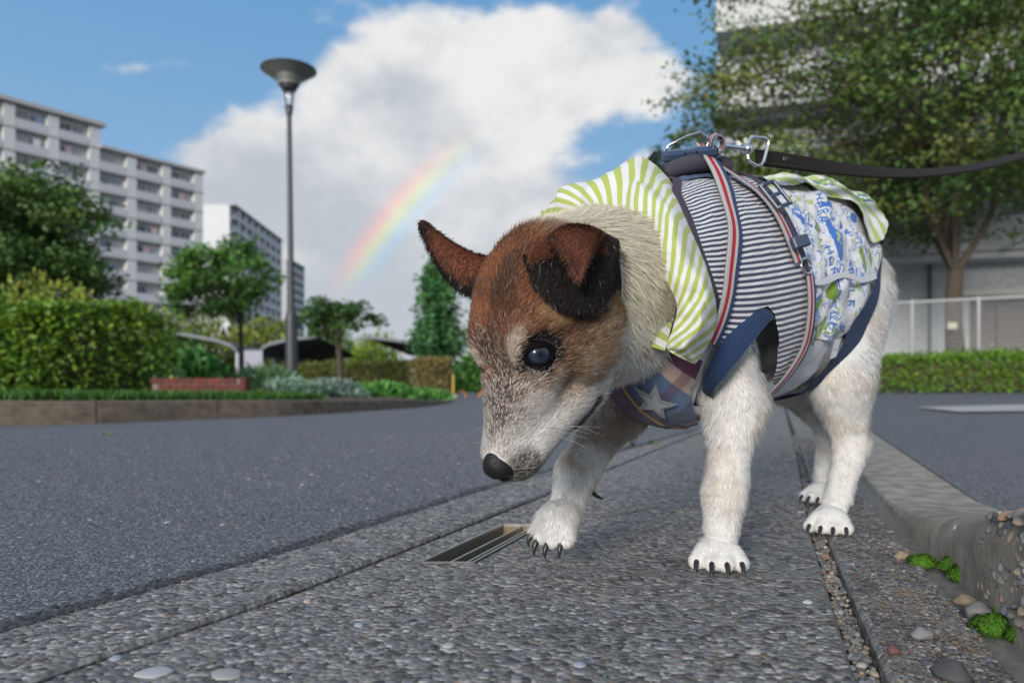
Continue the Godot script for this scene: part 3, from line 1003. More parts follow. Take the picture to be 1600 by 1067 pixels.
func make_plants() -> void:
	var deep := [Color(0.035, 0.075, 0.018), Color(0.05, 0.10, 0.022), Color(0.028, 0.062, 0.018)]
	var lime := [Color(0.06, 0.12, 0.012), Color(0.048, 0.10, 0.012), Color(0.08, 0.135, 0.014)]
	var fresh := [Color(0.055, 0.13, 0.022), Color(0.07, 0.15, 0.03), Color(0.045, 0.10, 0.02)]
	var olive := [Color(0.052, 0.092, 0.022), Color(0.038, 0.072, 0.019), Color(0.066, 0.105, 0.024), Color(0.075, 0.09, 0.02)]
	# right-hand avenue tree with layered boughs
	tree("street_tree", "tall spreading street tree with layered boughs before the white building", at(1493, 607, 19.0) * Vector3(1, 0, 1), at(1494, 425, 19.0), 0.235, at(1500, 160, 19.0), Vector3(7.0, 4.3, 5.2), 370, Vector3(1.05, 0.17, 1.05), 150, 0.15, olive, 101)
	# its paper label
	var mb := MB.new()
	mb.bbox(Vector3(-0.12, -0.09, 0.0), Vector3(0.12, 0.09, 0.012), 0.004)
	var card := put("number_plate", mb, mat("cream card", Color(0.62, 0.58, 0.42), 0.7))
	card.position = at(1489, 509, 18.74)
	tag(card, "small cream plate fixed to the street tree's trunk", "plate")
	tree("broadleaf_tree", "bright green tree standing behind the leash before the building corner", at(1200, 607, 23.0) * Vector3(1, 0, 1), at(1200, 520, 23.0), 0.12, at(1205, 395, 23.0), Vector3(1.9, 2.9, 1.6), 110, Vector3(0.55, 0.32, 0.55), 130, 0.14, fresh, 107, "", -0.9)
	for s in [[1062, 270, 62, 5.0, 0], [1092, 290, 66, 4.0, 1], [1030, 300, 60, 3.2, 2], [1012, 330, 64, 3.0, 3]]:
		var top := at(s[0], s[1] - 65, s[2])
		column_tree("conifer", ["tallest dark bluish conifer seen over the harness buckle", "dark bluish conifer between the tallest one and the white building", "low dark conifer top showing over the hood", "lowest dark conifer top behind the hood"][int(s[4])], Vector3(top.x, 0, top.z), top.y, 2.2, 60, 0.5, [Color(0.02, 0.045, 0.035), Color(0.03, 0.055, 0.04)], 200 + int(s[0]), "far conifers")
	# left side, behind the planted bed
	tree("broadleaf_tree", "dense dark green tree rising behind the clipped hedge", at(10, 607, 11.0) * Vector3(1, 0, 1), at(10, 500, 11.0), 0.13, at(-8, 385, 11.0), Vector3(1.55, 1.32, 1.4), 210, Vector3(0.36, 0.16, 0.36), 170, 0.085, [Color(0.05, 0.10, 0.02), Color(0.065, 0.115, 0.022), Color(0.035, 0.08, 0.02)], 111, "", -0.95)
	tree("broadleaf_tree", "young slender tree in front of the apartment block", at(378, 600, 16.0) * Vector3(1, 0, 1), at(375, 500, 16.0), 0.06, at(352, 448, 16.0), Vector3(1.2, 1.02, 1.0), 70, Vector3(0.26, 0.17, 0.26), 110, 0.11, fresh, 113, "", -0.6)
	tree("broadleaf_tree", "low open tree with a stubby trunk beside the lamp post", at(531, 600, 12.0) * Vector3(1, 0, 1), at(529, 545, 12.0), 0.058, at(528, 500, 12.0), Vector3(0.72, 0.36, 0.6), 46, Vector3(0.14, 0.07, 0.14), 80, 0.075, deep, 117, "", -0.7)
	column_tree("column_tree", "upright feathery green tree behind the low hedge", at(685, 600, 22.0) * Vector3(1, 0, 1), 3.95, 1.05, 190, 0.15, [Color(0.036, 0.11, 0.034), Color(0.045, 0.13, 0.038), Color(0.028, 0.085, 0.03)], 119)
	mound("shrub", "yellowish loose shrub peeping over the clipped hedge", at(70, 600, 8.6) * Vector3(1, 0, 1), Vector3(0.85, 1.32, 0.5), 6500, 0.07, [Color(0.10, 0.14, 0.02), Color(0.13, 0.15, 0.02)], 121, 0.45)
	hedge("hedge", "broad lime green clipped hedge above the grassy kerb", [at(-330, 600, 5.2) * Vector3(1, 0, 1), at(55, 600, 5.3) * Vector3(1, 0, 1), at(225, 600, 5.9) * Vector3(1, 0, 1)], 0.62, 0.06, 0.60, 12000, 0.042, lime, 131, 0.16)
	mound("garden_plant", "tall leafy green garden plant at the end of the hedge", at(300, 612, 7.2) * Vector3(1, 0, 1), Vector3(0.30, 0.48, 0.28), 1500, 0.085, [Color(0.03, 0.10, 0.022), Color(0.045, 0.13, 0.03)], 141, 0.5, "plant")
	mound("garden_plant", "pale silvery leafed plant between the hedge and brick edging", at(268, 612, 6.3) * Vector3(1, 0, 1), Vector3(0.10, 0.30, 0.10), 260, 0.07, [Color(0.16, 0.22, 0.17), Color(0.10, 0.17, 0.10)], 142, 0.5, "plant")
	mound("garden_plant", "low fine leafed plant behind the brick edging", at(320, 612, 6.6) * Vector3(1, 0, 1), Vector3(0.42, 0.15, 0.2), 1300, 0.04, [Color(0.03, 0.07, 0.025), Color(0.06, 0.11, 0.04)], 143, 0.4, "plant")
	mound("garden_plant", "soft green wispy plant behind the lamp post's foot", at(415, 612, 6.9) * Vector3(1, 0, 1), Vector3(0.42, 0.30, 0.3), 2100, 0.085, [Color(0.07, 0.14, 0.06), Color(0.09, 0.17, 0.07)], 144, 0.14, "plant")
	mound("lavender_bush", "silvery blue green lavender bush spilling over the kerb", at(455, 618, 5.6) * Vector3(1, 0, 1) + Vector3(0, 0.05, 0), Vector3(0.24, 0.13, 0.2), 2600, 0.055, [Color(0.10, 0.17, 0.13), Color(0.15, 0.21, 0.19), Color(0.07, 0.13, 0.08)], 145, 0.16)
	mound("lavender_bush", "greyer lavender bush next to the lamp post's bush", at(522, 618, 6.0) * Vector3(1, 0, 1) + Vector3(0, 0.05, 0), Vector3(0.24, 0.13, 0.2), 2600, 0.055, [Color(0.13, 0.19, 0.17), Color(0.17, 0.22, 0.22), Color(0.07, 0.12, 0.08)], 146, 0.16)
	mound("garden_plant", "fresh green ground plant between lavender and brown hedge", at(600, 615, 6.7) * Vector3(1, 0, 1) + Vector3(0, 0.03, 0), Vector3(0.33, 0.12, 0.2), 2300, 0.055, [Color(0.045, 0.14, 0.03), Color(0.07, 0.18, 0.04)], 147, 0.3, "plant")
	mound("garden_plant", "small green ground plant at the foot of the brown hedge", at(668, 616, 6.9) * Vector3(1, 0, 1) + Vector3(0, 0.01, 0), Vector3(0.22, 0.09, 0.15), 1200, 0.05, [Color(0.05, 0.15, 0.03), Color(0.07, 0.18, 0.04)], 148, 0.3, "plant")
	mound("garden_plant", "little dark shrub beside the corner of the brick edging", at(412, 620, 5.0) * Vector3(1, 0, 1) + Vector3(0, 0.06, 0), Vector3(0.09, 0.06, 0.08), 500, 0.03, [Color(0.02, 0.05, 0.02), Color(0.10, 0.08, 0.03)], 149, 0.5, "plant")
	hedge("hedge", "low olive hedge in front of the carports", [at(465, 600, 13.5) * Vector3(1, 0, 1), at(650, 600, 13.5) * Vector3(1, 0, 1)], 0.5, 0.0, 0.52, 3600, 0.05, [Color(0.07, 0.085, 0.018), Color(0.06, 0.075, 0.02)], 151, 0.04)
	hedge("hedge", "squared brownish hedge block beside the yellow post", [at(655, 600, 9.2) * Vector3(1, 0, 1), at(694, 600, 9.2) * Vector3(1, 0, 1)], 0.34, 0.0, 0.47, 2100, 0.034, [Color(0.11, 0.085, 0.035), Color(0.085, 0.085, 0.025), Color(0.12, 0.10, 0.05)], 153, 0.03)
	hedge("hedge", "bright green clipped hedge across the driveway under the street tree", [at(1130, 600, 14.4) * Vector3(1, 0, 1), at(1900, 600, 14.4) * Vector3(1, 0, 1)], 0.85, 0.0, 0.72, 9000, 0.07, [Color(0.05, 0.115, 0.012), Color(0.075, 0.15, 0.014), Color(0.04, 0.09, 0.012)], 155, 0.07)
	mound("shrub", "dark green bush behind the yellow post", at(752, 605, 15.0) * Vector3(1, 0, 1), Vector3(0.7, 0.72, 0.5), 3200, 0.09, [Color(0.02, 0.065, 0.015), Color(0.045, 0.115, 0.02)], 157, 0.45)
	for s in [[322, 58, 5.6, 3.0, 0, 0], [412, 57, 5.4, 2.6, 0, 1], [585, 74, 5.2, 2.2, 1, 2], [262, 52, 4.4, 2.4, 2, 3], [520, 82, 6.2, 3.2, 2, 4]]:
		var g := [[Color(0.11, 0.13, 0.02), Color(0.085, 0.12, 0.02)], [Color(0.09, 0.15, 0.02), Color(0.11, 0.16, 0.02)], [Color(0.04, 0.09, 0.02), Color(0.06, 0.11, 0.02)]]
		var lab := ["yellowing shrub mass over the sloping carport roof", "yellowing shrub mass between the screen and the arched carport", "light green shrub between two carports", "green shrub at the apartment block's foot", "green shrub far behind the arched carport roof"]
		mound("shrub", lab[s[5]], at(s[0], 600, s[1]) * Vector3(1, 0, 1), Vector3(s[3] * 1.4, s[2], s[3]), 3000, 0.36, g[s[4]], 160 + int(s[0]), 0.5, "shrub", "shrubs round the carports")
	for s in [[770, 30, 3.0, "green shrub beyond the dark bush across the road"], [850, 34, 3.4, "green shrub far behind the dog's head"], [940, 32, 3.0, "green shrub far behind the dog's neck"], [1020, 36, 3.2, "green shrub far behind the star patch"], [1100, 33, 3.0, "green shrub far behind the standing foreleg"]]:
		mound("shrub", s[3], at(s[0], 600, s[1]) * Vector3(1, 0, 1), Vector3(2.0, s[2] * 0.5, 1.6), 1800, 0.22, fresh, 170 + int(s[0]), 0.5, "shrub", "shrubs behind the dog")
	# turf along the kerb
	var cv: Array = mats["bed line"]
	blades("grass", "green grass growing along the top of the bed's kerb", func():
		var i := rng.randi() % 46
		var q: Vector2 = cv[i][0].lerp(cv[i + 1][0], rng.randf())
		var b := 0.12 + 0.85 * pow(rng.randf(), 1.3)
		return Vector3(q.x - b * 0.75, cv[i][1] - 0.02, -q.y - b * 0.7), 26000, 0.058, [Color(0.045, 0.12, 0.018), Color(0.065, 0.15, 0.02), Color(0.035, 0.095, 0.02)], 181)
	blades("grass", "green grass verge at the far end of the pavement", func(): return at(rn(1190, 1250), 606, rn(10.0, 13.0)) * Vector3(1, 0, 1), 4000, 0.22, [Color(0.05, 0.14, 0.018), Color(0.07, 0.17, 0.02)], 183)
	# moss tufts in the gutter
	for s in [[1442, 886, 0.0105, "round moss cushion beside the dark grey loose stone"], [1480, 868, 0.009, "moss cushion against the kerb behind the large moss pair"], [1466, 857, 0.007, "smallest moss tuft in the gutter near the tan stone"], [1492, 893, 0.012, "upper cushion of the large moss pair at the kerb"], [1511, 908, 0.013, "lower, biggest cushion of the large moss pair at the kerb"], [1573, 975, 0.011, "moss cushion against the kerb beyond the grey lumpy stone"], [1557, 990, 0.012, "moss cushion on the gutter slab before the grey lumpy stone"], [1608, 1005, 0.012, "moss cushion under the broken end of the kerb"]]:
		var d: float = F * (EYE + 0.004) / (s[1] - 600.0)
		rng.seed = int(s[0])
		var o := MB.new()
		s[2] *= 1.5
		o.col = Color(0.03, 0.08, 0.008)
		o.ball(Vector3(0, 0, 0), Vector3(s[2] * 0.72, s[2] * 0.40, s[2] * 0.62), Basis(), 12, 8)
		for i in 4200:
			var q := Vector3(rng.randfn(), absf(rng.randfn()), rng.randfn()).normalized()
			var p: Vector3 = q * Vector3(s[2], s[2] * 0.62, s[2] * 0.9) * (0.82 + 0.26 * noise.get_noise_3dv(q * 130.0 + Vector3(s[0], 0, 0)))
			o.col = tone([Color(0.05, 0.135, 0.008), Color(0.075, 0.175, 0.01), Color(0.035, 0.10, 0.01)], 0.3)
			var dd: Vector3 = (q + Vector3(rng.randfn(), rng.randfn() + 0.4, rng.randfn()) * 0.4).normalized() * 0.0015
			var w: Vector3 = dd.cross(Vector3(rng.randfn(), rng.randfn(), rng.randfn())).normalized() * 0.0003
			if dd.cross(w).dot(q) < 0.0:
				w = -w
			var k := o.v.size()
			for z in [p - w, p + w, p + dd]:
				o.v.append(z); o.n.append(q); o.c.append(o.col); o.t.append(Vector2.ZERO)
			o.ix.append(k); o.ix.append(k + 1); o.ix.append(k + 2)
		var node := put("moss_tuft", o, vmat("moss", 1.0))
		node.position = Vector3((s[0] - 800.0) * d / F, -0.001, -d)
		tag(node, s[3], "moss", "moss cushions in the gutter")
	# loose stones by the moss
	var k := 0
	for s in [[1410, 872, 0.0085, Color(0.24, 0.18, 0.12), "tan loose stone lying in the gutter by the moss"], [1427, 874, 0.006, Color(0.12, 0.13, 0.14), "dark grey loose stone beside the tan one"], [1395, 852, 0.005, Color(0.16, 0.16, 0.15), "small grey loose stone near the hind paw"], [1534, 963, 0.012, Color(0.17, 0.165, 0.165), "grey lumpy stone between the moss cushions"], [1512, 945, 0.009, Color(0.22, 0.17, 0.12), "brown loose stone below the twin moss cushions"], [1440, 995, 0.008, Color(0.18, 0.18, 0.19), "flat dark stone lying on the gutter slab"], [1487, 1058, 0.012, Color(0.06, 0.06, 0.065), "blackish stone at the kerb's near foot"], [1463, 1050, 0.005, Color(0.34, 0.33, 0.32), "small whitish stone beside the blackish one"], [1398, 1018, 0.005, Color(0.14, 0.06, 0.06), "small dark red stone on the gutter slab"]]:
		var d: float = F * EYE / (s[1] - 600.0)
		var o := MeshInstance3D.new()
		o.mesh = mats["stone mesh"]
		o.material_override = mat("loose stone %d" % k, s[3], 0.75)
		o.name = numbered("loose_stone")
		o.transform = Transform3D(Basis(Vector3.UP, k * 1.3) * Basis.from_scale(Vector3(s[2], s[2] * 0.5, s[2] * 0.75)), Vector3((s[0] - 800.0) * d / F, s[2] * 0.22, -d))
		add_child(o)
		tag(o, s[4], "stone")
		k += 1
	# fallen leaves
	for s in [[168, 681, 0.05, Color(0.20, 0.27, 0.04), "pale yellow green leaf lying on the road", 0.3], [985, 697, 0.045, Color(0.09, 0.21, 0.03), "light green leaf on the edging slab behind the raised paw", 0.9], [1020, 694, 0.04, Color(0.045, 0.13, 0.02), "darker green leaf next to the light green one", 2.1], [1560, 905, 0.02, Color(0.2, 0.15, 0.08), "dry brown leaf scrap caught at the kerb", 1.2]]:
		var d: float = F * EYE / (s[1] - 600.0)
		var o := MB.new()
		var q := Basis(Vector3.UP, s[5])
		var up := 0.0028
		for side in [-1.0, 1.0]:
			for i in 6:
				var z0 := i / 6.0
				var z1 := (i + 1) / 6.0
				var p := []
				for z in [z0, z1]:
					var wd: float = sin(PI * pow(z, 0.8)) * 0.30 * s[2]
					p.append(q * Vector3((z - 0.5) * s[2], up + 0.004 * sin(z * 5.0), 0))
					p.append(q * Vector3((z - 0.5) * s[2], up + 0.004 * sin(z * 5.0) + wd * 0.35, wd * side))
				o.face([p[0], p[1], p[3], p[2]] if side < 0 else [p[0], p[2], p[3], p[1]])
		var node := put("fallen_leaf", o, mat("leaf %s" % s[4], s[3], 0.5))
		node.position = Vector3((s[0] - 800.0) * d / F, 0.0, -d)
		tag(node, s[4], "leaf")

# ---------------------------------------------------------------- buildings and street furniture
# a slab block whose balcony front runs from corner along dir; storeys and bays are parts
func apartment(called: String, label: String, corner: Vector3, dir: Vector3, out: Vector3, bays: int, bay: float, floors: int, storey: float, deep: float, wall_tint: Color, high_from := 99, sd := 1) -> Node3D:
	rng.seed = sd
	var t := thing(called, label, "building", Vector3(corner.x, 0, corner.z))
	var b := Basis(dir, Vector3.UP, out)
	t.transform.basis = b                       # x along the front, z out towards the street
	var hand := b.determinant()
	var wall := triplanar(mat("facade " + called + str(sd), wall_tint, 0.9), 0.25)
	wall.albedo_texture = noise_tex(0.02, FastNoiseLite.TYPE_SIMPLEX, 5, [[0.0, Color(0.72, 0.72, 0.73)], [0.5, Color(0.95, 0.95, 0.95)], [1.0, Color(1, 1, 1)]], 70 + sd)
	var slab_m := mat("balcony slab", Color(0.46, 0.47, 0.48), 0.9)
	var rail_m := mat("balcony rail panel", Color(0.55, 0.57, 0.61), 0.6)
	var glass := mat("window glass", Color(0.24, 0.27, 0.33), 0.12)
	var frame := mat("window frame", Color(0.55, 0.56, 0.58), 0.6)
	var tall := floors * storey
	var length := bays * bay
	var mb := MB.new()
	mb.box(Vector3(0, 0, -deep), Vector3(length, tall + 0.3, -0.75))
	put("wall", mb, wall, t)
	if high_from < bays:
		mb = MB.new()
		mb.box(Vector3(high_from * bay, tall + 0.3, -deep), Vector3(length, tall + storey + 0.3, -0.75))
		put("upper_wall", mb, wall, t)
		mb = MB.new()
		mb.bbox(Vector3(high_from * bay - 0.6, tall + storey + 0.3, -deep), Vector3(length, tall + storey + 0.85, 0.45), 0.04)
		put("roof", mb, slab_m, t)
		mb = MB.new()
		mb.bbox(Vector3(length - 2.2 * bay, tall + storey + 0.85, -deep * 0.8), Vector3(length - 0.2, tall + storey + 3.2, -2.0), 0.04)
		put("roof_tank_house", mb, wall, t)
	mb = MB.new()
	mb.bbox(Vector3(-0.2, tall + 0.3, -deep), Vector3(minf(high_from * bay, length) + 0.0, tall + 0.72, 0.35), 0.04)
	put("roof", mb, slab_m, t)
	# shared pieces of one bay
	var m_slab := MB.new()
	m_slab.bbox(Vector3(0.01, -0.16, -0.75), Vector3(bay - 0.01, 0.04, 0.12), 0.02)
	var m_pan := MB.new()
	m_pan.bbox(Vector3(bay * 0.30, 0.08, 0.0), Vector3(bay - 0.04, 1.06, 0.06), 0.01)
	var m_pier := MB.new()
	m_pier.bbox(Vector3(0.02, 0.05, -0.73), Vector3(bay * 0.27, storey - 0.17, 0.04), 0.02)
	var m_fin := MB.new()
	m_fin.bbox(Vector3(bay * 0.27, 0.05, -0.70), Vector3(bay * 0.30, 1.9, 0.0), 0.005)
	var m_frame := MB.new()
	var w := bay * 0.30
	for x in [0.0, w / 2 - 0.04, w - 0.06]:
		m_frame.bbox(Vector3(x, 0.1, -0.73), Vector3(x + 0.07, 2.1, -0.65), 0.01)
	m_frame.bbox(Vector3(0, 2.05, -0.73), Vector3(w, 2.13, -0.65), 0.01)
	var m_glass := MB.new()
	m_glass.box(Vector3(0.05, 0.12, -0.735), Vector3(w - 0.05, 2.06, -0.695))
	var slab := m_slab.mesh()
	var pan := m_pan.mesh()
	var pier := m_pier.mesh()
	var fin := m_fin.mesh()
	var fr := m_frame.mesh()
	var gl := m_glass.mesh()
	var cloths := [mat("laundry white", Color(0.7, 0.7, 0.72), 0.9), mat("laundry pink", Color(0.58, 0.42, 0.45), 0.9), mat("laundry blue", Color(0.22, 0.30, 0.45), 0.9), mat("laundry green", Color(0.35, 0.5, 0.38), 0.9)]
	var lines := MB.new()
	lines.box(Vector3(0, 1.1, -0.3), Vector3(0.8, 1.95, -0.27))
	var cloth := lines.mesh()
	for f in floors + (1 if high_from < bays else 0):
		for i in bays:
			if f == floors and i < high_from:
				continue
			var x := Transform3D(Basis(), Vector3(i * bay, f * storey + 0.3, 0))
			share("balcony_floor", slab, slab_m, t, x)
			share("parapet", pan, rail_m, t, x)
			share("pier", pier, wall, t, x)
			if i % 2 == 0:
				share("partition", fin, wall, t, x)
			for k in 2:
				var y := x * Transform3D(Basis(), Vector3(bay * (0.33 + 0.335 * k), 0, 0))
				var p := share("window", fr, frame, t, y)
				share("pane", gl, [glass, glass, mat("curtained glass", Color(0.46, 0.47, 0.48), 0.3), mat("dark glass", Color(0.10, 0.12, 0.15), 0.1)][rng.randi() % 4], p)
			if rng.randf() < 0.36:
				share("laundry", cloth, cloths[rng.randi() % 4], t, x * Transform3D(Basis(), Vector3(bay * rn(0.35, 0.75), 0, 0)))
			elif rng.randf() < 0.07 and f < 4:
				share("awning", cloth, mat("orange awning", Color(0.50, 0.24, 0.08), 0.9), t, x * Transform3D(Basis.from_scale(Vector3(2.2, 1.0, 1.0)), Vector3(bay * 0.45, 0, 0.5)))
	return t

func make_buildings() -> void:
	var dir := Vector3(-0.588, 0, 0.809)
	var out := Vector3(0.809, 0, 0.588)
	apartment("apartment_block", "long grey white apartment block with stepped roof and rows of balconies", Vector3(-43.3, 0, -103.0), dir, out, 8, 4.63, 11, 2.665, 11.0, Color(0.72, 0.73, 0.74), 3, 1)
	apartment("apartment_block", "taller apartment block with a blank end wall behind the young tree", Vector3(-60.8, 0, -194.0), Vector3(0.052, 0, 0.9986).normalized(), Vector3(0.9986, 0, -0.052).normalized(), 8, 4.9, 14, 2.68, 12.0, Color(0.68, 0.70, 0.72), 99, 2)
	apartment("apartment_block", "distant apartment block beside the lamp post", Vector3(-69.5, 0, -246.0), Vector3(0.0, 0, 1), Vector3(1, 0, 0), 4, 4.2, 14, 2.75, 6.5, Color(0.45, 0.47, 0.50), 99, 3)
	make_right_building()
	make_lamp()
	make_carports()
	make_fence()
	make_bricks()
	make_posts()

func make_right_building() -> void:
	var d := 26.0
	var t := thing("apartment_building", "white apartment building with deep balconies behind the street tree", "building", Vector3(7.24, 0, -d), deg_to_rad(-17.0))
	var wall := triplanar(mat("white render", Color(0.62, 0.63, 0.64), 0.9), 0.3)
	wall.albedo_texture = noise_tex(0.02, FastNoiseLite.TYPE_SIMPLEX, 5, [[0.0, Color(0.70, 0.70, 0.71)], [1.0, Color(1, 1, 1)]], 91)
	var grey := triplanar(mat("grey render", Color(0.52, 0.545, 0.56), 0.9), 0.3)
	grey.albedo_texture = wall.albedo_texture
	var glass := mat("window glass", Color(0.24, 0.27, 0.33), 0.12)
	var frame := mat("window frame", Color(0.55, 0.56, 0.58), 0.6)
	var mb := MB.new()
	mb.box(Vector3(0, 4.35, -10), Vector3(24, 24.0, -1.6))
	put("wall", mb, wall, t)
	mb = MB.new()                                          # ground floor with an opening for the doorway
	mb.box(Vector3(0, 0, -10), Vector3(8.1, 4.35, -0.9))
	mb.box(Vector3(9.9, 0, -10), Vector3(24, 4.35, -0.9))
	mb.box(Vector3(8.1, 3.05, -10), Vector3(9.9, 4.35, -0.9))
	mb.box(Vector3(8.1, 0, -10), Vector3(9.9, 3.05, -1.5))
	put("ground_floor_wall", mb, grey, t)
	mb = MB.new()
	mb.bbox(Vector3(8.12, 0.02, -1.495), Vector3(9.0, 3.0, -1.40), 0.02)
	var dr := put("door", mb, mat("brown door", Color(0.12, 0.10, 0.085), 0.6), t)
	mb = MB.new()
	mb.bbox(Vector3(8.86, 1.3, -1.40), Vector3(8.92, 1.55, -1.34), 0.01)
	put("handle", mb, mat("drain steel", Color(0.42, 0.42, 0.40), 0.38, 0.85), dr)
	mb = MB.new()
	mb.bbox(Vector3(9.02, 0.02, -1.495), Vector3(9.88, 3.0, -1.40), 0.02)
	put("door", mb, mats["brown door"], t)
	mb = MB.new()
	mb.bbox(Vector3(7.7, 3.06, -0.9), Vector3(10.3, 3.26, -0.45), 0.02)
	put("canopy", mb, mat("pale concrete", Color(0.55, 0.54, 0.50), 0.9), t)
	mb = MB.new()
	mb.tube(PackedVector3Array([Vector3(6.9, 0, -0.82), Vector3(6.9, 4.3, -0.82)]), PackedFloat32Array([0.06, 0.06]), 8)
	put("downpipe", mb, mat("dark pipe", Color(0.10, 0.12, 0.14), 0.6), t)
	for f in 7:
		var y := 4.4 + f * 2.8
		mb = MB.new()
		mb.bbox(Vector3(-0.02, y - 0.2, -1.6), Vector3(24, y, 0.0), 0.02)
		put("balcony_floor", mb, wall, t)
		for i in 4:
			mb = MB.new()
			mb.bbox(Vector3(i * 6.0 + (0.0 if i else -0.03), y + 0.04, -0.14), Vector3(i * 6.0 + 5.96, y + 1.12, 0.0), 0.02)
			put("parapet", mb, wall, t)
			mb = MB.new()
			mb.bbox(Vector3(i * 6.0 + 5.85, y + 1.12, -1.55), Vector3(i * 6.0 + 5.97, y + 2.58, -0.05), 0.01)
			put("partition", mb, wall, t)
			for k in 2:
				var x0 := i * 6.0 + 0.6 + k * 2.7
				mb = MB.new()
				for x in [0.0, 1.05, 2.1]:
					mb.bbox(Vector3(x0 + x, y + 0.1, -1.62), Vector3(x0 + x + 0.08, y + 2.2, -1.52), 0.01)
				mb.bbox(Vector3(x0, y + 2.14, -1.62), Vector3(x0 + 2.18, y + 2.24, -1.515), 0.01)
				var w := put("window", mb, frame, t)
				mb = MB.new()
				mb.box(Vector3(x0 + 0.04, y + 0.1, -1.61), Vector3(x0 + 2.12, y + 2.16, -1.57))
				put("pane", mb, glass, w)

func make_lamp() -> void:
	var d := 10.5
	var foot := at(456, 600, d) * Vector3(1, 0, 1)
	var t := thing("street_lamp", "tall dark grey street lamp with a shallow bowl shaped top", "street lamp", foot)
	t.rotation.z = deg_to_rad(0.6)
	var steel := mat("lamp steel", Color(0.055, 0.06, 0.07), 0.45, 0.3)
	var k := d / F
	var y := func(py): return EYE - (py - 600.0) * k
	var mb := MB.new()
	mb.lathe([Vector2(0.085, 0.0), Vector2(0.085, y.call(500)), Vector2(0.078, y.call(492)), Vector2(0.048, y.call(482)), Vector2(0.044, y.call(480)), Vector2(0.034, y.call(185)), Vector2(0.034, y.call(180))], Vector3.ZERO, 16)
	put("pole", mb, steel, t)
	mb = MB.new()
	mb.lathe([Vector2(0.034, y.call(182)), Vector2(0.045, y.call(178)), Vector2(0.062, y.call(165)), Vector2(0.0, y.call(164.5))], Vector3.ZERO, 16)
	put("collar", mb, steel, t)
	for i in 4:
		var a := TAU * i / 4.0 + 0.55
		mb = MB.new()
		var o := Vector3(cos(a), 0, sin(a))
		mb.tube(PackedVector3Array([o * 0.055 + Vector3(0, y.call(166), 0), o * 0.072 + Vector3(0, y.call(155), 0), o * 0.088 + Vector3(0, y.call(142), 0)]), PackedFloat32Array([0.010, 0.008, 0.010]), 6)
		put("strut", mb, steel, t)
	mb = MB.new()
	mb.lathe([Vector2(0.0, y.call(165)), Vector2(0.042, y.call(164)), Vector2(0.046, y.call(150)), Vector2(0.04, y.call(143))], Vector3.ZERO, 16)
	var g := mat("lamp glass", Color(0.75, 0.78, 0.8), 0.1)
	g.transparency = BaseMaterial3D.TRANSPARENCY_ALPHA
	g.albedo_color.a = 0.35
	put("lamp_glass", mb, g, t)
	mb = MB.new()
	mb.lathe([Vector2(0.0, y.call(144)), Vector2(0.085, y.call(143.5)), Vector2(0.115, y.call(138)), Vector2(0.125, y.call(134)), Vector2(0.12, y.call(132)), Vector2(0.0, y.call(131.5))], Vector3.ZERO, 20)
	put("lamp_housing", mb, steel, t)
	mb = MB.new()
	mb.lathe([Vector2(0.145, y.call(133.5)), Vector2(0.155, y.call(127)), Vector2(0.165, y.call(122)), Vector2(0.16, y.call(118))], Vector3.ZERO, 24)
	put("lamp_neck", mb, mat("lamp reflector", Color(0.20, 0.21, 0.18), 0.5), t)
	mb = MB.new()
	mb.lathe([Vector2(0.125, y.call(132)), Vector2(0.22, y.call(124)), Vector2(0.30, y.call(117)), Vector2(0.375, y.call(111.5))], Vector3.ZERO, 32)
	var g2 := mat("lamp bowl glass", Color(0.55, 0.58, 0.58), 0.12)
	g2.transparency = BaseMaterial3D.TRANSPARENCY_ALPHA
	g2.albedo_color.a = 0.25
	put("bowl", mb, g2, t)
	mb = MB.new()
	mb.lathe([Vector2(0.0, y.call(117.5)), Vector2(0.14, y.call(117)), Vector2(0.28, y.call(114)), Vector2(0.385, y.call(110.5)), Vector2(0.392, y.call(109)), Vector2(0.36, y.call(107.5)), Vector2(0.2, y.call(104.5)), Vector2(0.0, y.call(103.5))], Vector3.ZERO, 32)
	put("lamp_shade", mb, mat("lamp shade", Color(0.115, 0.13, 0.12), 0.55), t)

# long curved carport roofs on one row of posts, seen from their ends
func carport(label: String, prof: Array, near: float, away: Vector3, posts_at: int) -> void:
	var o: Vector3 = at(prof[0].x, prof[0].y, near)
	var t := thing("carport", label, "carport", Vector3(o.x, 0, o.z), 0.0, "carports")
	var pts := []
	for p in prof:
		pts.append(at(p.x, p.y, near) - Vector3(o.x, 0, o.z))
	var roof := MB.new()
	var rim := MB.new()
	for i in pts.size() - 1:
		var a: Vector3 = pts[i]
		var b: Vector3 = pts[i + 1]
		var up := Vector3(0, 0.10, 0)
		roof.face([a, a + away, b + away, b])
		roof.face([a + up, b + up, b + up + away, a + up + away])
		rim.face([a - Vector3(0, 0.03, -0.02), b - Vector3(0, 0.03, -0.02), b + up + Vector3(0, 0.03, 0.02), a + up + Vector3(0, 0.03, 0.02)])
		rim.face([a - Vector3(0, 0.03, -0.02), a - Vector3(0, 0.03, 0.10), b - Vector3(0, 0.03, 0.10), b - Vector3(0, 0.03, -0.02)])
	put("roof", roof, mat("carport sheet", Color(0.022, 0.026, 0.036), 0.6), t)
	put("fascia", rim, mat("carport fascia", Color(0.13, 0.14, 0.165), 0.5), t)
	var n := 4
	for k in n:
		var q: Vector3 = pts[posts_at] + away * (k / float(n - 1)) * 0.96
		var mb := MB.new()
		mb.bbox(Vector3(q.x - 0.09, 0, q.z - 0.25), Vector3(q.x + 0.09, q.y, q.z - 0.07), 0.02)
		put("post", mb, mat("carport post", Color(0.33, 0.345, 0.41), 0.5), t)

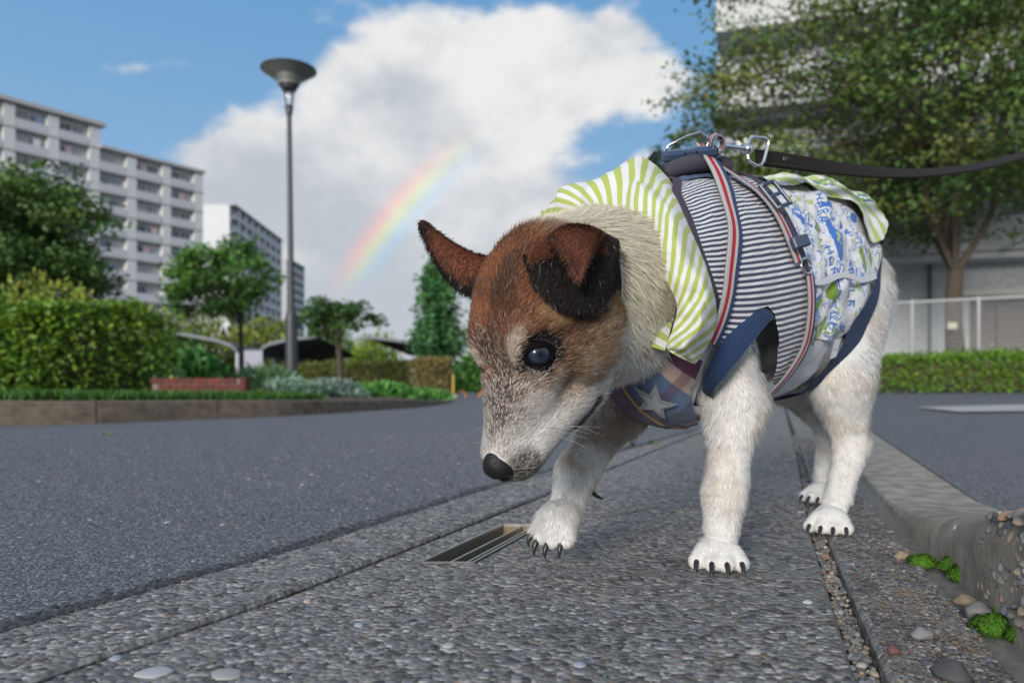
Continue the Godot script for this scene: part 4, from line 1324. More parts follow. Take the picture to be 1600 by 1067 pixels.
func make_carports() -> void:
	carport("carport roof sloping down to white posts by the young tree", [Vector2(268, 522), Vector2(300, 526), Vector2(340, 534), Vector2(360, 541), Vector2(369, 550)], 40.0, Vector3(-1.5, 0, -14), 4)
	carport("carport with an arched dark roof behind the lamp post", [Vector2(404, 556), Vector2(409, 545), Vector2(420, 539), Vector2(450, 532), Vector2(494, 527)], 40.0, Vector3(-4.2, 0, -30), 0)
	carport("carport with a dark roof beside the upright green tree", [Vector2(571, 528), Vector2(610, 532), Vector2(650, 538), Vector2(660, 546)], 42.0, Vector3(-1.1, 0, -26), 3)
	var mb := MB.new()
	for i in 9:
		mb.bbox(Vector3(i * 0.11, 0, 0), Vector3(i * 0.11 + 0.10, 1.95, 0.05), 0.01)
	var s := put("screen_panel", mb, mat("carport post", Color(0.33, 0.345, 0.41), 0.5))
	s.position = at(381, 600, 39.0) * Vector3(1, 0, 1)
	tag(s, "pale ribbed screen standing between the two carports", "screen")
	# far wall of the parking court
	mb = MB.new()
	mb.bbox(Vector3(-20, 0, -79.0), Vector3(-8.5, 1.3, -78.6), 0.05)
	var w := put("court_wall", mb, mat("court wall", Color(0.2, 0.21, 0.22), 0.9))
	tag(w, "grey low wall at the back of the carports", "wall")

func make_fence() -> void:
	var a := at(1330, 600, 18.0) * Vector3(1, 0, 1)
	var b := at(1900, 600, 14.6) * Vector3(1, 0, 1)
	var t := thing("wire_fence", "pale steel wire fence in front of the building's ground floor", "fence", a)
	var e := b - a
	var steel := mat("galvanised steel", Color(0.34, 0.36, 0.38), 0.45, 0.4)
	var n := 5
	for i in n + 1:
		var p := e * (i / float(n))
		var mb := MB.new()
		mb.tube(PackedVector3Array([p, p + Vector3(0, 2.15, 0)]), PackedFloat32Array([0.035, 0.035]), 8)
		put("post", mb, steel, t)
	for y in [0.75, 2.1]:
		var mb := MB.new()
		mb.tube(PackedVector3Array([Vector3(0, y, 0), e + Vector3(0, y, 0)]), PackedFloat32Array([0.032, 0.032]), 8)
		put("rail", mb, steel, t)
	var mb := MB.new()
	for i in 150:
		var p := e * (i / 150.0)
		mb.tube(PackedVector3Array([p + Vector3(0, 0.75, 0), p + Vector3(0, 2.1, 0)]), PackedFloat32Array([0.004, 0.004]), 4, false)
	for i in 14:
		mb.tube(PackedVector3Array([Vector3(0, 0.75 + i * 0.1, 0), e + Vector3(0, 0.75 + i * 0.1, 0)]), PackedFloat32Array([0.004, 0.004]), 4, false)
	var w := put("wire_mesh", mb, mat("wire", Color(0.45, 0.47, 0.5), 0.5, 0.2), t)
	w.set_meta("kind", "stuff")

func make_bricks() -> void:
	rng.seed = 9
	var o := at(248, 622, 5.35) * Vector3(1, 0, 1)
	o.y = 0.088
	var t := thing("brick_edging", "low red brick edging of the flower bed behind the grass", "brick edging", o)
	var tones := [Color(0.13, 0.034, 0.024), Color(0.16, 0.042, 0.03), Color(0.10, 0.03, 0.026), Color(0.08, 0.04, 0.036)]
	for row in 3:
		for i in 6:
			var mb := MB.new()
			var x := i * 0.104 + (0.052 if row == 1 else 0.0) - 0.03
			mb.bbox(Vector3(x, row * 0.043, rn(-0.004, 0.004)), Vector3(x + 0.096, row * 0.043 + 0.038, 0.07), 0.004)
			put("brick", mb, mat("brick %d" % (rng.randi() % 4), tones[rng.randi() % 4], 0.9), t)
	var mb := MB.new()
	mb.bbox(Vector3(0.612, 0, -0.03), Vector3(0.655, 0.13, 0.075), 0.005)
	put("end_brick", mb, mat("brick 1", tones[1], 0.9), t)
	mb = MB.new()
	mb.box(Vector3(-0.02, 0, 0.012), Vector3(0.61, 0.122, 0.06))
	put("mortar", mb, mat("brick mortar", Color(0.2, 0.17, 0.15), 1.0), t)

func make_posts() -> void:
	var d := 8.4
	var mb := MB.new()
	mb.tube(PackedVector3Array([Vector3.ZERO, Vector3(0, 0.26, 0)]), PackedFloat32Array([0.013, 0.013]), 10)
	var t := thing("marker_post", "thin yellow marker post at the end of the planted bed", "post", at(708, 625, d) * Vector3(1, 0, 1))
	put("stem", mb, mat("yellow paint", Color(0.52, 0.33, 0.03), 0.5), t)
	mb = MB.new()
	mb.lathe([Vector2(0.0, 0.255), Vector2(0.014, 0.256), Vector2(0.012, 0.275), Vector2(0.0, 0.282)], Vector3.ZERO, 10)
	put("cap", mb, mats["yellow paint"], t)
	mb = MB.new()
	mb.bbox(Vector3(-0.045, 0, -0.04), Vector3(0.045, 0.045, 0.04), 0.012)
	put("base_block", mb, mat("pale concrete", Color(0.55, 0.54, 0.50), 0.9), t)
	for s in [718.0, 753.0]:
		var h := thing("parking_hoop", "low orange parking hoop beside the yellow marker post" if s < 730.0 else "low orange parking hoop standing clear of the marker post", "hoop", at(s - 4.0, 620, 9.4) * Vector3(1, 0, 1), 0.0, "orange parking hoops")
		var pts := PackedVector3Array()
		var rad := PackedFloat32Array()
		for i in 11:
			var a := PI * i / 10.0
			pts.append(Vector3(0.055 - 0.055 * cos(a), 0.02 + 0.06 * sin(a), 0))
			rad.append(0.011)
		mb = MB.new()
		mb.tube(pts, rad, 8)
		put("bar", mb, mat("orange paint", Color(0.55, 0.20, 0.02), 0.5), h)
		for x in [0.0, 0.11]:
			mb = MB.new()
			mb.lathe([Vector2(0.016, 0), Vector2(0.016, 0.015), Vector2(0.011, 0.028)], Vector3(x, 0, 0), 8)
			put("foot", mb, mats["orange paint"], h)

# ---------------------------------------------------------------- the dog
const DOG_AT := Vector3(0.158, 0.0, -0.726)       # under the shoulders
var fw := Vector3(-0.733, 0, 0.68).normalized()   # the way it walks
var lf := Vector3(0.68, 0, 0.733).normalized()    # its left
var hF := Vector3.ZERO                            # head: along the muzzle, crown, left
var hU := Vector3.ZERO
var hL := Vector3.ZERO
var hO := Vector3.ZERO
var dog: Node3D

func dp(a: float, y: float, s: float) -> Vector3:    # a: metres behind the shoulders, s: metres to its left
	return DOG_AT - fw * a + lf * s + Vector3(0, y, 0)

func hp(f: float, u: float, l: float) -> Vector3:
	return hO + hF * f + hU * u + hL * l

# a field of rounded cones and ellipsoids joined softly, meshed as surface nets
class Field:
	var lo: Vector3
	var cell: float
	var nx: int
	var ny: int
	var nz: int
	var k: float
	var g := PackedFloat32Array()
	func _init(lo_: Vector3, hi: Vector3, cell_: float, k_: float) -> void:
		lo = lo_; cell = cell_; k = k_
		nx = int((hi.x - lo.x) / cell) + 2
		ny = int((hi.y - lo.y) / cell) + 2
		nz = int((hi.z - lo.z) / cell) + 2
		g.resize(nx * ny * nz)
		g.fill(0.0)
	func span(a: Vector3, b: Vector3) -> Array:
		var m := 4.5 * k
		var p := (a - Vector3.ONE * m - lo) / cell
		var q := (b + Vector3.ONE * m - lo) / cell
		return [clampi(int(p.x), 0, nx - 1), clampi(int(q.x) + 1, 0, nx - 1), clampi(int(p.y), 0, ny - 1), clampi(int(q.y) + 1, 0, ny - 1), clampi(int(p.z), 0, nz - 1), clampi(int(q.z) + 1, 0, nz - 1)]
	func cone(a: Vector3, b: Vector3, ra: float, rb: float, sign := 1.0) -> void:
		var r := maxf(ra, rb)
		var s := span(a.min(b) - Vector3.ONE * r, a.max(b) + Vector3.ONE * r)
		var ba := b - a
		var l2 := maxf(1e-9, ba.length_squared())
		var ik := 1.0 / k
		for x in range(s[0], s[1] + 1):
			for y in range(s[2], s[3] + 1):
				var p := Vector3(lo.x + x * cell, lo.y + y * cell, lo.z + s[4] * cell)
				var at0 := (x * ny + y) * nz
				for z in range(s[4], s[5] + 1):
					var h := clampf((p - a).dot(ba) / l2, 0.0, 1.0)
					var d := (p - a - ba * h).length() - ra - (rb - ra) * h
					if d < 4.5 * k:
						g[at0 + z] += sign * exp(-d * ik)
					p.z += cell
	func ball(c: Vector3, r: Vector3, basis: Basis, sign := 1.0) -> void:
		var m := maxf(r.x, maxf(r.y, r.z))
		var s := span(c - Vector3.ONE * m, c + Vector3.ONE * m)
		var inv := basis.inverse()
		var ik := 1.0 / k
		for x in range(s[0], s[1] + 1):
			for y in range(s[2], s[3] + 1):
				var at0 := (x * ny + y) * nz
				for z in range(s[4], s[5] + 1):
					var q := inv * (Vector3(lo.x + x * cell, lo.y + y * cell, lo.z + z * cell) - c)
					var e := q / r
					var l := e.length()
					var gl := (e / r).length()
					var d := l * (l - 1.0) / maxf(gl, 1e-6)
					if d < 4.5 * k:
						g[at0 + z] += sign * exp(-d * ik)
	func net(mb: MB) -> void:
		var ids := PackedInt32Array()
		ids.resize(nx * ny * nz)
		ids.fill(-1)
		var first := mb.v.size()
		var sx := ny * nz
		var offs := [0, sx, nz, sx + nz, 1, sx + 1, nz + 1, sx + nz + 1]
		var ed := [[0, 1], [2, 3], [4, 5], [6, 7], [0, 2], [1, 3], [4, 6], [5, 7], [0, 4], [1, 5], [2, 6], [3, 7]]
		for x in nx - 1:
			for y in ny - 1:
				var at0 := (x * ny + y) * nz
				for z in nz - 1:
					var i := at0 + z
					var ins := 0
					for c in 8:
						if g[i + offs[c]] > 1.0:
							ins += 1
					if ins == 0 or ins == 8:
						continue
					var sum := Vector3.ZERO
					var cnt := 0
					for e in ed:
						var va := g[i + offs[e[0]]]
						var vb := g[i + offs[e[1]]]
						if (va > 1.0) != (vb > 1.0):
							var la := log(maxf(va, 1e-6))
							var lb := log(maxf(vb, 1e-6))
							var t := la / (la - lb)
							var pa := Vector3(e[0] & 1, (e[0] >> 1) & 1, e[0] >> 2)
							var pb := Vector3(e[1] & 1, (e[1] >> 1) & 1, e[1] >> 2)
							sum += pa.lerp(pb, t)
							cnt += 1
					ids[i] = mb.vert(lo + (Vector3(x, y, z) + sum / cnt) * cell, Vector3.UP)
		for x in range(1, nx - 1):
			for y in range(1, ny - 1):
				for z in range(1, nz - 1):
					var i := (x * ny + y) * nz + z
					var a := g[i] > 1.0
					for ax in 3:
						var st: int = [sx, nz, 1][ax]
						if a == (g[i + st] > 1.0):
							continue
						var u: int = [nz, 1, sx][ax]
						var w: int = [1, sx, nz][ax]
						var q := [ids[i], ids[i - u], ids[i - u - w], ids[i - w]]
						if q[0] < 0 or q[1] < 0 or q[2] < 0 or q[3] < 0:
							continue
						if a:
							mb.tri(q[0], q[1], q[2]); mb.tri(q[0], q[2], q[3])
						else:
							mb.tri(q[0], q[2], q[1]); mb.tri(q[0], q[3], q[2])

# ---- coat colours by place on the animal, with shade painted on the lifted leg
func mixc(a: Color, b: Color, t: float) -> Color:
	return a.lerp(b, clampf(t, 0.0, 1.0))

func seg_d(p: Vector2, a: Vector2, b: Vector2) -> float:
	var h := clampf((p - a).dot(b - a) / (b - a).length_squared(), 0.0, 1.0)
	return (p - a - (b - a) * h).length()

func near(q: Vector3, c: Vector3, r: Vector3) -> float:       # 1 at c, 0 from radius r on
	var e := (q - c) / r
	return smoothstep(1.0, 0.45, e.length())

func head_colour(q: Vector3) -> Color:          # q = along muzzle, crown, left
	var n1 := noise.get_noise_3dv(q * 9000.0)
	var n2 := noise.get_noise_3dv(q * 3200.0 + Vector3(50, 0, 0))
	var rust := Color(0.185, 0.078, 0.040).lerp(Color(0.085, 0.042, 0.026), clampf(0.25 + n2 * 1.2, 0.0, 0.8))
	var brown := Color(0.105, 0.055, 0.032)
	var dark := Color(0.045, 0.032, 0.028)
	var tan := Color(0.34, 0.22, 0.115)
	var grey := Color(0.33, 0.30, 0.275)
	var white := Color(0.66, 0.65, 0.63)
	var cream := Color(0.70, 0.64, 0.50)
	var w := q + Vector3(1, 1, 1) * n2 * 0.012
	var al := absf(w.z)
	var c := rust
	# crown to brow: rust, a darker saddle between the eyes
	c = mixc(c, dark, near(w, Vector3(0.005, 0.045, 0.006), Vector3(0.035, 0.03, 0.012)) * 0.55)
	c = mixc(c, brown, smoothstep(0.022, 0.045, al) * 0.75)
	c = mixc(c, dark, near(w, Vector3(-0.004, 0.014, 0.050), Vector3(0.036, 0.028, 0.034)) * 0.85)
	# sides behind the eye
	var low := smoothstep(0.016, -0.016, w.y)
	c = mixc(c, mixc(Color(0.13, 0.078, 0.046), Color(0.36, 0.265, 0.175), 0.5 + n1 * 1.5), low * 0.9 * smoothstep(0.018, 0.032, al))
	c = mixc(c, mixc(tan, grey, 0.4 + n1), smoothstep(-0.002, -0.026, w.y) * 0.85 * smoothstep(-0.015, 0.02, w.x))
	c = mixc(c, white, smoothstep(-0.026, -0.048, w.y - 0.2 * minf(0.0, w.x)))
	c = mixc(c, Color(0.23, 0.115, 0.042), near(w, Vector3(-0.036, -0.028, 0.046), Vector3(0.028, 0.050, 0.040)) * 0.95)
	# muzzle: grizzled, darker along the bridge, white at the lips
	var muz := smoothstep(0.045, 0.075, w.x)
	var griz := mixc(brown, grey, 0.50 + n1 * 1.3)
	griz = mixc(griz, white, smoothstep(0.008, -0.013, w.y) * 0.94)
	griz = mixc(griz, white, smoothstep(0.085, 0.11, w.x) * 0.35)
	c = mixc(c, griz, muz)
	var bridge := smoothstep(0.016, 0.004, al) * smoothstep(0.03, 0.05, w.x) * smoothstep(0.115, 0.09, w.x)
	c = mixc(c, mixc(dark, brown, 0.55 + n1), bridge * 0.85)
	# pale brows and the white flash beside each eye
	c = mixc(c, Color(0.50, 0.44, 0.36), near(Vector3(w.x, w.y, al), Vector3(0.044, 0.026, 0.016), Vector3(0.024, 0.013, 0.0085)) * 0.75)
	c = mixc(c, tan, near(Vector3(w.x, w.y, al), Vector3(0.018, 0.026, 0.036), Vector3(0.012, 0.014, 0.018)) * 0.8)
	c = mixc(c, white, near(w, Vector3(0.040, 0.016, -0.034), Vector3(0.03, 0.03, 0.016)) * 0.85)
	# dark rim round the eyes, black lips
	c = mixc(c, Color(0.012, 0.011, 0.012), smoothstep(1.0, 0.72, ((Vector3(q.x, q.y, absf(q.z)) - EYE_AT) / Vector3(0.0205, 0.0165, 0.022)).length() + n1 * 0.22))
	c = mixc(c, Color(0.02, 0.016, 0.017), near(Vector3(q.x, q.y, 0), Vector3(0.112, -0.022, 0), Vector3(0.016, 0.017, 1)) * 0.9)
	# black lips along the mouth
	var lip := minf(seg_d(Vector2(q.x, q.y), Vector2(0.040, -0.060), Vector2(0.078, -0.0555)), seg_d(Vector2(q.x, q.y), Vector2(0.078, -0.0555), Vector2(0.112, -0.0415)))
	c = mixc(c, Color(0.022, 0.016, 0.016), smoothstep(0.0060, 0.0030, lip) * smoothstep(0.004, 0.008, al))
	# nape
	c = mixc(c, cream, smoothstep(-0.040, -0.062, w.x - 0.25 * maxf(0.0, al - 0.03)))
	return c

const EYE_AT := Vector3(0.042, 0.0160, 0.0285)

func body_colour(p: Vector3) -> Color:
	var r := p - DOG_AT
	var a := -r.dot(fw)
	var s := r.dot(lf)
	var n1 := noise.get_noise_3dv(p * 7000.0)
	var n2 := noise.get_noise_3dv(p * 2600.0 + Vector3(9, 9, 0))
	var c := Color(0.69, 0.69, 0.68)
	c = mixc(c, Color(0.55, 0.46, 0.38), smoothstep(0.0, 0.35, n2) * 0.42 * smoothstep(0.03, 0.06, r.y))   # biscuit ticking where the pink skin shows
	c = mixc(c, Color(0.30, 0.27, 0.25), smoothstep(0.18, 0.45, n1) * 0.26 * smoothstep(0.26, 0.20, r.y))
	c = mixc(c, Color(0.70, 0.635, 0.495), smoothstep(0.02, -0.05, a) * smoothstep(0.19, 0.25, r.y))       # creamy neck
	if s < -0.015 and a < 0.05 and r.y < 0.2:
		c = mixc(c, Color(0.27, 0.21, 0.165), smoothstep(0.085, 0.13, r.y + n2 * 0.03) * 0.75)       # greyish-brown shade painted into the lifted leg's upper part
	if s < -0.015 and a > 0.2:
		c = mixc(c, Color(0.33, 0.28, 0.235), smoothstep(0.10, 0.17, r.y) * 0.6)
	return c

# ---- hair: a tapering ribbon of three faces per strand
var fv := PackedVector3Array()
var fn := PackedVector3Array()
var fc := PackedColorArray()
var fx := PackedInt32Array()

func strand(p: Vector3, n: Vector3, comb: Vector3, length: float, lift: float, wide: float, col: Color) -> void:
	var t := comb - n * comb.dot(n)
	var tl := t.length()
	t = t / tl if tl > 1e-4 else n.cross(Vector3.UP).normalized()
	var j := Vector3(rng.randf() - 0.5, rng.randf() - 0.5, rng.randf() - 0.5)
	var d1 := (t + n * lift + j * 0.4).normalized()
	var d2 := (t + n * lift * 0.35 + j * 0.75 + Vector3(0, -0.12, 0)).normalized()
	var m := p + d1 * length * 0.5
	var e := m + d2 * length * 0.5
	var w := d1.cross(n)
	if w.length_squared() < 1e-4:
		w = d1.cross(Vector3.RIGHT)
	w = w.normalized() * wide * 0.5
	var nn := (n * 0.75 + w.cross(d1).normalized() * 0.45 + j * 0.25).normalized()
	var k := fv.size()
	fv.append(p - w); fv.append(p + w); fv.append(m - w * 0.8); fv.append(m + w * 0.8); fv.append(e)
	for i in 5:
		fn.append(nn); fc.append(col)
	# winding chosen so that the face looks outwards
	for i in [0, 3, 1, 0, 2, 3, 2, 4, 3]:
		fx.append(k + i)

func fur_mesh(called: String, parent: Node3D) -> void:
	if fv.is_empty():
		return
	var mb := MB.new()
	mb.v = fv; mb.n = fn; mb.c = fc; mb.ix = fx
	mb.t.resize(fv.size())
	var m := vmat("hair", 0.7)
	m.backlight_enabled = true
	m.backlight = Color(0.22, 0.21, 0.2)
	m.metallic_specular = 0.18
	var o := put(called, mb, m, parent)
	o.set_meta("kind", "stuff")
	fv = PackedVector3Array(); fn = PackedVector3Array(); fc = PackedColorArray(); fx = PackedInt32Array()

# spread strands over the triangles mb.ix[from..to)
func grow(mb: MB, from: int, to: int, per_m2: float, kind: int) -> void:
	var carry := 0.0
	for i in range(from, to, 3):
		var a := mb.v[mb.ix[i]]
		var b := mb.v[mb.ix[i + 1]]
		var c := mb.v[mb.ix[i + 2]]
		var ar := (b - a).cross(c - a).length() * 0.5
		if kind == 1 and hidden_by_coat((a + b + c) / 3.0):
			continue
		carry += ar * per_m2
		while carry > 1.0:
			carry -= 1.0
			var u := sqrt(rng.randf())
			var v := rng.randf()
			var p := a * (1.0 - u) + b * (u * (1.0 - v)) + c * (u * v)
			var n := (mb.n[mb.ix[i]] * (1.0 - u) + mb.n[mb.ix[i + 1]] * (u * (1.0 - v)) + mb.n[mb.ix[i + 2]] * (u * v)).normalized()
			if kind == 0:
				hair_on_head(p, n)
			elif kind == 1:
				hair_on_body(p, n)
			else:
				hair_on_ear(p, n, mb.c[mb.ix[i]])

func vary(c: Color, spread: float) -> Color:
	var b := exp(rng.randfn() * spread)
	return Color(minf(c.r * b, 0.8), minf(c.g * b, 0.8), minf(c.b * b, 0.78))

func hair_on_head(p: Vector3, n: Vector3) -> void:
	var r := p - hO
	var q := Vector3(r.dot(hF), r.dot(hU), r.dot(hL))
	if q.x < -0.066:
		hair_on_body(p, n)
		return
	# bare skin: nose leather and the eyes
	if ((q - Vector3(0.114, -0.0165, 0)) / Vector3(0.0135, 0.0138, 0.0118)).length() < 1.0:
		return
	var eye := ((Vector3(q.x, q.y, absf(q.z)) - EYE_AT) / Vector3(0.0115, 0.0098, 0.018)).length()
	if eye < 1.0:
		return
	var c := head_colour(q)
	var length := 0.0068
	length = lerpf(length, 0.0042, smoothstep(0.03, 0.075, q.x))
	length = lerpf(length, 0.013, smoothstep(-0.02, -0.05, q.y) * smoothstep(0.06, 0.03, q.x))
	length = lerpf(length, 0.017, smoothstep(-0.02, -0.06, q.x))
	length *= lerpf(0.35, 1.0, smoothstep(1.0, 1.8, eye))
	var comb := -hF * 0.9 + hL * signf(q.z) * 0.35 * smoothstep(0.0, 0.02, absf(q.z)) - hU * 0.25 * smoothstep(0.02, -0.03, q.y)
	if q.x < 0.06:
		comb += Vector3(0, -0.25, 0)
	var mixed := vary(c, 0.28)
	var salt := smoothstep(0.015, 0.07, q.x)
	var k := rng.randf()
	if k < 0.05 + salt * 0.27:
		mixed = vary(Color(0.52, 0.50, 0.47), 0.15).lerp(c, 0.75 - 0.6 * salt)
	elif k < 0.03 + salt * 0.25 + (0.12 + 0.07 * salt) * clampf(1.25 - c.r * 1.7, 0.1, 1.0):
		mixed = vary(Color(0.06, 0.045, 0.04), 0.3).lerp(c, 0.6 - 0.15 * salt)
	strand(p, n, comb, length * rn(0.65, 1.25), rn(0.22, 0.55), rn(0.00034, 0.0006), mixed)

func hair_on_body(p: Vector3, n: Vector3) -> void:
	var r := p - DOG_AT
	var a := -r.dot(fw)
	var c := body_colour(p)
	var length := 0.0066
	if r.y < 0.035:
		length = 0.0024
	elif r.y > 0.19 and a < 0.0:
		length = 0.017          # the ruff
	elif r.y > 0.12:
		length = 0.0125
	var comb := Vector3(0, -1.0, 0) - fw * 0.25
	if a < 0.0 and r.y > 0.19:
		comb = Vector3(0, -0.8, 0) - fw * 0.9 + lf * 0.1
	var clump := noise.get_noise_3dv(p * 12000.0)
	comb += (0.35 if a < 0.0 and r.y > 0.19 else 1.0) * Vector3(noise.get_noise_3dv(p * 4200.0), 0, noise.get_noise_3dv(p * 4200.0 + Vector3(77, 0, 0))) * 0.9
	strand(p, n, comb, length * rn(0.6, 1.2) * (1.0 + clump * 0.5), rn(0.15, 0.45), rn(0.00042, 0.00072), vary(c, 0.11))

func hair_on_ear(p: Vector3, n: Vector3, c: Color) -> void:
	if c.r < 0.03 and rng.randf() < 0.22:         # longer black fringe with odd grey hairs
		var g := Color(0.22, 0.21, 0.20) if rng.randf() < 0.03 else Color(0.014, 0.013, 0.015)
		strand(p, n, hF * 0.5 + hL * rn(-0.5, 0.5) + Vector3(0, -0.5, 0), rn(0.005, 0.009), rn(0.2, 0.6), rn(0.0004, 0.0006), vary(g, 0.3))
		return
	strand(p, n, hF * 0.2 + hL * rn(-0.3, 0.3) + Vector3(0, rn(-0.7, 0.1), 0), rn(0.003, 0.007), rn(0.2, 0.6), rn(0.00034, 0.00058), vary(c, 0.3))

# ---- body
func claw(parent: Node3D, at0: Vector3, dir: Vector3, down: Vector3, length: float, r: float) -> void:
	var pts := PackedVector3Array()
	var rad := PackedFloat32Array()
	for i in 7:
		var t := i / 6.0
		pts.append(at0 + dir * length * sin(t * 1.5) + down * length * (1.0 - cos(t * 1.5)) * 0.85)
		rad.append(r * (1.0 - 0.82 * t * t))
	var mb := MB.new()
	mb.tube(pts, rad, 8)
	var m := mat("claw", Color(0.022, 0.021, 0.024), 0.32)
	put("claw", mb, m, parent)

func paw(mb: MB, parent: Node3D, mid: Vector3, dir: Vector3, up: Vector3, spread: float, splay := 1.0) -> void:
	var side := dir.cross(up).normalized()
	var f := Field.new(mid - Vector3.ONE * 0.05, mid + Vector3.ONE * 0.05, 0.0022, 0.0015)
	f.ball(mid - dir * 0.004 + up * 0.007, Vector3(0.018 * spread, 0.015, 0.021), Basis(side, up, -dir))
	for i in 4:
		var k := i - 1.5
		var fwd := 0.021 - absf(k) * 0.0052
		var b := mid + side * k * 0.0088 * spread + dir * fwd * 0.35 + up * 0.005
		var e := mid + side * k * 0.0128 * spread * splay + dir * fwd - up * 0.0015
		f.cone(b, e, 0.0088, 0.0074)
		claw(parent, e + dir * 0.0052 + up * 0.0012, (dir - up * 0.25 + side * k * 0.10).normalized(), -up, 0.0086 + 0.002 * fposmod(i * 0.37, 1.0), 0.0027)
	f.net(mb)

func make_dog() -> void:
	rng.seed = 2024
	hF = Vector3(-0.315, -0.865, 0.39).normalized()
	hL = Vector3(0.79, 0.0, 0.613).normalized()
	hL = (hL - hF * hL.dot(hF)).normalized()
	hU = hF.cross(hL).normalized()
	hO = at(838, 498, 0.557)
	dog = thing("dog", "small old brown and white terrier walking with one forepaw raised, in striped clothes", "dog", Vector3.ZERO)
	var axes := Basis(-fw, Vector3.UP, lf)
	var mb := MB.new()
	var f := Field.new(Vector3(-0.08, -0.005, -1.16), Vector3(0.56, 0.43, -0.56), 0.0068, 0.0075)
	f.ball(dp(0.02, 0.243, 0), Vector3(0.10, 0.098, 0.066), axes)
	f.ball(dp(0.15, 0.272, 0), Vector3(0.13, 0.092, 0.064), axes)
	f.ball(dp(0.300, 0.290, 0), Vector3(0.095, 0.086, 0.066), axes)
	# neck up to the back of the head
	f.cone(dp(-0.01, 0.276, 0), hp(-0.035, -0.010, 0.0), 0.066, 0.050)
	f.cone(dp(-0.040, 0.225, 0), hp(-0.01, -0.035, 0.0), 0.052, 0.040)
	f.cone(at(950, 378, 0.70), at(880, 412, 0.635), 0.036, 0.036)
	# left foreleg, standing
	f.cone(dp(0.004, 0.22, 0.040), dp(0.020, 0.155, 0.057), 0.034, 0.0245)
	f.cone(dp(0.020, 0.155, 0.058), dp(0.004, 0.070, 0.056), 0.0245, 0.0158)
	f.cone(dp(0.004, 0.070, 0.056), dp(-0.001, 0.022, 0.055), 0.0166, 0.0158)
	# right foreleg, lifted and reaching
	f.cone(dp(-0.01, 0.22, -0.042), dp(-0.012, 0.150, -0.052), 0.040, 0.027)
	f.cone(dp(-0.012, 0.150, -0.052), dp(-0.092, 0.086, -0.043), 0.0255, 0.0155)
	f.cone(dp(-0.092, 0.086, -0.043), dp(-0.114, 0.047, -0.039), 0.0155, 0.0152)
	# hind legs: left under the body, right stretched back
	f.cone(dp(0.338, 0.285, 0.030), dp(0.268, 0.180, 0.050), 0.054, 0.036)
	f.cone(dp(0.262, 0.180, 0.050), dp(0.290, 0.098, 0.055), 0.034, 0.0175)
	f.cone(dp(0.290, 0.098, 0.055), dp(0.243, 0.022, 0.054), 0.0165, 0.0150)
	f.cone(dp(0.29, 0.270, -0.040), dp(0.345, 0.185, -0.050), 0.056, 0.038)
	f.cone(dp(0.345, 0.185, -0.050), dp(0.462, 0.108, -0.048), 0.033, 0.0165)
	f.cone(dp(0.462, 0.108, -0.048), dp(0.445, 0.02, -0.048), 0.0155, 0.0145)
	f.net(mb)
	paw(mb, dog, dp(-0.006, 0.0095, 0.055), Vector3(-0.22, 0, 0.975).normalized(), Vector3.UP, 1.02)
	paw(mb, dog, dp(0.232, 0.0095, 0.054), Vector3(-0.50, 0, 0.866).normalized(), Vector3.UP, 1.0)
	paw(mb, dog, dp(0.437, 0.0095, -0.048), fw, Vector3.UP, 1.0)
	var rd := (fw * 0.84 + Vector3(0, -0.52, 0) - lf * 0.08).normalized()
	var ru := (fw * 0.75 + Vector3(0, 0.6, 0)).normalized()
	ru = (ru - rd * ru.dot(rd)).normalized()
	paw(mb, dog, dp(-0.120, 0.041, -0.039), rd, ru, 1.08, 0.95)
	claw(dog, dp(-0.090, 0.074, -0.030), (Vector3(0, -0.8, 0) - fw * 0.3 + lf * 0.35).normalized(), -fw, 0.014, 0.0026)
	var body_end := mb.ix.size()
	# the head on a finer grid, in its own axes
	var hb := MB.new()
	var h := Field.new(Vector3(-0.105, -0.095, -0.075), Vector3(0.145, 0.07, 0.075), 0.0033, 0.0042)
	var own := Basis()
	h.ball(Vector3(-0.014, 0.002, 0), Vector3(0.062, 0.050, 0.048), own)
	h.ball(Vector3(-0.03, -0.03, 0), Vector3(0.05, 0.045, 0.045), own)
	for s: float in [-1.0, 1.0]:
		h.ball(Vector3(0.028, 0.020, 0.0165 * s), Vector3(0.026, 0.018, 0.0150), own)          # brows
		h.ball(Vector3(0.000, -0.020, 0.033 * s), Vector3(0.038, 0.034, 0.023), own)          # cheeks
		h.cone(Vector3(0.048, -0.042, 0.0155 * s), Vector3(0.103, -0.030, 0.0085 * s), 0.0205, 0.0135)   # lips
		h.cone(Vector3(0.03, 0.0, 0.024 * s), Vector3(0.062, -0.012, 0.012 * s), 0.014, 0.014)
	h.cone(Vector3(0.030, 0.0, 0), Vector3(0.106, -0.0165, 0), 0.0245, 0.0145)                 # bridge
	h.cone(Vector3(0.010, -0.060, 0), Vector3(0.097, -0.0475, 0), 0.022, 0.0085)              # lower jaw
	h.ball(Vector3(0.025, -0.058, 0.017), Vector3(0.034, 0.018, 0.014), own)
	h.ball(Vector3(0.025, -0.058, -0.017), Vector3(0.034, 0.018, 0.014), own)
	for s: float in [-1.0, 1.0]:
		h.ball(EYE_AT * Vector3(1, 1, s) + Vector3(0.001, 0.0035, 0.005 * s), Vector3(0.0105, 0.0092, 0.0105), own, -1.6)      # sockets
		h.cone(Vector3(0.046, -0.062, 0.036 * s), Vector3(0.108, -0.0435, 0.0165 * s), 0.0026, 0.0024, -2.5)              # mouth line
	h.net(hb)
	var head_v := mb.v.size()
	for i in hb.v.size():
		var q := hb.v[i]
		mb.v.append(hp(q.x, q.y, q.z)); mb.n.append(Vector3.UP); mb.c.append(head_colour(q)); mb.t.append(Vector2.ZERO)
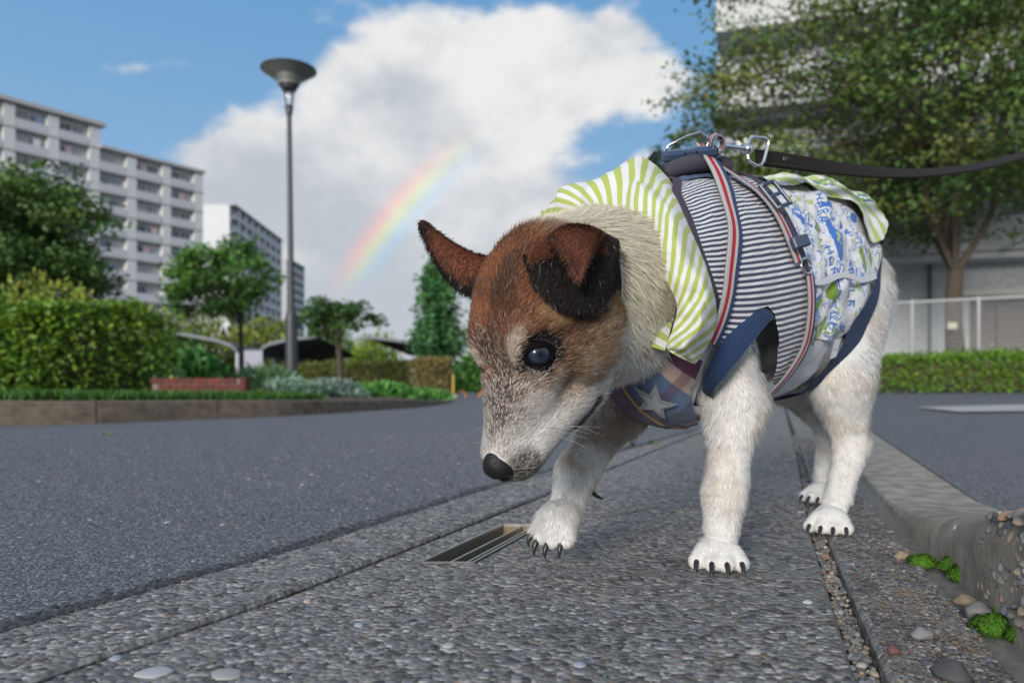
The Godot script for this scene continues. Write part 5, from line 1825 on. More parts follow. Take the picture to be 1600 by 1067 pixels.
	for i in range(0, hb.ix.size(), 3):
		mb.ix.append(hb.ix[i] + head_v); mb.ix.append(hb.ix[i + 2] + head_v); mb.ix.append(hb.ix[i + 1] + head_v)      # the head's axes are left-handed
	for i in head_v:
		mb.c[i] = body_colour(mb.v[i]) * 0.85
	var head_end := mb.ix.size()
	make_ears(mb)
	var ear_end := mb.ix.size()
	smooth_normals(mb)
	var hide := vmat("hide", 0.8)
	put("body", mb, hide, dog)
	# hair
	grow(mb, 0, body_end, 1250000.0, 1)
	fur_mesh("body_fur", dog)
	grow(mb, body_end, head_end, 3300000.0, 0)
	grow(mb, head_end, ear_end, 1900000.0, 2)
	fur_mesh("head_fur", dog)
	make_face()

# thick leaf of skin between two rails of points
func sheet(mb: MB, rows: Array, thick: float, cols: Array) -> void:
	var m: int = rows[0].size()
	var first := mb.v.size()
	for side in 2:
		for i in rows.size():
			for j in m:
				var e0: Vector3 = rows[mini(i + 1, rows.size() - 1)][j] - rows[maxi(i - 1, 0)][j]
				var e1: Vector3 = rows[i][mini(j + 1, m - 1)] - rows[i][maxi(j - 1, 0)]
				var n := e0.cross(e1).normalized()
				mb.col = cols[side].call(i / float(rows.size() - 1), j / float(m - 1))
				mb.vert(rows[i][j] + n * thick * (0.5 if side == 0 else -0.5), n)
	var half := rows.size() * m
	for i in rows.size() - 1:
		for j in m - 1:
			var a := first + i * m + j
			mb.tri(a, a + m, a + m + 1); mb.tri(a, a + m + 1, a + 1)
			var b := a + half
			mb.tri(b, b + m + 1, b + m); mb.tri(b, b + 1, b + m + 1)
	for i in rows.size() - 1:
		for j in [0, m - 1]:
			var a: int = first + i * m + j
			var b := a + half
			if j == 0:
				mb.tri(a, b, b + m); mb.tri(a, b + m, a + m)
			else:
				mb.tri(a, b + m, b); mb.tri(a, a + m, b + m)
	mb.col = Color.WHITE

func make_ears(mb: MB) -> void:
	var black := Color(0.026, 0.022, 0.022)
	var rust := Color(0.165, 0.062, 0.036)
	var skin := Color(0.17, 0.075, 0.055)
	# far ear: held out sideways, seen along its edge
	var base := hp(-0.026, 0.022, -0.040)
	var tip := at(658, 349, 0.585)
	var along := tip - base
	var wide := (hF * 0.75 + Vector3(0, -0.5, 0)).normalized()
	wide = (wide - along.normalized() * wide.dot(along.normalized())).normalized()
	var back := along.cross(wide).normalized()
	var rows := []
	for i in 11:
		var t := i / 10.0
		var row := []
		for j in 7:
			var u := j / 3.0 - 1.0
			var w := 0.0185 * pow(1.0 - t, 0.9) * (1.0 + 0.35 * t) + 0.0012
			var p := base + along * t + wide * u * w + back * (0.010 * (1.0 - u * u) * (1.0 - 0.6 * t)) + Vector3(0, -0.010 * sin(t * PI), 0)
			row.append(p)
		rows.append(row)
	var paint := func(t: float, u: float) -> Color:
		var c := rust.lerp(black, smoothstep(0.35, 0.6, absf(t - 0.45) + 0.25 * u))
		return c.lerp(black, smoothstep(0.55, 0.85, u))
	sheet(mb, rows, 0.0035, [paint, paint])
	# near ear: a cup, and its flap folded forward over it
	var b0 := [at(838, 446, 0.506), at(874, 482, 0.503), at(926, 490, 0.511), at(964, 448, 0.533)]
	var fl := at(820, 396, 0.504)
	var fm := at(890, 358, 0.548)
	var fr := at(966, 374, 0.540)
	rows = []
	for i in 9:
		var t := i / 8.0
		var row := []
		for j in 9:
			var u := j / 8.0
			var e := fl.lerp(fr, u) + (fm - (fl + fr) / 2.0) * 4.0 * u * (1.0 - u)
			var bq: Vector3 = b0[0].lerp(b0[1], clampf(u * 3, 0, 1)) if u < 0.333 else (b0[1].lerp(b0[2], (u - 0.333) * 3) if u < 0.667 else b0[2].lerp(b0[3], (u - 0.667) * 3))
			row.append(bq.lerp(e, t) + Vector3(0, 0.002, 0.011) * sin(u * PI) * sin(t * PI))
		rows.append(row)
	var inside := func(_t: float, _u: float) -> Color: return black
	var outside := func(t: float, u: float) -> Color: return rust.lerp(black, maxf(smoothstep(0.6, 0.9, u), smoothstep(0.75, 0.5, t)))
	sheet(mb, rows, 0.0035, [inside, outside])
	var gl := at(854, 374, 0.505)
	var gm := at(893, 354, 0.538)
	var gr := at(940, 362, 0.535)
	var gt := at(906, 439, 0.486)
	rows = []
	for i in 9:
		var t := i / 8.0
		var row := []
		for j in 9:
			var u := j / 8.0
			var e := gl.lerp(gr, u) + (gm - (gl + gr) / 2.0) * 4.0 * u * (1.0 - u)
			var q := e.lerp(gt, t)
			q += Vector3(0, 0.006, 0.011) * sin(minf(t * 1.2, 1.0) * PI) * (0.5 + 0.5 * sin(u * PI))
			row.append(q)
		rows.append(row)
	var flap := func(t: float, u: float) -> Color:
		var c := rust.lerp(skin, smoothstep(0.3, 0.8, t) * 0.7)
		c = c.lerp(black, smoothstep(0.36, 0.5, absf(u - 0.5)) * 0.55)
		return c.lerp(black, near(Vector3(t, u, 0), Vector3(0.12, 0.55, 0), Vector3(0.12, 0.28, 1)) * 0.6)
	sheet(mb, rows, 0.003, [flap, flap])

func lid_mat() -> StandardMaterial3D:
	var m := mat("eyelid", Color(0.006, 0.0055, 0.006), 0.8)
	m.metallic_specular = 0.12
	return m

func make_face() -> void:
	var wet := mat("eyeball", Color(0.010, 0.009, 0.011), 0.08)
	wet.clearcoat_enabled = true
	wet.clearcoat = 0.6
	wet.clearcoat_roughness = 0.03
	var iris := vmat("clouded iris", 0.12)
	iris.clearcoat_enabled = true
	iris.clearcoat = 0.4
	iris.metallic_specular = 0.2
	iris.clearcoat_roughness = 0.04
	for s: float in [-1.0, 1.0]:
		var c := hp(EYE_AT.x - 0.001, EYE_AT.y - 0.0015, (EYE_AT.z - 0.0035) * s + (0.006 if s < 0.0 else 0.0))
		var mb := MB.new()
		mb.ball(c, Vector3.ONE * 0.0100, Basis(), 24, 16)
		var e := put("eye", mb, wet, dog)
		# the clouded lens
		var g := (hF * 0.36 + hU * 0.52 + hL * s * 0.80).normalized()
		var t := g.cross(Vector3.UP).normalized()
		var b := g.cross(t)
		mb = MB.new()
		for i in 9:
			var al := deg_to_rad(58.0) * i / 8.0
			for j in 28:
				var a := TAU * j / 28
				var o := g * cos(al) + (t * cos(a) + b * sin(a)) * sin(al)
				var k := i / 8.0
				var lens := Color(0.017, 0.021, 0.031)
				lens = lens.lerp(Color(0.026, 0.037, 0.066), smoothstep(0.25, 0.45, k) * smoothstep(0.8, 0.6, k) * (0.4 + 0.6 * absf(cos(a))))
				lens = lens.lerp(Color(0.008, 0.008, 0.010), smoothstep(0.26, 0.12, k) * 0.85)
				lens = lens.lerp(Color(0.004, 0.004, 0.005), smoothstep(0.84, 1.0, k))
				mb.col = lens
				mb.vert(c + o * 0.01012, o)
		for i in 8:
			for j in 28:
				var k := (j + 1) % 28
				mb.tri(i * 28 + j, (i + 1) * 28 + j, (i + 1) * 28 + k); mb.tri(i * 28 + j, (i + 1) * 28 + k, i * 28 + k)
		face_out(mb)
		put("iris", mb, iris, e)
		if s < 0.0:
			continue
		# dark lids round it, the upper one low over the eye
		mb = MB.new()
		var ring := PackedVector3Array()
		var rr := PackedFloat32Array()
		var fx2 := (hL * 0.8 - hF * 0.25 - hU * 0.25)                 # from the inner corner to the outer
		fx2 = (fx2 - g * fx2.dot(g)).normalized()
		var up2 := g.cross(fx2).normalized()
		if up2.y < 0.0:
			up2 = -up2
		for i in 25:
			var an := TAU * i / 24.0
			var hh := 0.0060 if sin(an) > 0.0 else 0.0070
			ring.append(c + g * (0.0072 - 0.003 * absf(cos(an))) + fx2 * cos(an) * 0.0104 + up2 * sin(an) * hh)
			rr.append(0.0016 + (0.0014 if sin(an) > 0.3 else 0.0))
		mb.tube(ring, rr, 8, false)
		put("eyelid", mb, lid_mat(), e)
	# nose leather
	var f := Field.new(Vector3(0.095, -0.045, -0.03), Vector3(0.14, 0.01, 0.03), 0.0016, 0.0018)
	var own := Basis()
	f.ball(Vector3(0.113, -0.0160, 0), Vector3(0.0128, 0.0132, 0.0100), own)
	for s: float in [-1.0, 1.0]:
		f.ball(Vector3(0.1145, -0.0185, 0.0062 * s), Vector3(0.0100, 0.0092, 0.0058), own)
		f.ball(Vector3(0.1238, -0.0215, 0.0062 * s), Vector3(0.0045, 0.0032, 0.0034), own, -3.5)
	f.cone(Vector3(0.121, -0.024, 0), Vector3(0.114, -0.0325, 0), 0.003, 0.0035)
	var nb := MB.new()
	f.net(nb)
	for i in nb.v.size():
		nb.v[i] = hp(nb.v[i].x, nb.v[i].y, nb.v[i].z)
	for i in range(0, nb.ix.size(), 3):
		var x := nb.ix[i + 1]
		nb.ix[i + 1] = nb.ix[i + 2]
		nb.ix[i + 2] = x
	smooth_normals(nb)
	var nm := triplanar(mat("nose leather", Color(0.010, 0.010, 0.012), 0.48), 60.0, true)
	nm.heightmap_enabled = true
	nm.heightmap_texture = noise_tex(0.05, FastNoiseLite.TYPE_CELLULAR, 1, [], 77, 256)
	nm.heightmap_scale = -0.04
	nm.metallic_specular = 0.4
	put("nose", nb, nm, dog)
	# whiskers
	for s: float in [-1.0, 1.0]:
		var mb: MB
		for i in 5:
			mb = MB.new()
			var a := hp(rn(0.068, 0.096), rn(-0.038, -0.018), rn(0.022, 0.026) * s)
			var d := (hL * s * 0.9 - hF * rn(0.1, 0.5) - hU * rn(-0.1, 0.5)).normalized()
			var w := PackedVector3Array()
			var wr := PackedFloat32Array()
			for j in 6:
				var t := j / 5.0
				w.append(a + d * t * rn(0.030, 0.034) + Vector3(0, -0.008, 0) * t * t)
				wr.append(0.00022 * (1.0 - 0.8 * t))
			mb.tube(w, wr, 4, false)
			put("whisker", mb, mat("whisker", Color(0.12, 0.11, 0.10) if i % 3 else Color(0.3, 0.3, 0.28), 0.4), dog)

func face_out(mb: MB) -> void:      # turn every triangle to the side its normals point to
	for i in range(0, mb.ix.size(), 3):
		var a := mb.ix[i]
		var b := mb.ix[i + 1]
		var d := mb.ix[i + 2]
		if (mb.v[d] - mb.v[a]).cross(mb.v[b] - mb.v[a]).dot(mb.n[a] + mb.n[b] + mb.n[d]) < 0.0:
			mb.ix[i + 1] = d
			mb.ix[i + 2] = b

# ---------------------------------------------------------------- clothes: a surface round the trunk, a along it and th round it (0 on the back, 90 on the left flank)
func poly4(c: Array, x: float) -> float:
	return (((c[0] * x + c[1]) * x + c[2]) * x + c[3]) * x + c[4]

const C_TOP := [-7.017, 4.6693, -1.3284, 0.319, 0.3656]
const C_BOT := [22.5472, -14.8382, 3.0693, -0.0856, 0.1316]
const C_WID := [-4.0977, 3.1363, -0.9849, 0.1172, 0.083]

func coat(a: float, th: float, off := 0.0) -> Vector3:
	var t := poly4(C_TOP, a)
	var b := poly4(C_BOT, a)
	var r := deg_to_rad(th)
	return dp(a, (t + b) * 0.5 + ((t - b) * 0.5 + off) * cos(r), (poly4(C_WID, a) + off) * sin(r))

func coat_out(a: float, th: float) -> Vector3:
	return (coat(a, th, 0.01) - coat(a, th, 0.0)).normalized()

func hidden_by_coat(p: Vector3) -> bool:
	var r := p - DOG_AT
	var a := -r.dot(fw)
	if r.y > 0.20 and a < 0.02 and (p - HOOD_A).dot(hood_n) > 0.022:
		return true
	if r.dot(lf) > 0.03 and r.y < 0.218 and a > -0.04 and a < 0.055:
		return false
	if a < -0.085 or a > 0.33:
		return false
	var t := poly4(C_TOP, a)
	var b := poly4(C_BOT, a)
	var y := (r.y - (t + b) * 0.5) / ((t - b) * 0.5)
	var s := r.dot(lf) / poly4(C_WID, a)
	if a > hem_a(rad_to_deg(atan2(absf(s), y))) - 0.004:
		return false
	return y * y + s * s < (1.3 if a > 0.2 and r.y > 0.2 else 1.06)

var T_HEM := [[0.0, 0.365], [50.0, 0.345], [71.0, 0.328], [85.0, 0.312], [99.0, 0.296], [116.0, 0.279], [138.0, 0.258], [155.0, 0.225], [180.0, 0.20]]

func hem_a(th: float) -> float:
	return lerp_table(T_HEM, minf(absf(th), 180.0))

# the opening of the hood, as a plane through its rim
var HOOD_A := at(926, 322, 0.666)
var hood_n := (at(1058, 478, 0.58) - at(926, 322, 0.666)).cross(at(884, 392, 0.705) - at(926, 322, 0.666)).normalized() * hood_side()

func hood_side() -> float:
	var n := (at(1058, 478, 0.58) - at(926, 322, 0.666)).cross(at(884, 392, 0.705) - at(926, 322, 0.666))
	return 1.0 if n.dot(dp(0.1, 0.3, 0.0) - at(926, 322, 0.666)) > 0.0 else -1.0

# ---------------------------------------------------------------- cloth
func pic(w: int, h: int) -> Image:
	return Image.create(w, h, false, Image.FORMAT_RGB8)

func srgb(c: Color) -> Color:
	return c.linear_to_srgb()

func tex_mat(called: String, im: Image, rough := 0.9) -> StandardMaterial3D:
	var m := mat(called, Color.WHITE, rough)
	m.albedo_texture = ImageTexture.create_from_image(im)
	m.rim_enabled = true
	m.rim = 0.25
	return m

func weave(m: StandardMaterial3D, im: Image, depth: float) -> void:
	m.heightmap_enabled = true
	m.heightmap_texture = ImageTexture.create_from_image(im)
	m.heightmap_scale = depth

# stripes across v; duty is the share of the first colour
func stripes(n: int, a: Color, b: Color, duty: float, blur := 0.06) -> Image:
	var im := pic(n, n)
	for y in n:
		for x in n:
			var t := (y + 0.5) / n + 0.012 * sin(x * TAU * 3.0 / n)
			var k := smoothstep(duty + blur, duty - blur, absf(fposmod(t, 1.0) - 0.5) * 2.0)
			var f := 0.94 + 0.12 * fposmod(sin(x * 12.9898 + y * 78.233) * 43758.5, 1.0)
			im.set_pixel(x, y, srgb(b.lerp(a, k) * f))
	return im

func ribs(n: int, count: int) -> Image:
	var im := pic(n, n)
	for y in n:
		for x in n:
			var k := 0.5 + 0.5 * sin(TAU * count * x / n)
			im.set_pixel(x, y, Color(k, k, k))
	return im

# a patch of cloth inside an outline of (a, th) points, lying off metres above the trunk surface
func patch(called: String, parent: Node3D, m: Material, outline: Array, off: Callable, uv: Callable, step := 0.006) -> MeshInstance3D:
	var poly := PackedVector2Array()
	for i in outline.size():
		var p: Vector2 = outline[i]
		var q: Vector2 = outline[(i + 1) % outline.size()]
		var a := Vector2(p.x, deg_to_rad(p.y) * 0.11)
		var b := Vector2(q.x, deg_to_rad(q.y) * 0.11)
		var n := maxi(1, int(a.distance_to(b) / step))
		for k in n:
			poly.append(a.lerp(b, k / float(n)))
	var pts := poly.duplicate()
	var lo := poly[0]
	var hi := poly[0]
	for p in poly:
		lo = lo.min(p); hi = hi.max(p)
	var y := lo.y
	var odd := false
	while y < hi.y:
		var x := lo.x + (step * 0.5 if odd else 0.0)
		while x < hi.x:
			var p := Vector2(x + 0.00013 * sin(y * 9000.0), y + 0.00011 * sin(x * 7000.0))
			if Geometry2D.is_point_in_polygon(p, poly):
				var edge := false
				for q in poly:
					if q.distance_squared_to(p) < step * step * 0.2:
						edge = true
						break
				if not edge:
					pts.append(p)
			x += step
		odd = not odd
		y += step * 0.87
	var tris := Geometry2D.triangulate_delaunay(pts)
	var mb := MB.new()
	for p in pts:
		var th := rad_to_deg(p.y / 0.11)
		mb.vert(coat(p.x, th, off.call(p.x, th)), coat_out(p.x, th), uv.call(p.x, th))
	for i in range(0, tris.size(), 3):
		var c := (pts[tris[i]] + pts[tris[i + 1]] + pts[tris[i + 2]]) / 3.0
		if Geometry2D.is_point_in_polygon(c, poly):
			mb.tri(tris[i], tris[i + 1], tris[i + 2])
	face_out(mb)
	smooth_normals(mb)
	return put(called, mb, m, parent)

# a band of webbing along (a, th) points
func band(called: String, parent: Node3D, m: Material, line: Array, wide: float, off: float, thick := 0.0016, reps := 60.0) -> MeshInstance3D:
	var pts := []
	for i in line.size() - 1:
		var p0: Vector3 = line[maxi(i - 1, 0)]
		var p3: Vector3 = line[mini(i + 2, line.size() - 1)]
		for k in 6:
			pts.append(line[i].cubic_interpolate(line[i + 1], p0, p3, k / 6.0))
	pts.append(line[-1])
	var q := []
	var up := []
	for p in pts:
		q.append(coat(p.x, p.y, off + p.z))
		up.append(coat_out(p.x, p.y))
	return ribbon(called, parent, m, q, up, wide, thick, reps)

func ribbon(called: String, parent: Node3D, m: Material, q: Array, up: Array, wide: float, thick: float, reps := 60.0) -> MeshInstance3D:
	var mb := MB.new()
	var s := 0.0
	var n := q.size()
	for i in n:
		if i > 0:
			s += q[i].distance_to(q[i - 1])
		var d: Vector3 = (q[mini(i + 1, n - 1)] - q[maxi(i - 1, 0)]).normalized()
		var o: Vector3 = (up[i] - d * up[i].dot(d)).normalized()
		var w: Vector3 = d.cross(o) * wide * 0.5
		var r: Vector3 = o * thick
		var e := w.normalized()
		for k in [[-1.0, 0.0, 0.0, -e], [-1.0, 0.8, 0.0, (o - e).normalized()], [-0.88, 1.0, 0.06, o], [0.0, 1.06, 0.5, o], [0.88, 1.0, 0.94, o], [1.0, 0.8, 1.0, (o + e).normalized()], [1.0, 0.0, 1.0, e]]:
			mb.vert(q[i] + w * k[0] + r * k[1], k[3], Vector2(1.0 - k[2], s * reps))
	for i in n - 1:
		for k in 6:
			var a := i * 7 + k
			mb.tri(a, a + 1, a + 8); mb.tri(a, a + 8, a + 7)
	face_out(mb)
	return put(called, mb, m, parent)

func crease(a: float, th: float, s: float) -> float:      # soft folds of loose cloth
	return s * (noise.get_noise_2d(a * 1900.0, th * 5.5) + 0.5 * noise.get_noise_2d(a * 5200.0 + 40.0, th * 11.0))

# ---- the print of the shirt's back
const GLYPHS := {"S": "01110100000111000001100001111", "A": "0010001010100011111110001", "R": "1111010001111101010010010", "E": "1111110000111101000011111", "L": "1000010000100001000011111", "H": "1000110001111111000110001", "N": "1000111001101011001110001", "U": "1000110001100011000101110", "F": "1111110000111101000010000", "T": "1111100100001000010000100", "O": "0111010001100011000101110", "G": "0111010000101111000101110"}

func stamp(im: Image, cx: float, cy: float, rx: float, ry: float, turn: float, c: Color, inside: Callable) -> void:
	var r := maxf(rx, ry) * 1.45
	var ca := cos(turn)
	var sa := sin(turn)
	var col := srgb(c)
	for y in range(maxi(0, int(cy - r)), mini(im.get_height(), int(cy + r))):
		for x in range(maxi(0, int(cx - r)), mini(im.get_width(), int(cx + r))):
			var dx := x - cx
			var dy := y - cy
			var u := (dx * ca + dy * sa) / rx
			var v := (-dx * sa + dy * ca) / ry
			if u > -1.0 and u < 1.0 and v > -1.0 and v < 1.0 and inside.call(u, v):
				im.set_pixel(x, y, col)

func word(im: Image, text: String, cx: float, cy: float, size: float, turn: float, c: Color) -> void:
	var d := Vector2(cos(turn), sin(turn))
	for i in text.length():
		var g: String = GLYPHS.get(text[i], GLYPHS["O"])
		var p := Vector2(cx, cy) + d * (i - text.length() * 0.5 + 0.5) * size * 1.35
		stamp(im, p.x, p.y, size * 0.5, size * 0.62, turn, c, func(u, v): return g[clampi(int((v + 1.0) * 2.5), 0, 4) * 5 + clampi(int((u + 1.0) * 2.5), 0, 4)] == "1")

func print_picture() -> Image:
	rng.seed = 88
	var n := 1024
	var im := pic(n, n)
	im.fill(srgb(Color(0.60, 0.61, 0.64)))
	var blue := Color(0.035, 0.13, 0.42)
	var pale := Color(0.16, 0.27, 0.52)
	var green := Color(0.14, 0.24, 0.022)
	var soft := Color(0.36, 0.46, 0.20)
	var oval := func(u, v): return u * u + v * v < 1.0
	var ring := func(u, v): return u * u + v * v < 1.0 and u * u + v * v > 0.55
	var tri := func(u, v): return absf(u) < (v + 1.0) * 0.5
	var star := func(u, v): return sqrt(u * u + v * v) < 0.45 + 0.5 * pow(absf(cos(atan2(v, u) * 2.5)), 3.0)
	var hook := func(u, v): return (u * u + v * v < 1.0 and u * u + v * v > 0.45 and u > -0.2) or (absf(u + 0.1) < 0.22 and v > 0.1)
	var bar := func(_u, _v): return true
	# scribbled lines first
	for i in 720:
		var p := Vector2(rn(0, n), rn(0, n))
		var a := rn(0, TAU)
		var c: Color = [pale, pale, blue, soft][rng.randi() % 4]
		for k in rng.randi() % 14 + 8:
			a += rn(-0.8, 0.8)
			p += Vector2(cos(a), sin(a)) * 3.2
			stamp(im, p.x, p.y, 2.3, 2.3, 0.0, c, oval)
	for i in 190:
		var c: Color = [blue, pale, green, soft, blue][rng.randi() % 5]
		var f: Callable = [oval, ring, tri, star, hook, bar][rng.randi() % 6]
		var s := rn(9, 24)
		stamp(im, rn(0, n), rn(0, n), s, s * rn(0.5, 1.1), rn(0, TAU), c, f)
	var words := ["SNUS", "HARE", "RELF", "ENE", "GEL", "TUNE", "ROLE", "NUT"]
	for i in 56:
		word(im, words[rng.randi() % words.size()], rn(0, n), rn(0, n), rn(16, 34), rn(-0.5, 0.5) + (PI / 2 if rng.randf() < 0.6 else 0.0), [blue, pale, green, blue][rng.randi() % 4])
	# the figures that stand out
	stamp(im, 150, 330, 40, 52, 0.5, green, tri)
	stamp(im, 470, 640, 34, 92, 0.12, blue, oval)
	stamp(im, 470, 640, 14, 34, 0.2, soft, star)
	stamp(im, 130, 210, 72, 34, 0.9, blue, oval)
	stamp(im, 215, 330, 62, 36, 0.8, soft, oval)
	stamp(im, 330, 980, 70, 40, -0.9, soft, oval)
	stamp(im, 250, 900, 120, 9, -0.95, green, bar)
	stamp(im, 390, 830, 48, 40, 0.3, green, tri)
	stamp(im, 860, 560, 44, 44, 0.2, green, hook)
	stamp(im, 800, 700, 22, 40, 0.1, green, oval)
	stamp(im, 690, 720, 20, 54, 0.1, green, oval)
	word(im, "HARE", 330, 520, 40, 1.2, green)
	word(im, "SNUS", 290, 330, 26, 1.45, blue)
	word(im, "RELF", 590, 830, 30, 1.5, blue)
	word(im, "GEL", 250, 130, 56, 0.6, blue)
	return im

func plaid_picture() -> Image:
	var n := 256
	var im := pic(n, n)
	var denim := Color(0.075, 0.12, 0.22)
	var wine := Color(0.10, 0.022, 0.045)
	var navy := Color(0.018, 0.025, 0.06)
	var sand := Color(0.42, 0.30, 0.24)
	for y in n:
		for x in n:
			var u := x / float(n)
			var v := y / float(n)
			var c := denim
			if v < 0.2: c = c.lerp(wine, 0.85)
			elif v < 0.34: c = c.lerp(sand, 0.75)
			elif v > 0.72: c = c.lerp(wine, 0.6)
			if u > 0.55 and u < 0.78: c = c.lerp(navy, 0.6)
			elif u > 0.9 or u < 0.06: c = c.lerp(sand, 0.5)
			elif u > 0.3 and u < 0.4: c = c.lerp(wine, 0.45)
			if absf(v - 0.80) < 0.016 or absf(u - 0.84) < 0.014: c = Color(0.42, 0.27, 0.04)
			var f := 0.85 + 0.3 * float((x + y) % 4 < 2) * 0.6 + 0.12 * fposmod(sin(x * 12.9898 + y * 78.233) * 43758.5, 1.0)
			im.set_pixel(x, y, srgb(c * f))
	return im

func webbing_mat() -> StandardMaterial3D:
	if mats.has("webbing"):
		return mats["webbing"]
	var im := pic(128, 32)
	for x in 128:
		var u := x / 128.0
		var c := Color(0.50, 0.47, 0.42)
		if u > 0.24 and u < 0.50: c = Color(0.40, 0.012, 0.045)
		elif u > 0.70: c = Color(0.022, 0.045, 0.13)
		for y in 32:
			var f := 0.80 + 0.28 * absf(sin(y * PI / 8.0 + (0.0 if int(u * 24) % 2 else PI / 2)))
			im.set_pixel(x, y, srgb(c * f))
	var m := tex_mat("webbing", im, 0.85)
	m.rim_enabled = false
	var h := pic(128, 32)
	for x in 128:
		for y in 32:
			var k := absf(sin(y * PI / 8.0 + (0.0 if int(x / 128.0 * 24) % 2 else PI / 2)))
			h.set_pixel(x, y, Color(k, k, k))
	weave(m, h, 0.05)
	return m

func make_shirt() -> void:
	# printed shirt with blue ribbed hems; the trunk, hem, cuffs, hood and hanging flap are its pieces
	var shirt := Node3D.new()
	shirt.name = "hooded_shirt"
	dog.add_child(shirt)
	shirt.set_meta("label", "white hooded dog shirt with blue and green printed back and green striped hood")
	var cloth := tex_mat("printed cotton", print_picture())
	var plain := mat("white cotton", Color(0.56, 0.57, 0.61), 0.95)
	plain.rim_enabled = true
	plain.rim = 0.25
	var outline := []
	for th in range(-100, 119, 6):
		outline.append(Vector2(hem_a(th) - lerpf(0.004, 0.055, smoothstep(72.0, 116.0, absf(th))), th))
	outline.append(Vector2(0.205, 118.0))
	outline.append(Vector2(0.06, 116.0))
	outline.append(Vector2(0.06, -100.0))
	var loose := func(a, th): return 0.001 + crease(a, th, 0.006) * smoothstep(0.07, 0.16, a) * smoothstep(0.03, 0.08, hem_a(th) - a) + 0.006 * smoothstep(0.14, 0.26, a) * smoothstep(70.0, 20.0, absf(th)) + 0.0022 * sin(a * 95.0 + th * 0.03) * smoothstep(0.12, 0.2, a)
	patch("printed_back", shirt, cloth, outline, loose, func(a, th): return Vector2((a - 0.05) / 0.30, (th + 15.0) / 150.0 * 1.08 + 0.04), 0.005)
	# pocket edge sewn across the flank
	var seam := []
	for i in 9:
		seam.append(Vector3(lerpf(0.098, 0.276, i / 8.0), 87.0 + sin(i * 1.3) * 1.2, 0.0))
	band("pocket_seam", shirt, plain, seam, 0.006, 0.0055, 0.0012)
	# belly and chest
	outline = []
	for th in range(118, 243, 5):
		var m := th if th <= 180 else 360 - th
		outline.append(Vector2(hem_a(m) - 0.012 - 0.045 * smoothstep(165.0, 118.0, m), th))
	outline.append(Vector2(-0.085, 242)); outline.append(Vector2(-0.09, 180)); outline.append(Vector2(-0.085, 100)); outline.append(Vector2(-0.034, 104)); outline.append(Vector2(-0.040, 128)); outline.append(Vector2(-0.024, 150)); outline.append(Vector2(0.045, 152)); outline.append(Vector2(0.082, 134)); outline.append(Vector2(0.09, 118)); outline.append(Vector2(0.19, 118))
	patch("belly_panel", shirt, plain, outline, func(a, th): return -0.001 + crease(a, th, 0.003), func(a, th): return Vector2(a, th), 0.008)
	# blue ribbed hem
	var blue := mat("blue ribbing", Color(0.012, 0.036, 0.108), 0.95)
	blue.rim_enabled = true
	blue.rim = 0.3
	weave(blue, ribs(64, 8), 0.12)
	outline = []
	for th in range(-180, 181, 6):
		outline.append(Vector2(hem_a(th), th))
	for th in range(180, -181, -6):
		outline.append(Vector2(hem_a(th) - lerpf(0.010, 0.064, smoothstep(68.0, 116.0, absf(th))) + 0.040 * smoothstep(128.0, 170.0, absf(th)), th))
	patch("hem", shirt, blue, outline, func(a, th): return 0.0048 + 0.0012 * sin(th * 0.21) - 0.004 * smoothstep(0.012, 0.0, hem_a(th) - a), func(a, th): return Vector2(th * 0.14, a * 30.0), 0.005)
	# cuff of the left sleeve: a wide ribbed band over the top of the foreleg
	var o_ := [at(1214, 486, 0.706), at(1192, 474, 0.674), at(1160, 488, 0.654), at(1131, 528, 0.642), at(1110, 568, 0.640), at(1099, 602, 0.651), at(1106, 618, 0.674), at(1140, 628, 0.706)]
	var i_ := [at(1222, 516, 0.706), at(1212, 506, 0.676), at(1192, 534, 0.654), at(1168, 564, 0.642), at(1140, 594, 0.642), at(1118, 614, 0.656), at(1118, 626, 0.678), at(1146, 634, 0.706)]
	var mb := MB.new()
	var rows := []
	for i in o_.size() - 1:
		for k in 5:
			var t := k / 5.0
			var a: Vector3 = o_[i].cubic_interpolate(o_[i + 1], o_[maxi(i - 1, 0)], o_[mini(i + 2, o_.size() - 1)], t)
			var b: Vector3 = a.lerp(i_[i].cubic_interpolate(i_[i + 1], i_[maxi(i - 1, 0)], i_[mini(i + 2, i_.size() - 1)], t), 0.78)
			var row := []
			for j in 9:
				var u := j / 8.0
				row.append(a.lerp(b, u) + Vector3(0.15, 0.1, 1).normalized() * 0.0020 * sin(u * PI) + Vector3(0.0, 0, -0.003) * (1.0 - u))
			rows.append(row)
	for i in rows.size():
		for j in 9:
			mb.vert(rows[i][j], Vector3(0.2, 0, 1), Vector2(j * 0.9 / 8.0 * 1.3, i * 0.1))
	for i in rows.size() - 1:
		for j in 8:
			var a := i * 9 + j
			mb.tri(a, a + 1, a + 10); mb.tri(a, a + 10, a + 9)
	face_out(mb)
	smooth_normals(mb)
	put("sleeve_cuff", mb, blue, shirt)
	# care label
	mb = MB.new()
	var c0 := coat(0.188, 118, 0.004)
	var e0 := (coat(0.203, 118, 0.004) - c0)
	var dn := (coat(0.19, 128, 0.007) - c0)
	mb.quad_uv(c0 + dn, c0 + e0 + dn * 0.92, c0 + e0, c0, Rect2(0, 0, 1, 1))
	mb.quad_uv(c0 + dn * 1.0 - coat_out(0.19, 120) * 0.001, c0 - coat_out(0.19, 120) * 0.001, c0 + e0 - coat_out(0.19, 120) * 0.001, c0 + e0 + dn * 0.92 - coat_out(0.19, 120) * 0.001, Rect2(0, 0, 1, 1))
	var im := pic(64, 64)
	im.fill(srgb(Color(0.62, 0.64, 0.72)))
	word(im, "TUNERAL", 34, 34, 5.2, 0.0, Color(0.05, 0.10, 0.16))
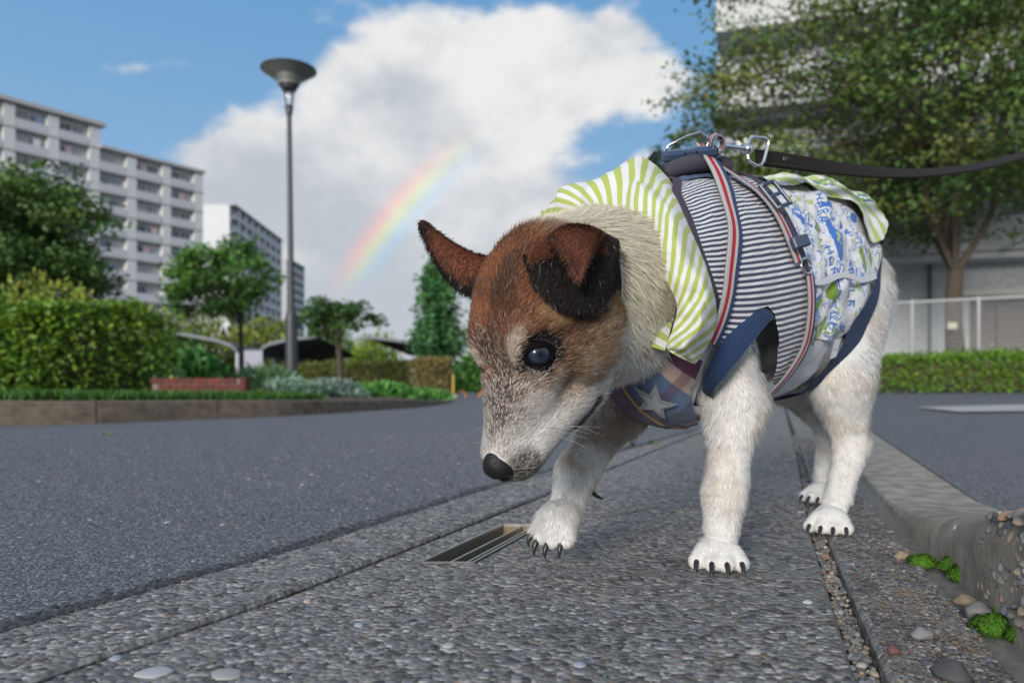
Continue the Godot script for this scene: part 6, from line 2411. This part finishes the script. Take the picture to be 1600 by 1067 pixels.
	put("care_label", mb, tex_mat("care label", im, 0.7), shirt)
	make_hood(shirt)

func make_hood(shirt: Node3D) -> void:
	var green := Color(0.35, 0.42, 0.10)
	var white := Color(0.60, 0.61, 0.63)
	var cot := tex_mat("green striped cotton", stripes(64, green, white, 0.5, 0.05))
	cot.backlight_enabled = true
	cot.backlight = Color(0.15, 0.15, 0.15)
	# stations round the neck: edge at the neck, crest, edge on the shoulder
	var st := [
		[at(905, 470, 0.715), at(868, 430, 0.735), at(930, 470, 0.79)],
		[at(884, 392, 0.705), at(850, 372, 0.735), at(905, 390, 0.79)],
		[at(882, 356, 0.693), at(855, 334, 0.730), at(905, 330, 0.79)],
		[at(900, 336, 0.680), at(868, 302, 0.715), at(930, 300, 0.785)],
		[at(926, 330, 0.664), at(920, 278, 0.695), at(985, 286, 0.770)],
		[at(952, 346, 0.645), at(985, 261, 0.670), at(1040, 276, 0.735)],
		[at(986, 374, 0.622), at(1018, 292, 0.640), at(1064, 312, 0.698)],
		[at(1020, 411, 0.603), at(1050, 346, 0.606), at(1090, 364, 0.662)],
		[at(1044, 444, 0.588), at(1080, 404, 0.584), at(1106, 420, 0.636)],
		[at(1058, 478, 0.580), at(1096, 456, 0.570), at(1120, 480, 0.618)],
		[at(1052, 512, 0.576), at(1092, 506, 0.566), at(1114, 524, 0.606)],
		[at(1042, 538, 0.576), at(1072, 545, 0.568), at(1096, 556, 0.600)],
		[at(1044, 548, 0.578), at(1066, 560, 0.572), at(1087, 569, 0.598)]]
	var rows := []
	var arc := [0.0]
	for i in st.size() - 1:
		var a: Array = st[maxi(i - 1, 0)]
		var b: Array = st[i]
		var c: Array = st[i + 1]
		var d: Array = st[mini(i + 2, st.size() - 1)]
		for k in 8:
			var t := k / 8.0
			var e := []
			for j in 3:
				e.append(b[j].cubic_interpolate(c[j], a[j], d[j], t))
			rows.append(e)
	rows.append(st[-1])
	var grid := []
	for i in rows.size():
		var e: Array = rows[i]
		var row := []
		for j in 17:
			var u := j / 16.0
			# roll of cloth: tucked in at the neck, full at the crest, lying flat on the shoulder
			var p: Vector3 = e[0] * (1 - u) * (1 - u) + (e[1] * 2.0 - (e[0] + e[2]) * 0.5) * 2.0 * u * (1 - u) + e[2] * u * u
			var out: Vector3 = (e[1] - (e[0] + e[2]) * 0.5)
			out = out.normalized() if out.length() > 0.001 else Vector3.UP
			var w := 0.0030 * sin(i * 0.30 + u * 5.2 + 1.5 * sin(i * 0.13)) + 0.0016 * sin(i * 0.62 - u * 6.5) + 0.008 * noise.get_noise_2d(i * 14.0, u * 200.0)
			w *= sin(u * PI) * 1.1
			row.append(p + out * w)
		if i > 0:
			arc.append(arc[-1] + (row[8] - grid[-1][8]).length())
		grid.append(row)
	var mb := MB.new()
	for i in grid.size():
		for j in 17:
			var u := j / 16.0
			mb.vert(grid[i][j], Vector3.UP, Vector2(u * 2.0, (arc[i] + 0.072 * u) / 0.0178))
	for i in grid.size() - 1:
		for j in 16:
			var a := i * 17 + j
			mb.tri(a, a + 1, a + 18); mb.tri(a, a + 18, a + 17)
	smooth_normals(mb)
	var mid := 17 * 60 + 8
	if mb.n[mid].dot(Vector3(0.2, 0.3, 1)) < 0.0:
		for i in range(0, mb.ix.size(), 3):
			var x := mb.ix[i + 1]
			mb.ix[i + 1] = mb.ix[i + 2]
			mb.ix[i + 2] = x
		smooth_normals(mb)
	put("hood", mb, cot, shirt)
	# turned-up facing under the near edge, stripes the other way
	mb = MB.new()
	var n := 12
	for i in n:
		for j in 5:
			var t := i / float(n - 1)
			var a: Vector3 = at(1058, 480, 0.583).lerp(at(1040, 548, 0.580), t)
			var b: Vector3 = at(1068, 488, 0.600).lerp(at(1000, 536, 0.612), t)
			mb.vert(a.lerp(b, j / 4.0) + Vector3(0, 0, -0.002), Vector3(0, 0, 1), Vector2(j * 0.3, t * 3.4 + j * 0.1))
	for i in n - 1:
		for j in 4:
			var a := i * 5 + j
			mb.tri(a, a + 1, a + 6); mb.tri(a, a + 6, a + 5)
	face_out(mb)
	smooth_normals(mb)
	put("hood_facing", mb, cot, shirt)
	# the long striped flap lying over the loins
	var fm := tex_mat("flap cotton", flap_picture())
	var outline := [Vector2(0.125, 18), Vector2(0.16, 30), Vector2(0.20, 34), Vector2(0.225, 38), Vector2(0.25, 48), Vector2(0.268, 62), Vector2(0.285, 68), Vector2(0.315, 66), Vector2(0.338, 58), Vector2(0.352, 40), Vector2(0.358, 10), Vector2(0.358, -30), Vector2(0.16, -30)]
	patch("back_flap", shirt, fm, outline, func(a, th): return 0.0075 + 0.006 * smoothstep(0.17, 0.26, a) * smoothstep(70.0, 30.0, absf(th - 8.0)) + 0.004 * sin(a * 70.0 + th * 0.05) + crease(a, th, 0.004), func(a, th): return Vector2((th + 30.0) / 100.0, (a - 0.12) / 0.24), 0.005)

func flap_picture() -> Image:
	var im := pic(512, 512)
	var green := Color(0.38, 0.46, 0.14)
	var white := Color(0.60, 0.61, 0.63)
	for y in 512:
		for x in 512:
			var v := y / 512.0 * 11.0 + (0.35 * sin(x / 512.0 * 3.0))
			var k := smoothstep(0.56, 0.44, absf(fposmod(v, 1.0) - 0.5) * 2.0)
			im.set_pixel(x, y, srgb(white.lerp(green, k)))
	for i in 12:
		stamp(im, 120, 40 + i * 36, 9, 12, 0, Color(0.48, 0.42, 0.05), func(_u, _v): return true)
	word(im, "EARS", 285, 330, 66, 1.35, Color(0.045, 0.13, 0.28))
	word(im, "EARS", 283, 328, 56, 1.35, Color(0.16, 0.27, 0.06))
	return im

func make_harness() -> void:
	var h := Node3D.new()
	h.name = "harness"
	dog.add_child(h)
	h.set_meta("label", "navy and white pinstriped dog harness with red, cream and navy webbing straps")
	var navy := Color(0.028, 0.036, 0.075)
	var im := stripes(32, navy, Color(0.56, 0.57, 0.60), 0.52, 0.10)
	var stripe := tex_mat("pinstripe jersey", im)
	var front := [Vector2(-0.010, -25), Vector2(-0.010, 5), Vector2(-0.046, 27), Vector2(-0.060, 49), Vector2(-0.063, 69), Vector2(-0.056, 86), Vector2(-0.046, 101), Vector2(-0.044, 113)]
	var arm := [Vector2(-0.030, 108), Vector2(-0.014, 100), Vector2(0.004, 95.5), Vector2(0.020, 94.5), Vector2(0.031, 98), Vector2(0.043, 107), Vector2(0.058, 121), Vector2(0.070, 133)]
	var rear := [Vector2(0.084, 136), Vector2(0.104, 124), Vector2(0.106, 111), Vector2(0.100, 99), Vector2(0.090, 83), Vector2(0.082, 68), Vector2(0.078, 53), Vector2(0.080, 37), Vector2(0.090, 20), Vector2(0.095, 0), Vector2(0.092, -25)]
	patch("side_panel", h, stripe, front + arm + rear, func(a, th): return 0.0062 + crease(a, th, 0.0022), func(a, th): return Vector2(a * 60.0, deg_to_rad(th) * 0.105 / 0.0047 + 3.0 * a), 0.005)
	# piping on both rims
	var pipe := mat("purple piping", Color(0.045, 0.035, 0.055), 0.85)
	for e in [[front, 0.008], [rear, 0.009]]:
		var l := []
		for p in e[0]:
			l.append(Vector3(p.x, p.y, 0.0))
		band("piping", h, pipe, l, e[1], 0.0068, 0.0022)
	# denim yoke over the withers
	var den := mat("denim", Color(0.060, 0.090, 0.17), 0.95)
	patch("yoke", h, den, [Vector2(-0.008, -24), Vector2(-0.010, 4), Vector2(-0.018, 15), Vector2(0.02, 20), Vector2(0.055, 16), Vector2(0.092, 10), Vector2(0.095, -24)], func(a, th): return 0.0080 + crease(a, th, 0.003), func(a, th): return Vector2(a, th), 0.006)
	# padded roll under the buckle
	var roll := mat("grey padding", Color(0.05, 0.048, 0.062), 0.95)
	var mb := MB.new()
	var pts := PackedVector3Array()
	var rad := PackedFloat32Array()
	for i in 9:
		var t := i / 8.0
		pts.append(coat(lerpf(-0.012, 0.062, t), lerpf(2.0, 14.0, t), 0.014 + 0.004 * sin(t * PI)))
		rad.append(0.0085 + 0.002 * sin(t * PI))
	mb.tube(pts, rad, 10)
	put("padding", mb, roll, h)
	# plaid breast piece
	var plaid := tex_mat("plaid", plaid_picture())
	var ol := [Vector2(-0.088, 118), Vector2(-0.052, 122), Vector2(-0.050, 138), Vector2(-0.030, 149), Vector2(0.006, 163), Vector2(0.010, 180), Vector2(0.006, 197), Vector2(-0.030, 211), Vector2(-0.050, 222), Vector2(-0.052, 240), Vector2(-0.088, 242), Vector2(-0.098, 180)]
	patch("breast_panel", h, plaid, ol, func(a, th): return 0.006 + crease(a, th, 0.002), func(a, th): return Vector2((a + 0.1) * 9.0, (th - 118.0) / 70.0), 0.005)
	# grey star sewn to it
	mb = MB.new()
	var c := Vector2(-0.066, 160.0)
	var ring := []
	for i in 10:
		var an := TAU * i / 10.0 + 0.35
		var r := 0.0245 if i % 2 == 0 else 0.0105
		ring.append(Vector2(c.x + cos(an) * r, c.y + rad_to_deg(sin(an) * r / 0.105)))
	patch("star_patch", h, mat("grey felt", Color(0.24, 0.26, 0.29), 1.0), ring, func(_a, _t): return 0.0092, func(a, th): return Vector2(a, th), 0.004)
	var inner := []
	for i in 10:
		var an := TAU * i / 10.0 + 0.35
		var r := 0.0150 if i % 2 == 0 else 0.0066
		inner.append(Vector2(c.x + cos(an) * r, c.y + rad_to_deg(sin(an) * r / 0.105)))
	patch("star_centre", h, mat("pale felt", Color(0.31, 0.33, 0.36), 1.0), inner, func(_a, _t): return 0.0104, func(a, th): return Vector2(a, th), 0.003)
	# webbing: neck strap and girth strap
	var web := webbing_mat()
	band("neck_strap", h, web, [Vector3(0.030, 6, 0.026), Vector3(0.026, 16, 0.010), Vector3(0.014, 30, 0.0), Vector3(-0.006, 45, 0.0), Vector3(-0.018, 60, 0), Vector3(-0.028, 70, 0), Vector3(-0.036, 79, 0), Vector3(-0.042, 90, 0), Vector3(-0.048, 101, 0), Vector3(-0.054, 112, 0)], 0.0185, 0.0105)
	band("girth_strap", h, web, [Vector3(0.040, 8, 0.010), Vector3(0.042, 20, 0.003), Vector3(0.046, 32, 0.0), Vector3(0.050, 44, 0.001), Vector3(0.056, 56, 0.001), Vector3(0.063, 69, 0), Vector3(0.070, 78, 0)], 0.0200, 0.0105)
	band("girth_strap", h, web, [Vector3(0.088, 84, 0.0), Vector3(0.091, 92, 0.0), Vector3(0.094, 101, 0.0), Vector3(0.097, 114, 0.0), Vector3(0.088, 126, 0.0), Vector3(0.074, 136, 0.0), Vector3(0.05, 150, 0.0), Vector3(0.03, 165, 0.0), Vector3(0.02, 180, 0.0)], 0.0150, 0.0105)
	# far side: strap loop seen over the withers
	band("neck_strap", h, web, [Vector3(-0.030, -22, 0.004), Vector3(-0.022, -14, 0.012), Vector3(-0.012, -6, 0.026)], 0.0135, 0.0105)
	var plas := mat("navy plastic", Color(0.032, 0.052, 0.10), 0.35)
	# slide, keeper and ring on the girth strap
	for s in [[0.057, 48.0, 0.0245, 0.0310, 0.0034, 0.55, "slide_buckle"], [0.0640, 71.0, 0.0215, 0.0120, 0.0, 0.5, "strap_keeper"]]:
		var o := coat(s[0], s[1], 0.0160)
		var up := (coat_out(s[0], s[1]) + Vector3(0, 0.0, 0.7)).normalized()
		var d := (coat(s[0] + 0.006, s[1] + 11.0, 0.0160) - o).normalized()
		d = (d - up * d.dot(up)).normalized()
		var x := Transform3D(Basis(d.cross(up).normalized(), up, d), o + up * 0.003)
		mb = MB.new()
		if s[4] > 0.0:
			var w: float = s[2] / 2
			var l: float = s[3] / 2
			mb.bbox(Vector3(-w, -0.0015, -l), Vector3(-w + 0.0032, 0.0022, l), 0.0009, x)
			mb.bbox(Vector3(w - 0.0032, -0.0015, -l), Vector3(w, 0.0022, l), 0.0009, x)
			for z in [-l, l - 0.0036]:
				mb.bbox(Vector3(-w + 0.0028, -0.0015, z), Vector3(w - 0.0028, 0.0026, z + 0.0036), 0.0009, x)
			mb.bbox(Vector3(-w + 0.0028, -0.0008, -0.002), Vector3(w - 0.0028, 0.0012, 0.002), 0.0006, x)
		else:
			mb.bbox(Vector3(-s[2] / 2, -0.003, -s[3] / 2), Vector3(s[2] / 2, 0.0032, s[3] / 2), 0.0014, x)
		put(s[6], mb, plas, h)
	var chrome := mat("chrome", Color(0.62, 0.63, 0.65), 0.16, 1.0)
	mb = MB.new()
	pts = PackedVector3Array()
	rad = PackedFloat32Array()
	var ro := coat(0.079, 80.5, 0.012)
	var ru := coat_out(0.079, 80.5)
	var rx := (coat(0.089, 80.5, 0.012) - ro).normalized()
	var ry := ru.cross(rx)
	for i in 21:
		var t := TAU * i / 20.0
		pts.append(ro + rx * cos(t) * 0.0105 + ry * sin(t) * 0.0075 + ru * 0.001)
		rad.append(0.0011)
	mb.tube(pts, rad, 8, false)
	put("ring", mb, chrome, h)
	# brown maker's tag with its pale running-animal mark
	mb = MB.new()
	var to := coat(0.0985, 105.5, 0.0125)
	var te := coat(0.116, 106.5, 0.0105) - to
	var td := coat(0.0985, 114.5, 0.0130) - to
	mb.quad_uv(to + td, to + td + te, to + te, to, Rect2(0, 0, 1, 1))
	var tg := pic(64, 64)
	tg.fill(srgb(Color(0.045, 0.036, 0.032)))
	var pale := Color(0.30, 0.27, 0.25)
	stamp(tg, 28, 36, 17, 9, -0.15, pale, func(u, v): return u * u + v * v < 1.0)
	stamp(tg, 42, 28, 12, 4, -0.25, pale, func(u, v): return true)
	stamp(tg, 34, 20, 11, 3.5, 0.1, pale, func(u, v): return true)
	stamp(tg, 33, 26, 3.5, 9, 0.75, pale, func(u, v): return true)
	stamp(tg, 14, 32, 4, 6, 0.2, pale, func(u, v): return u * u + v * v < 1.0)
	stamp(tg, 48, 52, 4, 3, 0.2, pale, func(u, v): return u * u + v * v < 1.0)
	for x in 64:
		for y in 4:
			tg.set_pixel(x, y, srgb(Color(0.28, 0.25, 0.22)))
	put("maker_tag", mb, tex_mat("maker tag", tg, 0.6), h)
	# release buckle on the withers, with its wire loop and the strap end through it
	var bo := coat(0.014, 6, 0.029)
	var bd := (coat(0.045, 12, 0.036) - coat(-0.02, -2, 0.030)).normalized()
	bd = (bd + Vector3(0.75, -0.06, 0.25)).normalized()
	var bu := (Vector3(0, 0.9, 0.45) - bd * Vector3(0, 0.9, 0.45).dot(bd)).normalized()
	var bx := Transform3D(Basis(bd, bu, bd.cross(bu)), bo)
	mb = MB.new()
	mb.bbox(Vector3(-0.028, -0.006, -0.008), Vector3(-0.006, 0.005, 0.008), 0.003, bx)
	mb.bbox(Vector3(-0.0055, -0.005, -0.006), Vector3(0.0055, 0.004, 0.006), 0.002, bx)
	mb.bbox(Vector3(0.006, -0.006, -0.008), Vector3(0.027, 0.005, 0.008), 0.003, bx)
	mb.bbox(Vector3(-0.030, -0.009, -0.006), Vector3(0.031, -0.004, 0.006), 0.002, bx)
	put("release_buckle", mb, plas, h)
	mb = MB.new()
	pts = PackedVector3Array()
	rad = PackedFloat32Array()
	for q in [Vector3(-0.026, 0.004, 0), Vector3(-0.022, 0.010, 0), Vector3(-0.004, 0.0165, 0), Vector3(0.010, 0.019, 0), Vector3(0.018, 0.012, 0), Vector3(0.025, 0.003, 0.0)]:
		pts.append(bx * q)
		rad.append(0.0012)
	mb.tube(pts, rad, 8)
	put("wire_loop", mb, chrome, h)
	var q2 := []
	var u2 := []
	for i in 9:
		var t := PI * (i / 8.0 * 1.5 - 0.25)
		q2.append(bx * Vector3(0.026 + 0.0052 * cos(t), 0.006 + 0.0085 * sin(t), 0.002))
		u2.append(bd * cos(t) + bu * sin(t))
	ribbon("strap_loop", h, web, q2, u2, 0.0115, 0.0016)
	mats["leash start"] = bx * Vector3(0.031, 0.0035, 0.0)

func leather_mat() -> StandardMaterial3D:
	var m := triplanar(mat("black leather", Color(0.014, 0.0115, 0.010), 0.62), 40.0)
	m.metallic_specular = 0.28
	m.heightmap_enabled = true
	m.heightmap_texture = noise_tex(0.04, FastNoiseLite.TYPE_SIMPLEX, 4, [], 95, 256)
	m.heightmap_scale = 0.04
	return m

func make_leash() -> void:
	var a: Vector3 = mats["leash start"]
	var t := thing("leash", "black leather leash with chrome snap hook clipped to the harness", "leash", Vector3.ZERO)
	var chrome := mat("chrome", Color(0.62, 0.63, 0.65), 0.16, 1.0)
	var s0 := a + Vector3(0.002, -0.0005, 0.0)
	var s1 := s0 + Vector3(0.024, -0.0010, -0.006)
	var mb := MB.new()
	mb.tube(PackedVector3Array([s0, s0.lerp(s1, 0.25), s0.lerp(s1, 0.30), s0.lerp(s1, 0.78), s0.lerp(s1, 0.84), s1]), PackedFloat32Array([0.0030, 0.0036, 0.0030, 0.0030, 0.0046, 0.0046]), 12)
	put("hook_shank", mb, chrome, t)
	mb = MB.new()
	var pts := PackedVector3Array()
	var rad := PackedFloat32Array()
	for i in 15:
		var k := TAU * i / 14.0 * 0.82 + 2.6
		pts.append(s0 + Vector3(-0.007 + 0.0085 * cos(k), 0.0075 * sin(k), -0.001))
		rad.append(0.0014)
	mb.tube(pts, rad, 8)
	put("hook", mb, chrome, t)
	mb = MB.new()
	mb.bbox(Vector3(-0.006, 0.003, -0.0012), Vector3(0.005, 0.0052, 0.0012), 0.0006, Transform3D(Basis(), s0.lerp(s1, 0.35)))
	put("thumb_bolt", mb, chrome, t)
	mb = MB.new()
	mb.ball(s1 + Vector3(0.002, 0, 0), Vector3(0.0052, 0.0058, 0.0052), Basis(), 14, 10)
	put("swivel", mb, chrome, t)
	# slanted rectangular ring
	mb = MB.new()
	pts = PackedVector3Array()
	rad = PackedFloat32Array()
	var c := s1 + Vector3(0.008, -0.0005, -0.002)
	for q in [Vector2(-0.005, -0.009), Vector2(-0.006, 0.004), Vector2(-0.003, 0.0105), Vector2(0.002, 0.0130), Vector2(0.013, 0.0125), Vector2(0.0165, 0.0095), Vector2(0.0155, 0.004), Vector2(0.0115, -0.010), Vector2(0.009, -0.0145), Vector2(0.004, -0.0155), Vector2(-0.003, -0.0120), Vector2(-0.005, -0.009)]:
		pts.append(c + Vector3(q.x, q.y, -0.002 * q.x / 0.016))
		rad.append(0.0016)
	mb.tube(pts, rad, 10, false)
	put("ring", mb, chrome, t)
	# the strap: doubled and stitched at the ring, then running off to the handler
	var line := [at(1178, 247, 0.757), at(1210, 250, 0.765), at(1250, 256, 0.780), at(1310, 264, 0.805), at(1380, 271, 0.84), at(1450, 271, 0.88), at(1530, 261, 0.93), at(1600, 243, 0.985), at(1680, 214, 1.04), at(1780, 168, 1.11), at(1900, 100, 1.2)]
	var q := []
	var up := []
	var leather := leather_mat()
	for i in line.size() - 1:
		for k in 5:
			q.append(line[i].cubic_interpolate(line[i + 1], line[maxi(i - 1, 0)], line[mini(i + 2, line.size() - 1)], k / 5.0))
	for i in q.size():
		var tw := lerpf(0.10, 1.0, smoothstep(0.1, 0.75, i / float(q.size())))
		up.append(Vector3(0.0, sin(tw), cos(tw)))
	ribbon("strap", t, leather, q, up, 0.0165, 0.0026)
	var q1 := []
	var u1 := []
	for i in 13:
		q1.append(q[i] + Vector3(0, 0, 0.0027))
		u1.append(up[i])
	ribbon("strap_end", t, leather, q1, u1, 0.0160, 0.0022)
	# stitches along both rims, a rivet and its keeper line
	var mbs := MB.new()
	for i in range(0, 12):
		for sgn: float in [-1.0, 1.0]:
			var d: Vector3 = (q[i + 1] - q[i]).normalized()
			var o: Vector3 = (up[i] - d * up[i].dot(d)).normalized()
			for k in 3:
				var p: Vector3 = q[i].lerp(q[i + 1], k / 3.0) + d.cross(o) * sgn * 0.0066 + o * 0.0052
				mbs.tube(PackedVector3Array([p, p + d * 0.0014]), PackedFloat32Array([0.00022, 0.00022]), 4)
	put("stitching", mbs, mat("brown thread", Color(0.10, 0.07, 0.05), 0.9), t)
	mb = MB.new()
	var pr: Vector3 = q[7] + up[7] * 0.0056
	mb.ball(pr, Vector3(0.0036, 0.0036, 0.0012), Basis(), 14, 8)
	put("rivet", mb, mat("dark rivet", Color(0.05, 0.045, 0.04), 0.3, 0.6), t)

func _ready() -> void:
	noise.seed = 4
	noise.frequency = 0.01
	noise.fractal_octaves = 4
	make_camera()
	make_light()
	make_ground()
	make_kerbs()
	make_drain()
	make_buildings()
	make_dog()
	make_shirt()
	make_harness()
	make_leash()
	make_plants()
